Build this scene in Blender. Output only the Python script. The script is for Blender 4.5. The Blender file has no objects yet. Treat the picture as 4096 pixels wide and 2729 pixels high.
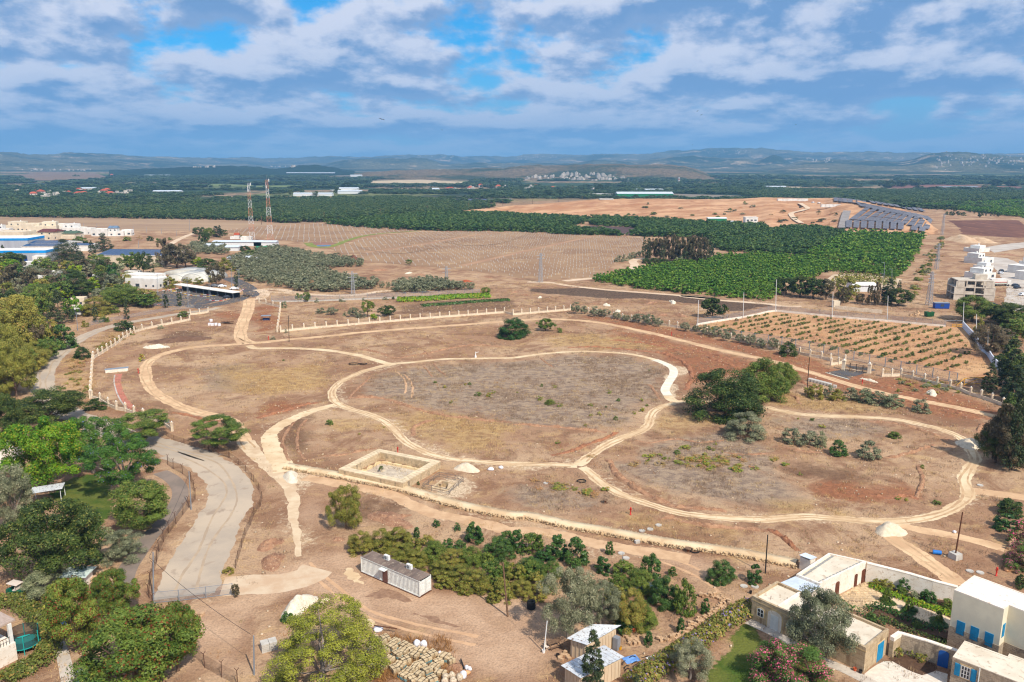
import bpy,bmesh,math,random
import numpy as np
from mathutils import Vector
from mathutils.bvhtree import BVHTree
random.seed(7);RNG=np.random.default_rng(7)
R=math.radians
# ------------------------------------------------------------------ camera, sky, sun, exposure
SC=bpy.context.scene;COL=SC.collection
W0,H0,FPX,HOR,CAMH=4096.0,2729.0,3183.0,668.0,60.3
PITCH=math.atan((H0/2-HOR)/FPX)
cd=bpy.data.cameras.new('camera');cam=bpy.data.objects.new('camera',cd);COL.objects.link(cam)
cd.sensor_width=36.0;cd.lens=36.0*FPX/W0;cd.clip_start=1.0;cd.clip_end=60000
cam.location=(0,0,CAMH);cam.rotation_euler=(R(90)-PITCH,0,0);SC.camera=cam
SUN_EL,SUN_AZ=R(47),R(147)
SUN_DIR=Vector((math.sin(SUN_AZ)*math.cos(SUN_EL),math.cos(SUN_AZ)*math.cos(SUN_EL),math.sin(SUN_EL)))
sl=bpy.data.lights.new('sun','SUN');sl.energy=5.0;sl.angle=R(0.53);sl.color=(1.0,0.95,0.86)
so=bpy.data.objects.new('sun',sl);COL.objects.link(so)
so.rotation_euler=(-SUN_DIR).to_track_quat('-Z','Y').to_euler();so.location=(60,-80,200)
SC.view_settings.view_transform='Standard';SC.view_settings.look='None'
SC.view_settings.exposure=0.14;SC.view_settings.gamma=1.0;SC.view_settings.use_curve_mapping=False
SC.render.engine='CYCLES';SC.cycles.use_denoising=True
SC.cycles.max_bounces=4;SC.cycles.diffuse_bounces=2;SC.cycles.glossy_bounces=2
SC.cycles.transmission_bounces=3;SC.cycles.transparent_max_bounces=12;SC.cycles.volume_bounces=0
SC.cycles.filter_width=1.2
CLOUD_OFF=(39.1,12,9)
class NT:
 "tiny node-tree helper"
 def __init__(s,tree):s.t=tree;s.n=tree.nodes;s.l=tree.links
 def add(s,kind,**kw):
  nd=s.n.new(kind)
  for k,v in kw.items():
   if k.startswith('i_'):nd.inputs[k[2:].replace('_',' ')].default_value=v
   else:setattr(nd,k,v)
  return nd
 def val(s,x,sock):
  if hasattr(x,'is_linked')or hasattr(x,'links'):s.l.new(x,sock)
  else:sock.default_value=x
 def m(s,op,a,b=None,c=None,clamp=False):
  nd=s.n.new('ShaderNodeMath');nd.operation=op;nd.use_clamp=clamp
  s.val(a,nd.inputs[0])
  if b is not None:s.val(b,nd.inputs[1])
  if c is not None:s.val(c,nd.inputs[2])
  return nd.outputs[0]
 def mix(s,f,a,b,mode='MIX'):
  nd=s.n.new('ShaderNodeMix');nd.data_type='RGBA';nd.blend_type=mode;nd.clamp_factor=True
  s.val(f,nd.inputs[0]);
  for x,k in((a,6),(b,7)):
   if isinstance(x,(tuple,list)):x=(*x[:3],1.0)
   s.val(x,nd.inputs[k])
  return nd.outputs[2]
 def noise(s,vec,scale,detail=5,rough=.55,dist=0.0,out=0,lac=2.0):
  nd=s.n.new('ShaderNodeTexNoise');nd.inputs['Scale'].default_value=scale;nd.inputs['Detail'].default_value=detail
  nd.inputs['Roughness'].default_value=rough;nd.inputs['Distortion'].default_value=dist;nd.inputs['Lacunarity'].default_value=lac
  if vec is not None:s.l.new(vec,nd.inputs['Vector'])
  return nd.outputs[out]
 def ss(s,x,lo,hi,a=0.0,b=1.0):
  nd=s.n.new('ShaderNodeMapRange');nd.interpolation_type='SMOOTHSTEP'
  s.val(x,nd.inputs[0]);nd.inputs[1].default_value=lo;nd.inputs[2].default_value=hi
  nd.inputs[3].default_value=a;nd.inputs[4].default_value=b
  return nd.outputs[0]
 def vec(s,op,a,b):
  nd=s.n.new('ShaderNodeVectorMath');nd.operation=op;s.val(a,nd.inputs[0]);s.val(b,nd.inputs[1]);return nd.outputs[0]
def s2l(r,g,b,k=1.0):
 f=lambda c:(c/255/12.92 if c<=10 else((c/255+.055)/1.055)**2.4)*k
 return(f(r),f(g),f(b))
# ---- world: physical sky with a broken layer of stratocumulus (a sheet seen in perspective)
wd=bpy.data.worlds.new('World');SC.world=wd;wd.use_nodes=True
w=NT(wd.node_tree);w.n.clear()
wout=w.add('ShaderNodeOutputWorld');bg=w.add('ShaderNodeBackground')
sky=w.add('ShaderNodeTexSky',sky_type='NISHITA',sun_disc=False,sun_elevation=SUN_EL,sun_rotation=SUN_AZ,altitude=60,air_density=1.0,dust_density=0.15,ozone_density=4.5)
tc=w.add('ShaderNodeTexCoord');sep=w.add('ShaderNodeSeparateXYZ');w.l.new(tc.outputs['Generated'],sep.inputs[0])
zc=w.m('MAXIMUM',sep.outputs[2],0.0)
az=w.m('ARCTAN2',sep.outputs[0],sep.outputs[1]);cmb=w.add('ShaderNodeCombineXYZ')
w.val(w.m('MULTIPLY',az,w.m('ADD',5.6,w.m('DIVIDE',0.07,w.m('ADD',zc,0.08)))),cmb.inputs[0])
w.val(w.m('MULTIPLY',w.m('LOGARITHM',w.m('ADD',zc,0.055),2.71828),-2.3),cmb.inputs[1])
CP=w.vec('ADD',cmb.outputs[0],CLOUD_OFF)
def cloud(off):
 p=w.vec('ADD',CP,off)if off else CP
 a=w.noise(p,1.35,10,.57,.0);b=w.noise(p,0.5,2,.5)
 return w.m('ADD',w.m('MULTIPLY',a,0.70),w.m('MULTIPLY',b,0.42))
c0=cloud(None);cdn=cloud((0.03,0.11,0.0));cup=cloud((-0.03,-0.11,0.0))
dens=w.ss(c0,0.435,0.53)
lit=w.ss(w.m('SUBTRACT',cdn,cup),-0.075,0.075)
thick=w.ss(c0,0.50,0.68)
lit2=w.m('ADD',w.m('MULTIPLY',lit,1.0),w.m('MULTIPLY',w.m('SUBTRACT',0.5,thick),0.25),clamp=True)
ccol=w.mix(lit2,(0.17,0.31,0.57),(0.74,0.76,0.87))
fade=w.ss(zc,0.0,0.05,0.25,1.0)
skyc=w.mix(1.0,sky.outputs[0],(0.006,0.088,0.13),'MULTIPLY')
skyc=w.mix(w.ss(zc,.01,.14,.8,0),skyc,(.34,.50,.70))
fin=w.mix(w.m('MULTIPLY',dens,fade),skyc,ccol)
w.l.new(fin,bg.inputs[0]);bg.inputs[1].default_value=1.0
w.l.new(bg.outputs[0],wout.inputs[0])
# ------------------------------------------------------------------ pixel -> place on the ground
ZT={'F':(0,0,1.7408),'a0':(0,550,.435),'a1':(1024,550,.435),'a2':(2048,550,.435),'a3':(3072,550,.435),'b0':(0,1150,.44638),'b1':(1024,1150,.44638),'b2':(2048,1150,.44638),'b3':(3072,1150,.44638),'c0':(0,1800,.59259),'c1':(1024,1800,.59259),'c2':(2048,1800,.59259),'c3':(3072,1800,.59259),'d1':(2000,2350,.25488),'d2':(3000,2150,.36923),'d3':(1400,2450,.25488),'d4':(0,2250,.3055),'d5':(1200,1750,.52045),'d6':(3250,1380,.37175),'d8':(3300,2150,.3692),'P':(0,0,1)}
CP_,SP_=math.cos(PITCH),math.sin(PITCH)
def px(t,x,y):a=ZT[t];return a[0]+x*a[2],a[1]+y*a[2]
def ray(X,Y):
 u,v=(X-W0/2)/FPX,-(Y-H0/2)/FPX
 return Vector((u,CP_+v*SP_,-SP_+v*CP_))
BVHS=[]
def G(t,x,y,z=0.0):
 "ground point (at height z) seen at zoom coordinate (t, x, y)"
 r=ray(*px(t,x,y));k=(z-CAMH)/r.z
 return Vector((r.x*k,r.y*k,z))
def GT(t,x,y):
 "like G, but on the raised ground first"
 r=ray(*px(t,x,y)).normalized();o=Vector((0,0,CAMH));best=None
 for bv in BVHS:
  h=bv.ray_cast(o,r)
  if h[0]is not None and(best is None or h[3]<best[1]):best=(h[0],h[3])
 if best:return best[0]
 return G(t,x,y)if r.z<-0.003 else None
def L(t,pts,z=0.0):
 if isinstance(pts,str):v=[int(q)for q in pts.split()];pts=list(zip(v[::2],v[1::2]))
 return[G(t,x,y,z)for x,y in pts]
def HT(t,x0,y0,x1,y1):
 "height of an upright whose foot is at (x0,y0) and top at (x1,y1)"
 g=G(t,x0,y0);r=ray(*px(t,x1,y1));return CAMH+r.z*math.hypot(g.x,g.y)/math.hypot(r.x,r.y)
# ------------------------------------------------------------------ noise in numpy
def vnoise(x,y,seed=0):
 xi=np.floor(x).astype(np.int64);yi=np.floor(y).astype(np.int64);fx=x-xi;fy=y-yi
 def h(a,b):
  n=(a*374761393+b*668265263+seed*1442695041)&0xffffffff
  n=((n^(n>>13))*1274126177)&0xffffffff
  return((n^(n>>16))&0xffff)/65535.0
 fx=fx*fx*(3-2*fx);fy=fy*fy*(3-2*fy)
 return(h(xi,yi)*(1-fx)+h(xi+1,yi)*fx)*(1-fy)+(h(xi,yi+1)*(1-fx)+h(xi+1,yi+1)*fx)*fy
def fbm(x,y,seed=0,o=4,g=.5):
 s=0;a=1;t=0
 for i in range(o):s=s+a*vnoise(x*2**i,y*2**i,seed+i*17);t+=a;a*=g
 return s/t
# ------------------------------------------------------------------ objects
def tag(o,label=None,cat=None,group=None,kind=None):
 if label:o['label']=label
 if cat:o['category']=cat
 if group:o['group']=group
 if kind:o['kind']=kind
 return o
def empty(name,loc,rz=0.0,label=None,cat=None,group=None):
 o=bpy.data.objects.new(name,None);COL.objects.link(o);o.location=loc;o.rotation_euler=(0,0,rz)
 o.empty_display_size=.3
 return tag(o,label,cat,group)
def link(name,me,mat=None,parent=None,loc=None,rz=None):
 o=bpy.data.objects.new(name,me);COL.objects.link(o)
 if mat is not None and not me.materials:
  for m in(mat if isinstance(mat,(list,tuple))else[mat]):me.materials.append(m)
 if parent is not None:o.parent=parent
 if loc is not None:o.location=loc
 if rz is not None:o.rotation_euler=(0,0,rz)
 return o
def npmesh(name,V,F,smooth=False,col=None,mi=None):
 "mesh from numpy arrays: F is n x 3 or n x 4"
 V=np.asarray(V,np.float32);F=np.asarray(F,np.int32);k=F.shape[1]
 me=bpy.data.meshes.new(name);me.vertices.add(len(V));me.vertices.foreach_set('co',V.ravel())
 me.loops.add(F.size);me.loops.foreach_set('vertex_index',F.ravel())
 me.polygons.add(len(F));me.polygons.foreach_set('loop_start',np.arange(0,F.size,k,dtype=np.int32))
 me.polygons.foreach_set('loop_total',np.full(len(F),k,np.int32))
 if smooth:me.polygons.foreach_set('use_smooth',np.ones(len(F),bool))
 if mi is not None:me.polygons.foreach_set('material_index',np.asarray(mi,np.int32))
 me.update(calc_edges=True)
 if col is not None:
  for nm,c in(col.items()if isinstance(col,dict)else{'Col':col}.items()):
   at=me.color_attributes.new(nm,'FLOAT_COLOR','POINT');at.data.foreach_set('color',np.asarray(c,np.float32).ravel())
 return me
class MB:
 "collects simple solids into one mesh"
 def __init__(s):s.v=[];s.f=[];s.mi=[];s.cur=0
 def add(s,vs,fs):
  b=len(s.v);s.v+=[tuple(v)for v in vs];s.f+=[tuple(b+i for i in f)for f in fs];s.mi+=[s.cur]*len(fs);return s
 def box(s,c,d,rz=0.0,top=None):
  "box: base centre c, size d; top=(sx,sy) scales the top"
  x,y,z=d[0]/2,d[1]/2,d[2];tx,ty=top or(1,1);ca,sa=math.cos(rz),math.sin(rz);vs=[]
  for zz,kx,ky in((0,1,1),(z,tx,ty)):
   for a,b in((-x,-y),(x,-y),(x,y),(-x,y)):
    a*=kx;b*=ky;vs.append((c[0]+a*ca-b*sa,c[1]+a*sa+b*ca,c[2]+zz))
  return s.add(vs,[(3,2,1,0),(4,5,6,7),(0,1,5,4),(1,2,6,5),(2,3,7,6),(3,0,4,7)])
 def prism(s,pts,z0,z1,cap0=True):
  n=len(pts);a=sum(pts[i][0]*pts[(i+1)%n][1]-pts[(i+1)%n][0]*pts[i][1]for i in range(n))
  if a<0:pts=pts[::-1]
  f0=(lambda p:z0)if not callable(z0)else z0;f1=(lambda p:z1)if not callable(z1)else z1
  vs=[(p[0],p[1],f0(p))for p in pts]+[(p[0],p[1],f1(p))for p in pts]
  return s.add(vs,[tuple(range(n))[::-1],tuple(range(n,2*n))]+[(i,(i+1)%n,n+(i+1)%n,n+i)for i in range(n)])
 def tube(s,a,b,r0,r1=None,n=6,cap=True):
  a,b=Vector(a),Vector(b);r1=r0 if r1 is None else r1;d=(b-a)
  if d.length<1e-6:return s
  d.normalize();u=d.orthogonal().normalized();v=d.cross(u);vs=[]
  for p,r in((a,r0),(b,r1)):
   for i in range(n):
    t=2*math.pi*i/n;vs.append(p+u*(r*math.cos(t))+v*(r*math.sin(t)))
  fs=[(i,(i+1)%n,n+(i+1)%n,n+i)for i in range(n)]
  if cap:fs+=[tuple(range(n))[::-1],tuple(range(n,2*n))]
  return s.add(vs,fs)
 def path(s,pts,r,n=5):
  for a,b in zip(pts,pts[1:]):s.tube(a,b,r,r,n,False)
  return s
 def cyl(s,c,r,h,n=12,r1=None):return s.tube(c,(c[0],c[1],c[2]+h),r,r if r1 is None else r1,n)
 def lathe(s,c,prof,n=12):
  vs=[];fs=[]
  for r,z in prof:
   for i in range(n):t=2*math.pi*i/n;vs.append((c[0]+r*math.cos(t),c[1]+r*math.sin(t),c[2]+z))
  for k in range(len(prof)-1):
   for i in range(n):fs.append((k*n+i,k*n+(i+1)%n,(k+1)*n+(i+1)%n,(k+1)*n+i))
  fs.append(tuple(range(n))[::-1]);fs.append(tuple(range((len(prof)-1)*n,len(prof)*n)))
  return s.add(vs,fs)
 def ball(s,c,r,n=8,m=5,sq=1.0):
  prof=[(max(.01*r,r*math.sin(math.pi*k/m)),-r*sq*math.cos(math.pi*k/m))for k in range(m+1)]
  return s.lathe(c,prof,n)
 def quad(s,*p):return s.add(p,[tuple(range(len(p)))])
 def mesh(s,name,smooth=False):
  me=bpy.data.meshes.new(name);me.from_pydata(s.v,[],s.f);
  if any(s.mi):me.polygons.foreach_set('material_index',np.asarray(s.mi,np.int32))
  if smooth:me.polygons.foreach_set('use_smooth',np.ones(len(s.f),bool))
  me.update();return me
 def build(s,name,mat,parent=None,loc=None,rz=None,smooth=False):return link(name,s.mesh(name,smooth),mat,parent,loc,rz)
CMAP={}
def kidmap(o):
 if o.name not in CMAP:
  d={};todo=[o.name];byp={}
  for x in COL.objects:
   if x.parent is not None:byp.setdefault(x.parent.name,[]).append(x)
  while todo:
   n=todo.pop();d[n]=byp.get(n,[]);todo+=[c.name for c in d[n]]
  CMAP[o.name]=d
 return CMAP[o.name]
def copytree(o,loc=None,rz=None,sc=None,label=None,group=None):
 "a copy of a thing with copies of its parts and sub-parts"
 c=o.copy();COL.objects.link(c);d=kidmap(o)
 if loc is not None:c.location=loc
 if rz is not None:c.rotation_euler=(0,0,rz)
 if sc is not None:c.scale=sc if isinstance(sc,(tuple,list))else(sc,sc,sc)
 if label:c['label']=label
 if group:c['group']=group
 def kids(src,dst):
  for ch in d.get(src.name,()):
   k=ch.copy();COL.objects.link(k);k.parent=dst;kids(ch,k)
 kids(o,c);return c
ORD=['first','second','third','fourth','fifth','sixth','seventh','eighth','ninth','tenth','eleventh','twelfth','thirteenth','fourteenth','fifteenth','sixteenth','seventeenth','eighteenth','nineteenth','twentieth']
def ordw(i):
 if i<20:return ORD[i]
 t=['twenty','thirty','forty','fifty','sixty','seventy','eighty','ninety'][(i+1)//10-2];r=(i+1)%10
 return t+'-'+ORD[r-1]if r else{'twenty':'twentieth','thirty':'thirtieth','forty':'fortieth','fifty':'fiftieth','sixty':'sixtieth','seventy':'seventieth','eighty':'eightieth','ninety':'ninetieth'}[t]
# ------------------------------------------------------------------ materials
MATS={}
def pm(name,c1,c2=None,scale=1.0,rough=.9,bump=0.0,bscale=None,detail=5,c3=None,spec=.2,metal=0.0,rnd=0.0,lo=.35,hi=.65,stretch=None,world=False):
 "noise-varied principled material; rnd = brightness change from copy to copy"
 if name in MATS:return MATS[name]
 m=bpy.data.materials.new(name);m.use_nodes=True;t=NT(m.node_tree);b=t.n['Principled BSDF']
 b.inputs['Roughness'].default_value=rough;b.inputs['Specular IOR Level'].default_value=spec;b.inputs['Metallic'].default_value=metal
 tc=t.add('ShaderNodeTexCoord')
 v=tc.outputs['Object']
 if world:v=t.add('ShaderNodeNewGeometry').outputs['Position']
 if stretch:v=t.vec('MULTIPLY',v,stretch)
 c2=c2 or tuple(x*.8 for x in c1)
 f=t.ss(t.noise(v,scale,detail,.6),lo,hi);c=t.mix(f,c1,c2)
 if c3:c=t.mix(t.ss(t.noise(v,scale*3.7,4,.6,.4),.56,.68),c,c3)
 if rnd:
  oi=t.add('ShaderNodeObjectInfo');k=t.m('ADD',t.m('MULTIPLY',oi.outputs['Random'],2*rnd),1-rnd)
  hs=t.add('ShaderNodeHueSaturation');t.val(k,hs.inputs['Value']);t.l.new(c,hs.inputs['Color']);c=hs.outputs[0]
 t.l.new(c,b.inputs['Base Color'])
 if bump:
  bn=t.add('ShaderNodeBump',i_Strength=1.0,i_Distance=bump);t.l.new(t.noise(v,bscale or scale*4,6,.6),bn.inputs['Height']);t.l.new(bn.outputs[0],b.inputs['Normal'])
 MATS[name]=m;return m
def flat(name,c,rough=.6,spec=.3,metal=0.0,var=.12):return pm(name,c,tuple(x*(1-var)for x in c),1.3,rough,spec=spec,metal=metal)
HAZE_D=1.0e-4
# ------------------------------------------------------------------ the ground sheet
def gz(x,y):
 d=np.hypot(x,y);t=np.clip((d-1700)/5600,0,1);return 38*t*t*(3-2*t)
def spaced(lo,hi,step,outlo,outhi,grow=1.16):
 a=list(np.arange(lo,hi+step/2,step));s=step;x=hi
 up=[]
 while x<outhi:s*=grow;x+=s;up.append(x)
 s=step;x=lo;dn=[]
 while x>outlo:s*=grow;x-=s;dn.append(x)
 return np.array(dn[::-1]+a+up)
GX=spaced(-262,262,1.15,-15000,15000);GY=spaced(74,425,1.15,-500,15000)
XX,YY=np.meshgrid(GX,GY);ZZ=gz(XX,YY)
def inpoly(P,X,Y):
 P=[(p[0],p[1])for p in P];c=np.zeros(X.shape,bool);n=len(P)
 for i in range(n):
  x0,y0=P[i];x1,y1=P[i-1]
  if y0==y1:continue
  m=((y0>Y)!=(y1>Y))&(X<(x1-x0)*(Y-y0)/(y1-y0)+x0);c^=m
 return c
WX=XX+11*(fbm(XX/13,YY/13,3)-.5)+1.6*(vnoise(XX/1.7,YY/1.7,8)-.5);WY=YY+11*(fbm(XX/13,YY/13,11)-.5)+1.6*(vnoise(XX/1.7,YY/1.7,9)-.5)
def pmask(polys,soft=2,amp=1.0):
 m=np.zeros(XX.shape)
 for P in polys:m=np.maximum(m,inpoly(P,WX,WY)*amp)
 for _ in range(soft):
  m[1:-1,1:-1]=(m[1:-1,1:-1]*2+m[:-2,1:-1]+m[2:,1:-1]+m[1:-1,:-2]+m[1:-1,2:])/6
 return m
def dseg(pts,X,Y):
 d=np.full(X.shape,1e9)
 for a,b in zip(pts,pts[1:]):
  ax,ay,bx,by=a[0],a[1],b[0],b[1];L2=(bx-ax)**2+(by-ay)**2+1e-9
  t=np.clip(((X-ax)*(bx-ax)+(Y-ay)*(by-ay))/L2,0,1);d=np.minimum(d,np.hypot(X-ax-t*(bx-ax),Y-ay-t*(by-ay)))
 return d
# ---- the tracks: (name, width, material key, points, label words)
P_loopW=L('b0','2230 500 2050 516 1850 527 1650 552 1480 592 1370 642 1312 700 1303 760 1318 840 1350 905 1420 962 1540 1032 1680 1090 1850 1135 2000 1170 2095 1215 2150 1300 2190 1380 2250 1455')
P_spill=L('b0','2190 1380 2250 1455')+L('c1','30 60 75 105 130 155 185 205 230 265 250 340 250 420 262 500 280 600 290 720')
P_link=L('b1','740 1050 620 1075 480 1118 360 1165 260 1215 160 1280 115 1360 150 1450 200 1530')+L('c1','175 90 190 150')
P_white=L('b1','1250 683 1150 703 1000 740 880 785 780 835 705 895 678 950 700 1010 760 1055 830 1085 950 1120 1080 1165 1180 1222 1248 1285 1300 1345 1370 1402 1480 1460 1620 1510 1800 1545')+L('c1','1480 75 1600 88 1728 95')+L('c2','100 98 250 102 440 107')
P_white2=L('c2','440 107 500 62')+L('b2','700 1510 800 1442 900 1388 1000 1345 1100 1308 1180 1268 1226 1220 1243 1160 1275 1110 1350 1067 1450 1035 1560 1022 1680 1015 1800 1020 2000 1040 2294 1078')+L('b3','60 1095 150 1112 320 1140 600 1155 900 1165 1150 1187 1350 1225 1500 1260 1620 1300 1720 1345 1790 1405 1830 1480')+L('c3','1395 70 1345 150 1318 205 1345 262 1340 325 1290 372 1200 420 1080 455 950 478 800 482 650 478 500 466 300 452 150 456 0 470')+L('c2','1600 470 1450 460 1300 450 1150 430 1000 392 880 350 760 310 660 260 580 200 520 150 470 118')
P_north=L('b1','1250 683 1400 672 1550 655 1700 643 1900 640 2100 636 2294 632')+L('b2','100 620 200 605 400 585 600 576 800 579 1000 593 1150 615 1290 652')
P_conc=L('b2','1280 650 1380 690 1440 730 1447 780 1412 840 1382 890 1372 930 1398 972')
P_conc2=L('b2','1390 962 1420 1000 1470 1030')
P_up=L('b0','2230 520')+L('b1','0 546 200 545 450 550 650 566 800 587 950 617 1080 655 1180 682 1260 684')
P_access=L('b0','2235 100 2228 170 2212 230 2175 320 2155 400 2160 460 2200 505')
P_dirt=L('b0','2150 440 2240 490')+L('b1','60 492 150 482 300 466 500 450 700 430 900 407 1100 391 1400 366 1700 346 2000 323 2294 301')+L('b2','150 289 400 286 650 301 850 326 1050 366 1300 421 1500 471 1700 521 1900 571 2100 612 2294 648')+L('b3','150 690 300 740 450 782 600 830 800 890 1000 940 1200 985 1500 1040 1800 1100 2000 1145 2140 1178')
P_e1=L('c3','1345 285 1420 280 1500 290 1620 305 1740 322')
P_e2=L('c3','860 500 1000 535 1150 560 1300 590 1450 628 1600 665')
P_e3=L('c3','790 520 830 580 900 635 1000 700 1100 770 1200 840 1290 915')
P_stone=L('c1','205 118 400 152 600 188 800 228 1000 272 1200 332 1400 388 1600 428 1728 452')+L('c2','100 455 200 475 400 520 600 552 800 592 1000 626 1200 657 1400 684 1600 718 1728 742')+L('c3','100 762 190 780')
P_lower=L('c1','330 185 480 215 700 250 900 300 1050 370 1200 430 1400 470 1600 515 1728 550')+L('c2','150 545 400 590 600 640 800 670 1000 705 1200 740')
P_road=L('b0','1960 180 1850 205 1700 222 1400 272 1100 325 900 378 770 432 650 500 545 585 470 655 420 725 392 800 385 880 410 960 500 1050 640 1135 800 1210 1000 1290 1250 1365 1450 1420 1700 1490 1880 1540')
P_road2=L('c0','1180 20 1390 85 1510 180 1560 270 1545 360 1495 450 1440 540 1390 640 1340 740 1290 840 1265 920 1245 990')
P_lane=L('c0','1080 150 1160 195 1210 255 1215 320 1170 400 1090 500 1000 600 930 700 870 790 835 880 820 960')
P_side=L('c0','100 960 180 1030 265 1110 345 1215 400 1320 435 1430 455 1540 465 1640')
P_yardin=L('c0','1500 925 1728 905')+L('c1','100 905 300 870 420 800')
P_asph=L('a0','2085 1290 2180 1325 2270 1375 2310 1420 2300 1460')+L('b0','2190 75 2110 115 1980 145 1850 168 1740 186')
P_farroad=L('a2','140 1330 350 1335 500 1360 800 1395 1100 1420 1500 1450 1900 1487')+L('b2','1500 75 1800 110 2294 148')+L('b3','100 165 300 172')
P_cemroad=L('a2','480 1320 700 1300 880 1285 1000 1255 1100 1215 1130 1175 1110 1140 1150 1120 1230 1110')
P_sandroad=L('a1','0 1400 120 1420 300 1430 600 1450 800 1455 1000 1440 1150 1415 1270 1410')
P_sandroad0=L('b1','30 110 80 60 60 20 200 20 420 55')
P_northroad=L('a0','1560 985 1640 940 1730 900 1790 880')
P_quarry=None
# ---- what grows or lies where (masks on the ground sheet)
polys_dark=[L('b0','1400 500 1450 420 1600 385 1850 390 1830 450 1650 490'),L('b1','250 1330 330 1200 560 1130 640 1180 520 1260 480 1400 400 1568 270 1540'),L('c3','0 60 300 90 560 130 700 190 500 200 200 170 0 150'),L('c1','690 300 900 320 1080 390 1080 450 900 520 700 480'),L('b1','1200 170 1700 110 2294 110 2294 190 1700 230 1250 240')]
polys_weed=[L('b1','1000 780 1300 720 2294 660 2294 1260 1700 1120 1300 1000 900 980 850 880'),L('b2','0 660 600 590 1100 640 1380 720 1330 920 1400 1020 1150 1150 1000 1240 0 1250'),L('b2','1250 1380 1900 1280 2294 1350 2294 1568 1350 1568'),L('c2','600 120 900 30 1728 30 1728 400 1100 330 800 240'),L('c2','0 220 300 200 600 300 700 420 500 480 0 400'),L('b0','1700 700 2100 660 2294 720 2294 960 1900 940'),L('b3','150 1130 900 1180 1200 1240 900 1340 300 1300 0 1200'),L('c3','0 200 300 230 400 380 0 420')]
polys_grass=[L('b1','700 1180 950 1150 1150 1250 1150 1330 900 1330 750 1280'),L('b0','1850 720 2294 660 2294 950 2000 950'),L('b1','0 750 600 650 650 900 300 960 0 1000'),L('b2','1250 1130 1700 1080 1800 1250 1600 1330 1250 1350'),L('b1','1000 1010 1700 1130 2294 1240 2294 1500 1700 1480 1400 1380 1200 1180'),L('b2','400 420 1100 430 1500 560 1300 580 700 560 300 520'),L('c2','700 420 1300 500 1728 560 1728 720 1000 610 500 520'),L('b0','560 620 780 560 820 960 700 1050 560 880'),L('b0','800 520 1000 400 1150 380 1180 400 900 560'),L('c3','0 330 500 360 700 440 300 440 0 450'),L('b3','0 900 700 1000 1300 1080 1300 1140 600 1140 0 1060')]
polys_red=[L('b2','500 240 900 330 1600 480 2294 640 2294 560 1500 380 900 270'),L('b2','900 340 1700 540 2294 680 2294 760 1900 800 1650 900 1530 900 1560 800 1500 680 1300 600 900 540'),L('b3','0 560 500 640 560 720 860 780 1500 880 2120 1090 2120 1250 1500 1110 800 960 300 800 0 700'),L('c3','230 130 700 230 1000 200 1100 330 700 330 450 350'),L('b1','0 160 200 160 190 400 0 440'),L('b1','0 1080 300 1020 560 1020 300 1120 0 1200'),L('b2','300 1480 700 1360 1000 1280 1050 1330 500 1520'),L('c2','250 120 460 140 480 200 300 190'),L('b0','1880 200 2150 220 2100 300 1900 290')]
polys_pale=[L('c1','150 200 260 230 330 420 370 620 360 760 240 760 215 560 190 400'),L('c1','0 60 100 100 200 130 330 180 260 230 300 420 230 450 150 250 50 130'),L('c1','580 800 680 790 720 900 640 900'),L('c1','1130 280 1250 180 1420 150 1560 240 1400 330 1200 320'),L('b2','1350 690 1470 730 1560 800 1500 960 1440 960 1470 780'),L('b2','1150 600 1300 620 1450 700 1360 680'),L('b3','1050 1240 1250 1240 1330 1300 1150 1310'),L('c2','0 510 240 560 200 620 0 560'),L('d5','0 300 120 310 200 345 0 345')]
polys_burnt=[L('b2','150 10 600 10 1000 30 1700 80 2294 160 2200 210 1950 225 1700 150 1200 105 800 95 350 65'),L('b3','0 120 60 130 60 180 0 185')]
polys_yard=[L('c1','0 850 350 760 600 560 750 640 720 780 1200 960 1728 1000 1728 1568 1400 1568 1100 1250 700 1100 500 960 0 1000'),L('c2','0 1000 240 1100 350 1400 300 1568 0 1568'),L('c2','300 560 1300 720 1500 800 1500 1000 1300 960 900 700 600 640'),L('c0','1250 1050 1728 960 1728 1568 1350 1450'),L('c1','300 250 560 260 520 560 400 600 320 480')]
polys_lawn=[L('c0','400 330 520 200 640 150 780 150 830 260 740 420 700 560 640 560 600 400'),L('c2','1330 1360 1620 1170 1728 1260 1728 1600 1330 1600'),L('c3','0 1230 200 1330 640 1580 0 1600'),L('c0','230 1560 370 1490 390 1600 200 1620')]
mG,mD,mW=pmask(polys_grass,30),pmask(polys_dark,14),pmask(polys_weed,30);mR,mP=pmask(polys_red,20),pmask(polys_pale,12)
mB,mY,mL=pmask(polys_burnt,10),pmask(polys_yard,20),pmask(polys_lawn,1)
for P,wd_,a in((P_loopW,2.4,.35),(P_white,2.0,.6),(P_white2,2.2,.5),(P_north,1.8,.5),(P_link,2.6,.5),(P_up,2.2,.4),(P_access,3.2,.4),(P_lower,2.0,.5),(P_conc,2.6,.8),(P_road2,4.4,.5),(P_road,3.4,.4),(P_dirt,2.2,.3)):
 d=dseg(P,WX,WY);mP=np.maximum(mP,a*np.clip(1.6-d/wd_,0,1))
far=np.clip((np.hypot(XX,YY)-1250)/500,0,1)
MAc=np.stack([mG,mD,mR,mP],-1).reshape(-1,4);MBc=np.stack([mL,mY,mB,mW],-1).reshape(-1,4);MCc=np.stack([far,far*0,far*0,far*0+1],-1).reshape(-1,4)
nx,ny=len(GX),len(GY);idx=np.arange(nx*ny).reshape(ny,nx)
FQ=np.stack([idx[:-1,:-1],idx[:-1,1:],idx[1:,1:],idx[1:,:-1]],-1).reshape(-1,4)
ZP=.8;POOL=[G('d5',x,y,ZP)for x,y in((605,123),(1095,205),(790,382),(285,270))];PIT=L('d5','945 395 1145 440 1255 345 1070 305')
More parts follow.
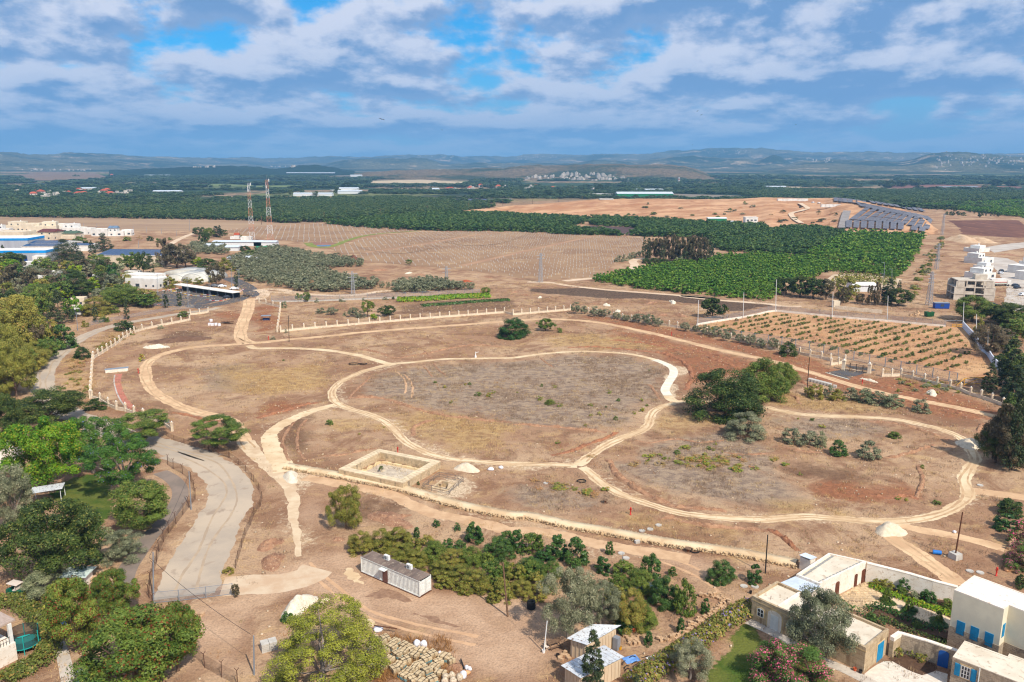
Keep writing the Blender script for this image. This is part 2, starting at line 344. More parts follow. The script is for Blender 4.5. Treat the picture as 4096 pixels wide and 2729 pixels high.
def shrink(P,k):c=sum(P,Vector())/len(P);return[c+(q-c)*k for q in P]
cxy=np.stack([XX,YY],-1).reshape(-1,2)[FQ].mean(1);hole=inpoly(shrink(POOL,.80),cxy[:,0],cxy[:,1])|inpoly(shrink(PIT,.42),cxy[:,0],cxy[:,1]);FQ=FQ[~hole]
gme=npmesh('ground',np.stack([XX,YY,ZZ],-1).reshape(-1,3),FQ,True,{'MA':MAc,'MB':MBc,'MC':MCc})
def ground_mat():
 m=bpy.data.materials.new('ground_soil');m.use_nodes=True;t=NT(m.node_tree);b=t.n['Principled BSDF']
 b.inputs['Roughness'].default_value=.95;b.inputs['Specular IOR Level'].default_value=.1
 p=t.add('ShaderNodeNewGeometry').outputs['Position']
 def att(nm):
  a=t.add('ShaderNodeAttribute',attribute_name=nm);s=t.add('ShaderNodeSeparateColor');t.l.new(a.outputs['Color'],s.inputs[0]);return s.outputs[0],s.outputs[1],s.outputs[2],a.outputs['Alpha']
 g,d,r,pl=att('MA');lw,yd,bu,we=att('MB');fr,_,_,_=att('MC')
 n1=t.noise(p,.03,7,.62);n2=t.noise(p,.16,7,.66,.5);n3=t.noise(p,.9,6,.68);n4=t.noise(p,3.2,4,.65);n6=t.noise(t.vec('ADD',p,(40,90,0)),.07,7,.68,.8)
 pst=t.vec('MULTIPLY',p,(.8,1.1,1));n5=t.noise(pst,.5,7,.72,.4)
 c=t.mix(t.ss(n1,.40,.60),s2l(166,128,98),s2l(192,158,124))
 c=t.mix(t.ss(n6,.46,.60,0,.8),c,s2l(140,102,76))
 c=t.mix(t.ss(n2,.52,.68,0,.65),c,s2l(198,162,116))
 c=t.mix(t.ss(n5,.53,.66,0,.55),c,s2l(130,98,76))
 def lay(c,mask,na,lo,hi,col,k=1.0):
  f=t.ss(t.m('ADD',mask,t.m('MULTIPLY',t.m('SUBTRACT',na,.5),1.7)),lo,hi,0,k);return t.mix(f,c,col)
 c=lay(c,r,n6,.28,.9,t.mix(t.ss(n3,.36,.64),s2l(166,108,74),s2l(136,88,62)),.88)
 c=lay(c,we,n2,.30,.95,t.mix(t.ss(n5,.40,.60),s2l(134,114,98),s2l(172,148,122)),.95)
 c=lay(c,g,n2,.35,1.0,t.mix(t.ss(n5,.38,.62),s2l(196,162,110),s2l(158,122,82)),.8)
 c=lay(c,d,n2,.30,.85,t.mix(t.ss(n3,.36,.64),s2l(106,78,60),s2l(128,98,74)),.85)
 c=lay(c,yd,n1,.25,.85,t.mix(t.ss(n2,.36,.64),s2l(204,168,136),s2l(182,146,116)),.9)
 c=lay(c,bu,n2,.3,.8,t.mix(t.ss(n3,.40,.62),s2l(66,54,46),s2l(116,92,74)),.92)
 c=lay(c,pl,n3,.45,.85,t.mix(t.ss(n4,.4,.6),s2l(228,204,170),s2l(208,180,146)),.85)
 c=lay(c,lw,n3,.35,.6,t.mix(t.ss(n2,.38,.62),s2l(72,94,34),s2l(108,112,50)),1.0)
# the far plain: a patchwork of orchards and bare fields
 vo=t.add('ShaderNodeTexVoronoi',i_Scale=.0042,i_Randomness=.9);t.l.new(t.vec('MULTIPLY',p,(.6,1,1)),vo.inputs['Vector'])
 sp=t.add('ShaderNodeSeparateColor');t.l.new(vo.outputs['Color'],sp.inputs[0])
 fc=t.mix(t.ss(sp.outputs[0],.35,.6),s2l(44,66,44),s2l(66,86,54));fc=t.mix(t.ss(sp.outputs[1],.62,.68),fc,s2l(166,138,106));fc=t.mix(t.ss(sp.outputs[2],.82,.84),fc,s2l(126,128,74))
 fc=t.mix(t.ss(t.noise(p,.03,5,.6),.45,.6),fc,s2l(36,54,36))
 c=t.mix(fr,c,fc)
 c=t.mix(t.ss(n4,.42,.68,0,.6),c,t.mix(.5,c,(0.03,.022,.016)))
 t.l.new(c,b.inputs['Base Color'])
 bn=t.add('ShaderNodeBump',i_Strength=.8,i_Distance=.35);t.l.new(t.m('ADD',n3,t.m('MULTIPLY',n4,.5)),bn.inputs['Height']);t.l.new(bn.outputs[0],b.inputs['Normal'])
 return m
tag(link('ground',gme,ground_mat()),'brown open ground with dry weeds',None,None,'structure')
# ------------------------------------------------------------------ ribbons and patches on it
def smooth(pts,n=6):
 P=[Vector(p)for p in pts];out=[]
 for i in range(len(P)-1):
  p0,p1,p2,p3=P[max(i-1,0)],P[i],P[i+1],P[min(i+2,len(P)-1)]
  for k in range(n):
   t=k/n;out.append(.5*((2*p1)+(p2-p0)*t+(2*p0-5*p1+4*p2-p3)*t*t+(3*p1-p0-3*p2+p3)*t**3))
 out.append(P[-1]);return out
def resample(P,step):
 out=[P[0]];acc=0
 for a,b in zip(P,P[1:]):
  l=(b-a).length
  if l<1e-9:continue
  d=step-acc
  while d<=l:out.append(a+(b-a)*(d/l));d+=step
  acc=(acc+l)%step if l+acc>=step else acc+l
 out.append(P[-1]);return out
def ribbon(name,pts,width,mat,z,jit=.35,step=.4,kind='structure',seed=0,thick=0.0,label=None,cols=4):
 "a track: a strip with uneven edges lying z above the ground; width may be a pair (start, end)"
 P=resample(smooth(pts),step);n=len(P);V=[];w0,w1=width if isinstance(width,tuple)else(width,width)
 T=np.array([[p.x,p.y]for p in P]);D=np.gradient(T,axis=0);D/=(np.linalg.norm(D,axis=1)[:,None]+1e-9);N=np.stack([-D[:,1],D[:,0]],1)
 s=np.arange(n)*step;ws=np.linspace(w0,w1,n)/2
 el=ws+jit*(2*fbm(s/2.6,s*0+seed,seed,5,.68)-1);er=ws+jit*(2*fbm(s/2.6,s*0+seed+50,seed+5,5,.68)-1)
 V=[]
 for k in range(cols+1):
  u=k/cols;off=-er*(1-u)+el*u;q=T+N*off[:,None];V.append(np.stack([q[:,0],q[:,1],np.full(n,z)],1))
 V=np.stack(V,1).reshape(-1,3);c1=cols+1
 ii=np.arange(n-1)[:,None]*c1+np.arange(cols)[None,:];F=np.stack([ii,ii+1,ii+1+c1,ii+c1],-1).reshape(-1,4)
 a,b_=V[F[:,1]]-V[F[:,0]],V[F[:,3]]-V[F[:,0]]
 if np.mean(a[:,0]*b_[:,1]-a[:,1]*b_[:,0])<0:F=F[:,::-1]
 o=link(name,npmesh(name,V,F,True),mat);tag(o,label,None,None,kind);return o
def patch(name,pts,mat,z,jit=1.0,step=4.0,kind='structure',label=None,parent=None,seed=1):
 P=[Vector((p[0],p[1],0))for p in pts];P=resample(P+[P[0]],step)[:-1]
 bm=bmesh.new();vs=[]
 for i,p in enumerate(P):
  vs.append(bm.verts.new((p.x+jit*(RNG.random()*2-1),p.y+jit*(RNG.random()*2-1),z)))
 es=[bm.edges.new((vs[i],vs[(i+1)%len(vs)]))for i in range(len(vs))]
 bmesh.ops.triangle_fill(bm,use_beauty=True,edges=es);bmesh.ops.recalc_face_normals(bm,faces=bm.faces)
 if bm.faces and sum(f.normal.z for f in bm.faces)<0:bmesh.ops.reverse_faces(bm,faces=bm.faces)
 me=bpy.data.meshes.new(name);bm.to_mesh(me);bm.free()
 o=link(name,me,mat,parent);tag(o,label,None,None,kind);return o
M_dirt=pm('track_dirt',s2l(222,186,144),s2l(196,158,120),.16,.95,.06,4,c3=s2l(184,144,108),world=True,detail=8)
M_lime=pm('track_limestone',s2l(224,200,162),s2l(204,172,132),.16,.95,.08,5,c3=s2l(194,160,122),detail=8,world=True)
M_conc=pm('path_concrete',s2l(232,220,198),s2l(220,204,180),.4,.8,.0,world=True)
M_road=pm('road_dusty',s2l(190,170,146),s2l(168,152,134),.07,.9,.03,3,c3=s2l(160,140,120),detail=9,world=True,stretch=None)
M_lane=pm('lane_asphalt',s2l(142,124,110),s2l(126,112,100),.3,.9,.02,6,world=True)
M_asph=pm('asphalt_dark',s2l(96,92,90),s2l(82,78,78),.3,.85,.01,6,world=True)
M_cpave=pm('pavement_concrete',s2l(204,190,172),s2l(186,172,156),.6,.9,.0,c3=s2l(170,156,142),world=True)
M_farr=pm('track_far',s2l(216,190,160),s2l(200,170,138),.1,.95,world=True)
ribbon('dirt_track',P_dirt,3.2,M_dirt,.008,.6,label='long sandy dirt track along the far side of the site',seed=1)
ribbon('dirt_track',P_access,(5.2,4.6),M_dirt,.012,.4,label='sandy access track coming in from the asphalt bend',seed=2)
ribbon('gravel_path',P_spill,(4.0,.9),pm('track_spill',s2l(218,194,160),s2l(200,170,136),.3,.95,.08,5,world=True,detail=8),.018,.55,1.0,label='ragged spill of pale gravel running down to the yard',seed=33)
ribbon('dirt_track',P_loopW,(3.2,3.4),M_dirt,.016,.55,label='sandy track looping round the western side',seed=3)
ribbon('gravel_path',P_up,2.6,M_lime,.020,.4,label='pale gravel path joining the loop tracks',seed=4)
ribbon('gravel_path',P_link,(2.6,4.6),M_lime,.024,.6,label='pale gravel path curving past the stone pool',seed=5)
ribbon('gravel_path',P_white2,2.4,M_lime,.028,.55,label='long pale gravel path winding to the eastern tree',seed=6)
ribbon('gravel_path',P_white,2.3,M_lime,.032,.45,label='white gravel path round the inner meadow',seed=7)
ribbon('gravel_path',P_north,2.0,M_lime,.036,.15,label='narrow white gravel path north of the meadow',seed=8)
ribbon('gravel_path',P_conc2,2.7,M_lime,.040,.25,label='short gravel stretch below the new concrete bend',seed=9)
ribbon('concrete_path',P_conc,2.5,M_conc,.10,.02,label='freshly cast white concrete bend of the path',seed=9)
ribbon('dirt_track',P_e1,3.2,M_dirt,.012,.4,label='sandy track leaving eastwards',seed=11)
ribbon('dirt_track',P_e2,2.6,M_dirt,.016,.4,label='faint sandy track towards the ruined wall',seed=12)
ribbon('dirt_track',P_e3,3.2,M_dirt,.020,.5,label='sandy track running to the cream house',seed=13)
ribbon('dirt_track',P_lower,3.0,pm('track_worn',s2l(206,170,132),s2l(188,150,114),.4,.95,.03,world=True),.010,.7,label='worn track below the low stone wall',seed=14)
ribbon('road',P_road,(3.8,7.2),M_road,.014,.7,.8,label='dusty road outside the pillar wall',seed=15)
ribbon('road',P_road2,(7.2,9.0),M_road,.018,.8,.8,label='wide dusty grey road bending towards the mesh gate',seed=16)
ribbon('road',P_yardin,5.5,pm('track_yard',s2l(206,182,152),s2l(194,162,130),.3,.95,world=True),.010,.6,1.0,label='pale dirt way from the gate into the yard',seed=17)
ribbon('service_lane',P_lane,2.9,M_lane,.014,.08,1.0,label='narrow asphalt lane beside the hedge',seed=18)
ribbon('footpath',P_side,1.5,M_cpave,.022,.03,.8,label='concrete footpath by the clipped hedge',seed=19)
ribbon('road',P_asph,7.5,M_asph,.020,.05,2.0,label='asphalt road bending round the car park',seed=20)
ribbon('dirt_track',P_farroad,4.0,M_farr,.03,.4,2.5,label='pale farm track along the burnt strip',seed=21)
ribbon('dirt_track',P_cemroad,5.5,M_farr,.04,.5,2.5,label='pale farm track to the cypress grove',seed=22)
ribbon('dirt_track',P_sandroad,4.5,M_farr,.03,.5,2.0,label='sandy track below the olive grove',seed=23)
ribbon('dirt_track',P_sandroad0,5.0,M_farr,.036,.8,2.0,label='sandy junction beside the asphalt bend',seed=24)
ribbon('road',P_northroad,5.0,M_farr,.03,.3,3.0,label='farm road by the white house cluster',seed=25)
# fields in the middle distance
M_vine=pm('field_ploughed',s2l(160,128,96),s2l(142,110,82),.02,.95,.05,.8,c3=s2l(176,144,108),world=True)
M_stub=pm('field_stubble',s2l(170,140,108),s2l(152,122,94),.012,.95,.05,.5,c3=s2l(140,112,94),world=True,stretch=(.25,1.5,1))
FLD={}
def field(key,pts,mat,z,label,jit=1.5,step=12):FLD[key]=pts;return patch('field',pts,mat,z,jit,step,label=label)
V1=L('a1','680 1030 1000 935 1500 868 2354 872')+L('a2','300 885 700 905 1235 925 1205 1050 960 1150 870 1220 820 1285 300 1310 0 1285')+L('a1','2290 1270 1900 1215 1300 1170 1050 1145 750 1060')
V2=L('a1','0 830 300 810 600 797 1000 832 1480 858 1000 905 750 975 480 975 170 935 0 915')+L('a0','2354 905 2150 880 2080 850')
B1=L('a0','-300 728 500 735 1300 745 2000 755 2354 768')+L('a1','150 772 600 785 300 800 0 822')+L('a0','2300 828 2100 838 1800 858 1300 858 700 840 -300 830')
field('V1',V1,M_vine,.05,'brown ploughed field dotted with white tree guards')
field('V2',V2,M_vine,.05,'brown field of young guarded trees beside the masts')
field('B1',B1,M_stub,.04,'wide pale stubble field behind the white houses')
field('B2',L('a0','420 622 900 632 1500 612 1900 618 1650 640 1000 655 600 648'),pm('field_tan',s2l(186,146,112),s2l(170,130,100),.02,.95,world=True),.05,'narrow tan field strip between dark orchards')
field('B3',L('a1','130 545 500 540 740 548 650 568 400 574 180 572'),MATS['field_tan'],.05,'small tan field behind the lattice masts')
field('B4',L('a3','1650 765 2300 760 2400 830 2400 925 2100 915 1780 890 1760 830'),pm('field_red',s2l(120,80,62),s2l(100,66,52),.03,.95,.1,.3,c3=s2l(150,104,80),world=True,stretch=(1.5,.3,1)),.05,'dark red ploughed field beyond the building site')
field('B5',L('a2','520 840 720 812 1190 832 1060 905 1000 880'),pm('field_net',s2l(96,74,70),s2l(84,64,60),.05,.95,world=True),.06,'small dark rectangle of seedlings inside the orchard')
field('B6',L('a1','480 965 560 960 760 970 700 1005 540 1010'),pm('pond_mud',s2l(150,110,90),s2l(130,96,80),.05,.9,world=True),.07,'muddy basin at the end of the green ditch',.5,5)
field('PS',L('b3','-60 215 300 240 1000 300 1600 345 1750 365 1960 610 2090 780 1700 840 900 655 0 455 -650 380 -620 350'),pm('field_seedling',s2l(198,156,112),s2l(178,130,92),.05,.95,.1,2,c3=s2l(164,116,82),world=True),.012,'tilled tan plot with rows of young bushes',.2,3)
# haze stands after the hills
# ------------------------------------------------------------------ raised ground: hills, the quarry mound
def curve_at(pts,X):
 xs=np.array([p[0]for p in pts]);ys=np.array([p[1]for p in pts]);return np.interp(X,xs,ys)
def pts4(*runs):
 out=[]
 for t,ps in runs:out+=[px(t,x,y)for x,y in ps]
 return sorted(out)
def sm1(a,k=9):
 p=np.pad(a,k//2,mode='edge');return np.convolve(p,np.ones(k)/k,mode='valid')[:len(a)]
def ridge(name,crest,Dc,Df,mat,step=8,rows=26,rough=.35,seed=0,back=.25,label=None,fine=0.0,power=1.0,footpts=None,wav=1.0,bvh=True,crestn=7.0):
 x0,x1=crest[0][0],crest[-1][0];X=np.arange(x0,x1+step,step);n=len(X)
 Yc=sm1(curve_at(crest,X))-crestn*(fbm(X/28,X*0,seed+70,4,.6)-.5);Dcx=curve_at(Dc,X)if isinstance(Dc,list)else np.full(n,float(Dc))
# direction of each column on the ground plane
 u=(X-W0/2)/FPX;hx=u;vy=-(Yc-H0/2)/FPX;hy=CP_+vy*SP_;rz=-SP_+vy*CP_;hl=np.hypot(hx,hy)
 zc=CAMH+rz/hl*Dcx;dx,dy=hx/hl,hy/hl
 if footpts is not None:
  Yf=sm1(curve_at(footpts,X));vf=-(Yf-H0/2)/FPX;rzf=-SP_+vf*CP_;Dfx=-CAMH*np.hypot(u,CP_+vf*SP_)/rzf;Dfx=np.minimum(Dfx,Dcx*.97)
 else:Dfx=curve_at(Df,X)if isinstance(Df,list)else np.full(n,float(Df))
 V=[];nb=max(3,rows//4)
 for k in range(rows+nb):
  if k<rows:t=k/(rows-1);D=Dfx+(Dcx-Dfx)*t;pr=(t*t*(3-2*t))**power
  else:t=1+(k-rows+1)/nb*back;D=Dcx+(Dcx-Dfx)*(t-1);pr=np.full(n,max(0.0,1-((t-1)/back)**1.5))
  wx,wy=dx*D,dy*D;s=(Dcx.mean()-Dfx.mean())*.42*wav
  nz=fbm(wx/s,wy/s,seed,5,.5);rg=1-np.abs(2*fbm(wx/s*1.7,wy/s*1.7,seed+9,4)-1)
  env=4*t*(1-t)if t<1 else 0
  base=gz(wx,wy)
  z=base+(zc-base)*pr*(1+rough*env*(nz-.5)*1.6-rough*env*(rg-.6)*.8)
  z=np.where(zc-base<1,base-3,z)
  if fine:z=z+fine*(fbm(wx/25,wy/25,seed+3)-.5)*pr
  if k==0:z=base-.8*max(1,fine)
  V.append(np.stack([wx,wy,z],-1))
 V=np.stack(V,0);m=V.shape[0];V=V.reshape(-1,3);idx=np.arange(m*n).reshape(m,n)
 F=np.stack([idx[:-1,:-1],idx[:-1,1:],idx[1:,1:],idx[1:,:-1]],-1).reshape(-1,4)
 me=npmesh(name,V,F,True);o=link(name,me,mat);tag(o,label,None,None,'structure')
 if bvh:BVHS.append(BVHTree.FromPolygons([tuple(v)for v in V],[tuple(f)for f in F]))
 return o
def hill_mat(name,wood,scrub,bare,sc=.004,wl=(.42,.56),bl=(.60,.68)):
 m=bpy.data.materials.new(name);m.use_nodes=True;t=NT(m.node_tree);b=t.n['Principled BSDF']
 b.inputs['Roughness'].default_value=1;b.inputs['Specular IOR Level'].default_value=.05
 p=t.add('ShaderNodeNewGeometry').outputs['Position']
 n1=t.noise(p,sc*.35,7,.62,.6);n2=t.noise(p,sc,7,.65,.4);n3=t.noise(p,sc*9,4,.65);
 c=t.mix(t.ss(n1,*wl),wood,scrub);c=t.mix(t.ss(n2,*bl,0,.9),c,bare);c=t.mix(t.ss(n3,.40,.62,0,.75),c,t.mix(.8,c,tuple(x*.45 for x in wood)))
 t.l.new(c,b.inputs['Base Color'])
 bn=t.add('ShaderNodeBump',i_Strength=1.0,i_Distance=30.0);t.l.new(t.noise(p,sc*5,5,.65),bn.inputs['Height']);t.l.new(bn.outputs[0],b.inputs['Normal'])
 return m
H1=hill_mat('hill_scrub',s2l(48,66,42),s2l(118,112,78),s2l(206,178,142),.004,(.40,.58),(.54,.66))
H2=hill_mat('hill_wooded',s2l(40,60,40),s2l(60,78,50),s2l(120,110,84),.006,(.4,.7),(.66,.74))
H3=hill_mat('hill_dry',s2l(76,84,54),s2l(146,122,90),s2l(186,158,124),.007,(.40,.55),(.62,.7))
sky_l=pts4(('a0',[(-300,130),(0,135),(130,140),(250,146),(310,166),(400,156),(560,145),(700,135),(850,150),(1000,150),(1150,160),(1300,175),(1600,180),(1850,186),(2000,190),(2150,180),(2340,185)]),('a1',[(0,193),(200,190),(400,185),(600,175),(780,168),(880,182),(1000,178),(1150,180),(1250,165),(1400,158),(1600,162),(1800,170),(1950,178),(2050,175),(2180,164),(2300,183)]),('a2',[(0,180),(100,160),(200,150),(400,148),(550,160),(700,162),(800,150),(950,155),(1100,165),(1250,150),(1400,135),(1700,110),(1850,100),(2050,95),(2200,100)]),('a3',[(0,108),(150,120),(300,130),(500,140),(700,132),(950,128),(1200,140),(1450,138),(1650,140),(1800,145),(2000,152),(2354,145),(2700,140)]))
D_sky=[(-200,9000),(500,9500),(1100,12500),(2000,12500),(2600,12000),(3200,11000),(4300,11500)]
ridge('hill',sky_l,D_sky,[(x,d*.66)for x,d in D_sky],H1,8,40,.9,5,label='long hazy ridge along the whole skyline')
ridge('hill',pts4(('a1',[(500,300),(700,225),(900,200),(1200,192),(1400,197),(1480,188),(1560,192),(1650,230),(1750,255),(2000,236),(2350,236)]),('a2',[(0,238),(300,236),(620,236),(690,213),(800,212),(900,226),(1100,222),(1300,200),(1600,168),(1950,190),(2150,193),(2300,230)]),('a3',[(0,150),(90,175),(200,240),(320,300)])),8200,6300,H1,8,30,.85,21,label='blue green middle ridge behind the town')
ridge('hill',pts4(('a3',[(0,300),(300,215),(600,205),(900,206),(1120,228),(1300,215),(1460,150),(1650,131),(1800,136),(1950,147),(2100,165),(2354,180),(2700,190)])),7200,5200,H1,8,30,.85,33,label='eastern hill with a pale hillside town')
ridge('hill',pts4(('a0',[(1000,300),(1300,288),(1700,272),(2000,261),(2340,262)]),('a1',[(0,266),(150,291),(250,288),(400,256),(600,254),(720,276),(900,310)])),5000,4200,H2,8,16,.3,41,label='low dark wooded ridge on the plain')
ridge('hill',pts4(('a1',[(900,330),(1300,300),(1800,292),(2350,285)]),('a2',[(0,264),(300,258),(600,247),(900,242),(1150,252),(1400,243),(1500,250),(1700,290),(1850,352),(1990,420)])),4300,3300,H3,6,28,.6,51,label='dry olive brown hill above the pale town')
M_quarry=pm('quarry_earth',s2l(204,160,120),s2l(170,122,86),.035,.95,.5,.25,c3=s2l(158,104,70),world=True,detail=7,stretch=(.6,1.6,1))
qcrest=pts4(('a1',[(1780,684),(1900,672),(2100,655),(2300,632)]),('a2',[(0,628),(200,612),(450,595),(700,578),(950,566),(1200,562),(1600,566),(2000,570),(2200,556),(2330,548)]),('a3',[(100,555),(300,560),(560,556),(620,552),(720,566),(900,592),(1100,622),(1250,660),(1400,720),(1480,780),(1560,850)]))
qfoot=pts4(('a1',[(1780,690),(1900,694),(2340,705)]),('a2',[(0,712),(500,735),(1000,745),(1500,775),(1800,795),(2340,815)]),('a3',[(0,835),(200,815),(600,840),(720,872),(1000,882),(1430,900),(1560,890)]))
ridge('quarry_mound',qcrest,[(1700,1060),(2600,1120),(3300,1160),(3500,1000),(3760,840)],None,M_quarry,5,40,.22,61,label='bare tan quarry mound beside the orchards',fine=1.9,footpts=qfoot,power=.8,wav=.6,crestn=1.5)
# ------------------------------------------------------------------ haze: the air between here and the hills
hz=MB().box((0,8000,-2.8),(42000,21600,800))
hm=bpy.data.materials.new('haze_air');hm.use_nodes=True;t=NT(hm.node_tree);t.n.clear()
ho=t.add('ShaderNodeOutputMaterial');pv=t.add('ShaderNodeVolumePrincipled');pv.inputs['Density'].default_value=HAZE_D;pv.inputs['Color'].default_value=(.27,.60,1.0,1)
pv.inputs['Anisotropy'].default_value=0.0
t.l.new(pv.outputs[0],ho.inputs['Volume'])
tag(hz.build('haze',hm),'thin blue air haze over the whole plain','haze',None,'stuff')
# ------------------------------------------------------------------ trees and shrubs
def leaf_mat(name,ca,cb,cc=None,trans=.22,rough=.55,fl=None):
 trans*=.55
 "foliage: colour drifts from clump to clump and leaf to leaf; cc = odd leaves, fl = flowers"
 m=bpy.data.materials.new(name);m.use_nodes=True;t=NT(m.node_tree);b=t.n['Principled BSDF'];out=t.n['Material Output']
 a=t.add('ShaderNodeAttribute',attribute_name='Col');s=t.add('ShaderNodeSeparateColor');t.l.new(a.outputs['Color'],s.inputs[0])
 c=t.mix(s.outputs[0],ca,cb)
 if cc:c=t.mix(t.ss(s.outputs[2],.86,.9),c,cc)
 if fl:c=t.mix(s.outputs[1],c,fl)
 oi=t.add('ShaderNodeObjectInfo');hs=t.add('ShaderNodeHueSaturation')
 t.val(t.m('ADD',t.m('MULTIPLY',oi.outputs['Random'],.36),.82),hs.inputs['Value']);t.val(t.m('ADD',t.m('MULTIPLY',oi.outputs['Random'],-.035),.518),hs.inputs['Hue']);t.l.new(c,hs.inputs['Color'])
 t.l.new(hs.outputs[0],b.inputs['Base Color']);b.inputs['Roughness'].default_value=rough;b.inputs['Specular IOR Level'].default_value=.25
 tr=t.add('ShaderNodeBsdfTranslucent');t.l.new(hs.outputs[0],tr.inputs[0]);mx=t.add('ShaderNodeMixShader');mx.inputs[0].default_value=trans
 t.l.new(b.outputs[0],mx.inputs[1]);t.l.new(tr.outputs[0],mx.inputs[2]);t.l.new(mx.outputs[0],out.inputs[0]);return m
BARK=pm('bark',s2l(120,96,78),s2l(86,68,56),3,.95,.05,9)
BARKG=pm('bark_grey',s2l(150,136,122),s2l(112,100,90),3,.95,.05,9)
LM={'dark':leaf_mat('leaf_dark',s2l(32,52,20),s2l(83,101,41),s2l(120,122,56)),'mid':leaf_mat('leaf_mid',s2l(60,83,30),s2l(121,139,54),s2l(149,140,66)),'bright':leaf_mat('leaf_bright',s2l(74,117,21),s2l(149,176,36),s2l(175,158,45),.3),'jac':leaf_mat('leaf_feathery',s2l(44,83,28),s2l(104,139,49),s2l(115,129,56),.25,fl=s2l(120,119,196)),'yel':leaf_mat('leaf_yellowgreen',s2l(109,111,43),s2l(171,160,71),s2l(185,158,78),.25,fl=s2l(224,198,56)),'olive':leaf_mat('leaf_olive',s2l(84,89,62),s2l(145,145,109),s2l(167,162,127),.12),'grey':leaf_mat('leaf_greygreen',s2l(95,103,71),s2l(151,152,109),s2l(169,165,127),.12),'cyp':leaf_mat('leaf_cypress',s2l(36,50,26),s2l(77,89,50),s2l(99,95,60),.1),'brown':leaf_mat('leaf_drydark',s2l(63,58,38),s2l(112,99,69),s2l(125,111,80),.1),'pine':leaf_mat('leaf_pine',s2l(92,105,30),s2l(155,158,54),s2l(112,105,76),.18),'citrus':leaf_mat('leaf_citrus',s2l(33,68,26),s2l(82,112,49),s2l(109,125,56),.2,.4),'pom':leaf_mat('leaf_pomegranate',s2l(96,102,38),s2l(158,152,66),s2l(169,132,64),.22),'red':leaf_mat('leaf_redpods',s2l(58,83,26),s2l(123,139,52),s2l(139,139,56),.22,fl=s2l(133,58,33)),'olean':leaf_mat('leaf_oleander',s2l(49,83,32),s2l(109,135,58),None,.2,fl=s2l(228,100,134)),'orch':leaf_mat('leaf_orchard',s2l(54,92,22),s2l(112,146,44),s2l(140,156,60),.22),'orchd':leaf_mat('leaf_orchard_deep',s2l(38,66,26),s2l(86,112,46),s2l(104,124,56),.18),'orchf':leaf_mat('leaf_far',s2l(42,66,30),s2l(88,108,52),s2l(112,116,62),.15),'dry':leaf_mat('leaf_dry',s2l(158,123,77),s2l(201,161,104),s2l(169,110,62),.1),'lemon':leaf_mat('leaf_lemon',s2l(169,165,62),s2l(224,209,100),None,.25),'hedge':leaf_mat('leaf_hedge',s2l(84,97,37),s2l(145,141,64),s2l(169,134,73),.2,fl=s2l(136,114,156)),'broom':leaf_mat('leaf_broom',s2l(104,119,42),s2l(158,158,64),s2l(192,132,62),.2)}
def env(shape,z):
 "crown half-width at relative height z in 0..1 of the crown"
 if shape=='round':return.5*np.sqrt(np.clip(1-((z-.45)/.56)**2,0,1))
 if shape=='umb':return.5*np.clip(1-((z-.52)/.56)**2,0.0,1)**.5
 if shape=='cyp':return.5*np.clip(np.minimum(z/.12,1),0,1)**.7*np.clip((1-z)/.55,0,1)**.6
 if shape=='cone':return.5*np.clip(1-z,0,1)**.8*np.clip(z/.08,0,1)**.5
 if shape=='dome':return.5*np.sqrt(np.clip(1-(z/1.02)**2.4,0,1))
 if shape=='tall':return.5*np.clip(1-((z-.42)/.6)**2,0,1)**.45
 return.5*np.ones_like(z)
SHAPES={'round':(.2,.105),'umb':(.26,.10),'cyp':(.03,.12),'cone':(.04,.10),'dome':(.0,.12),'tall':(.1,.11)}
FLAT={'cyp':.3,'cone':.6,'umb':.75}
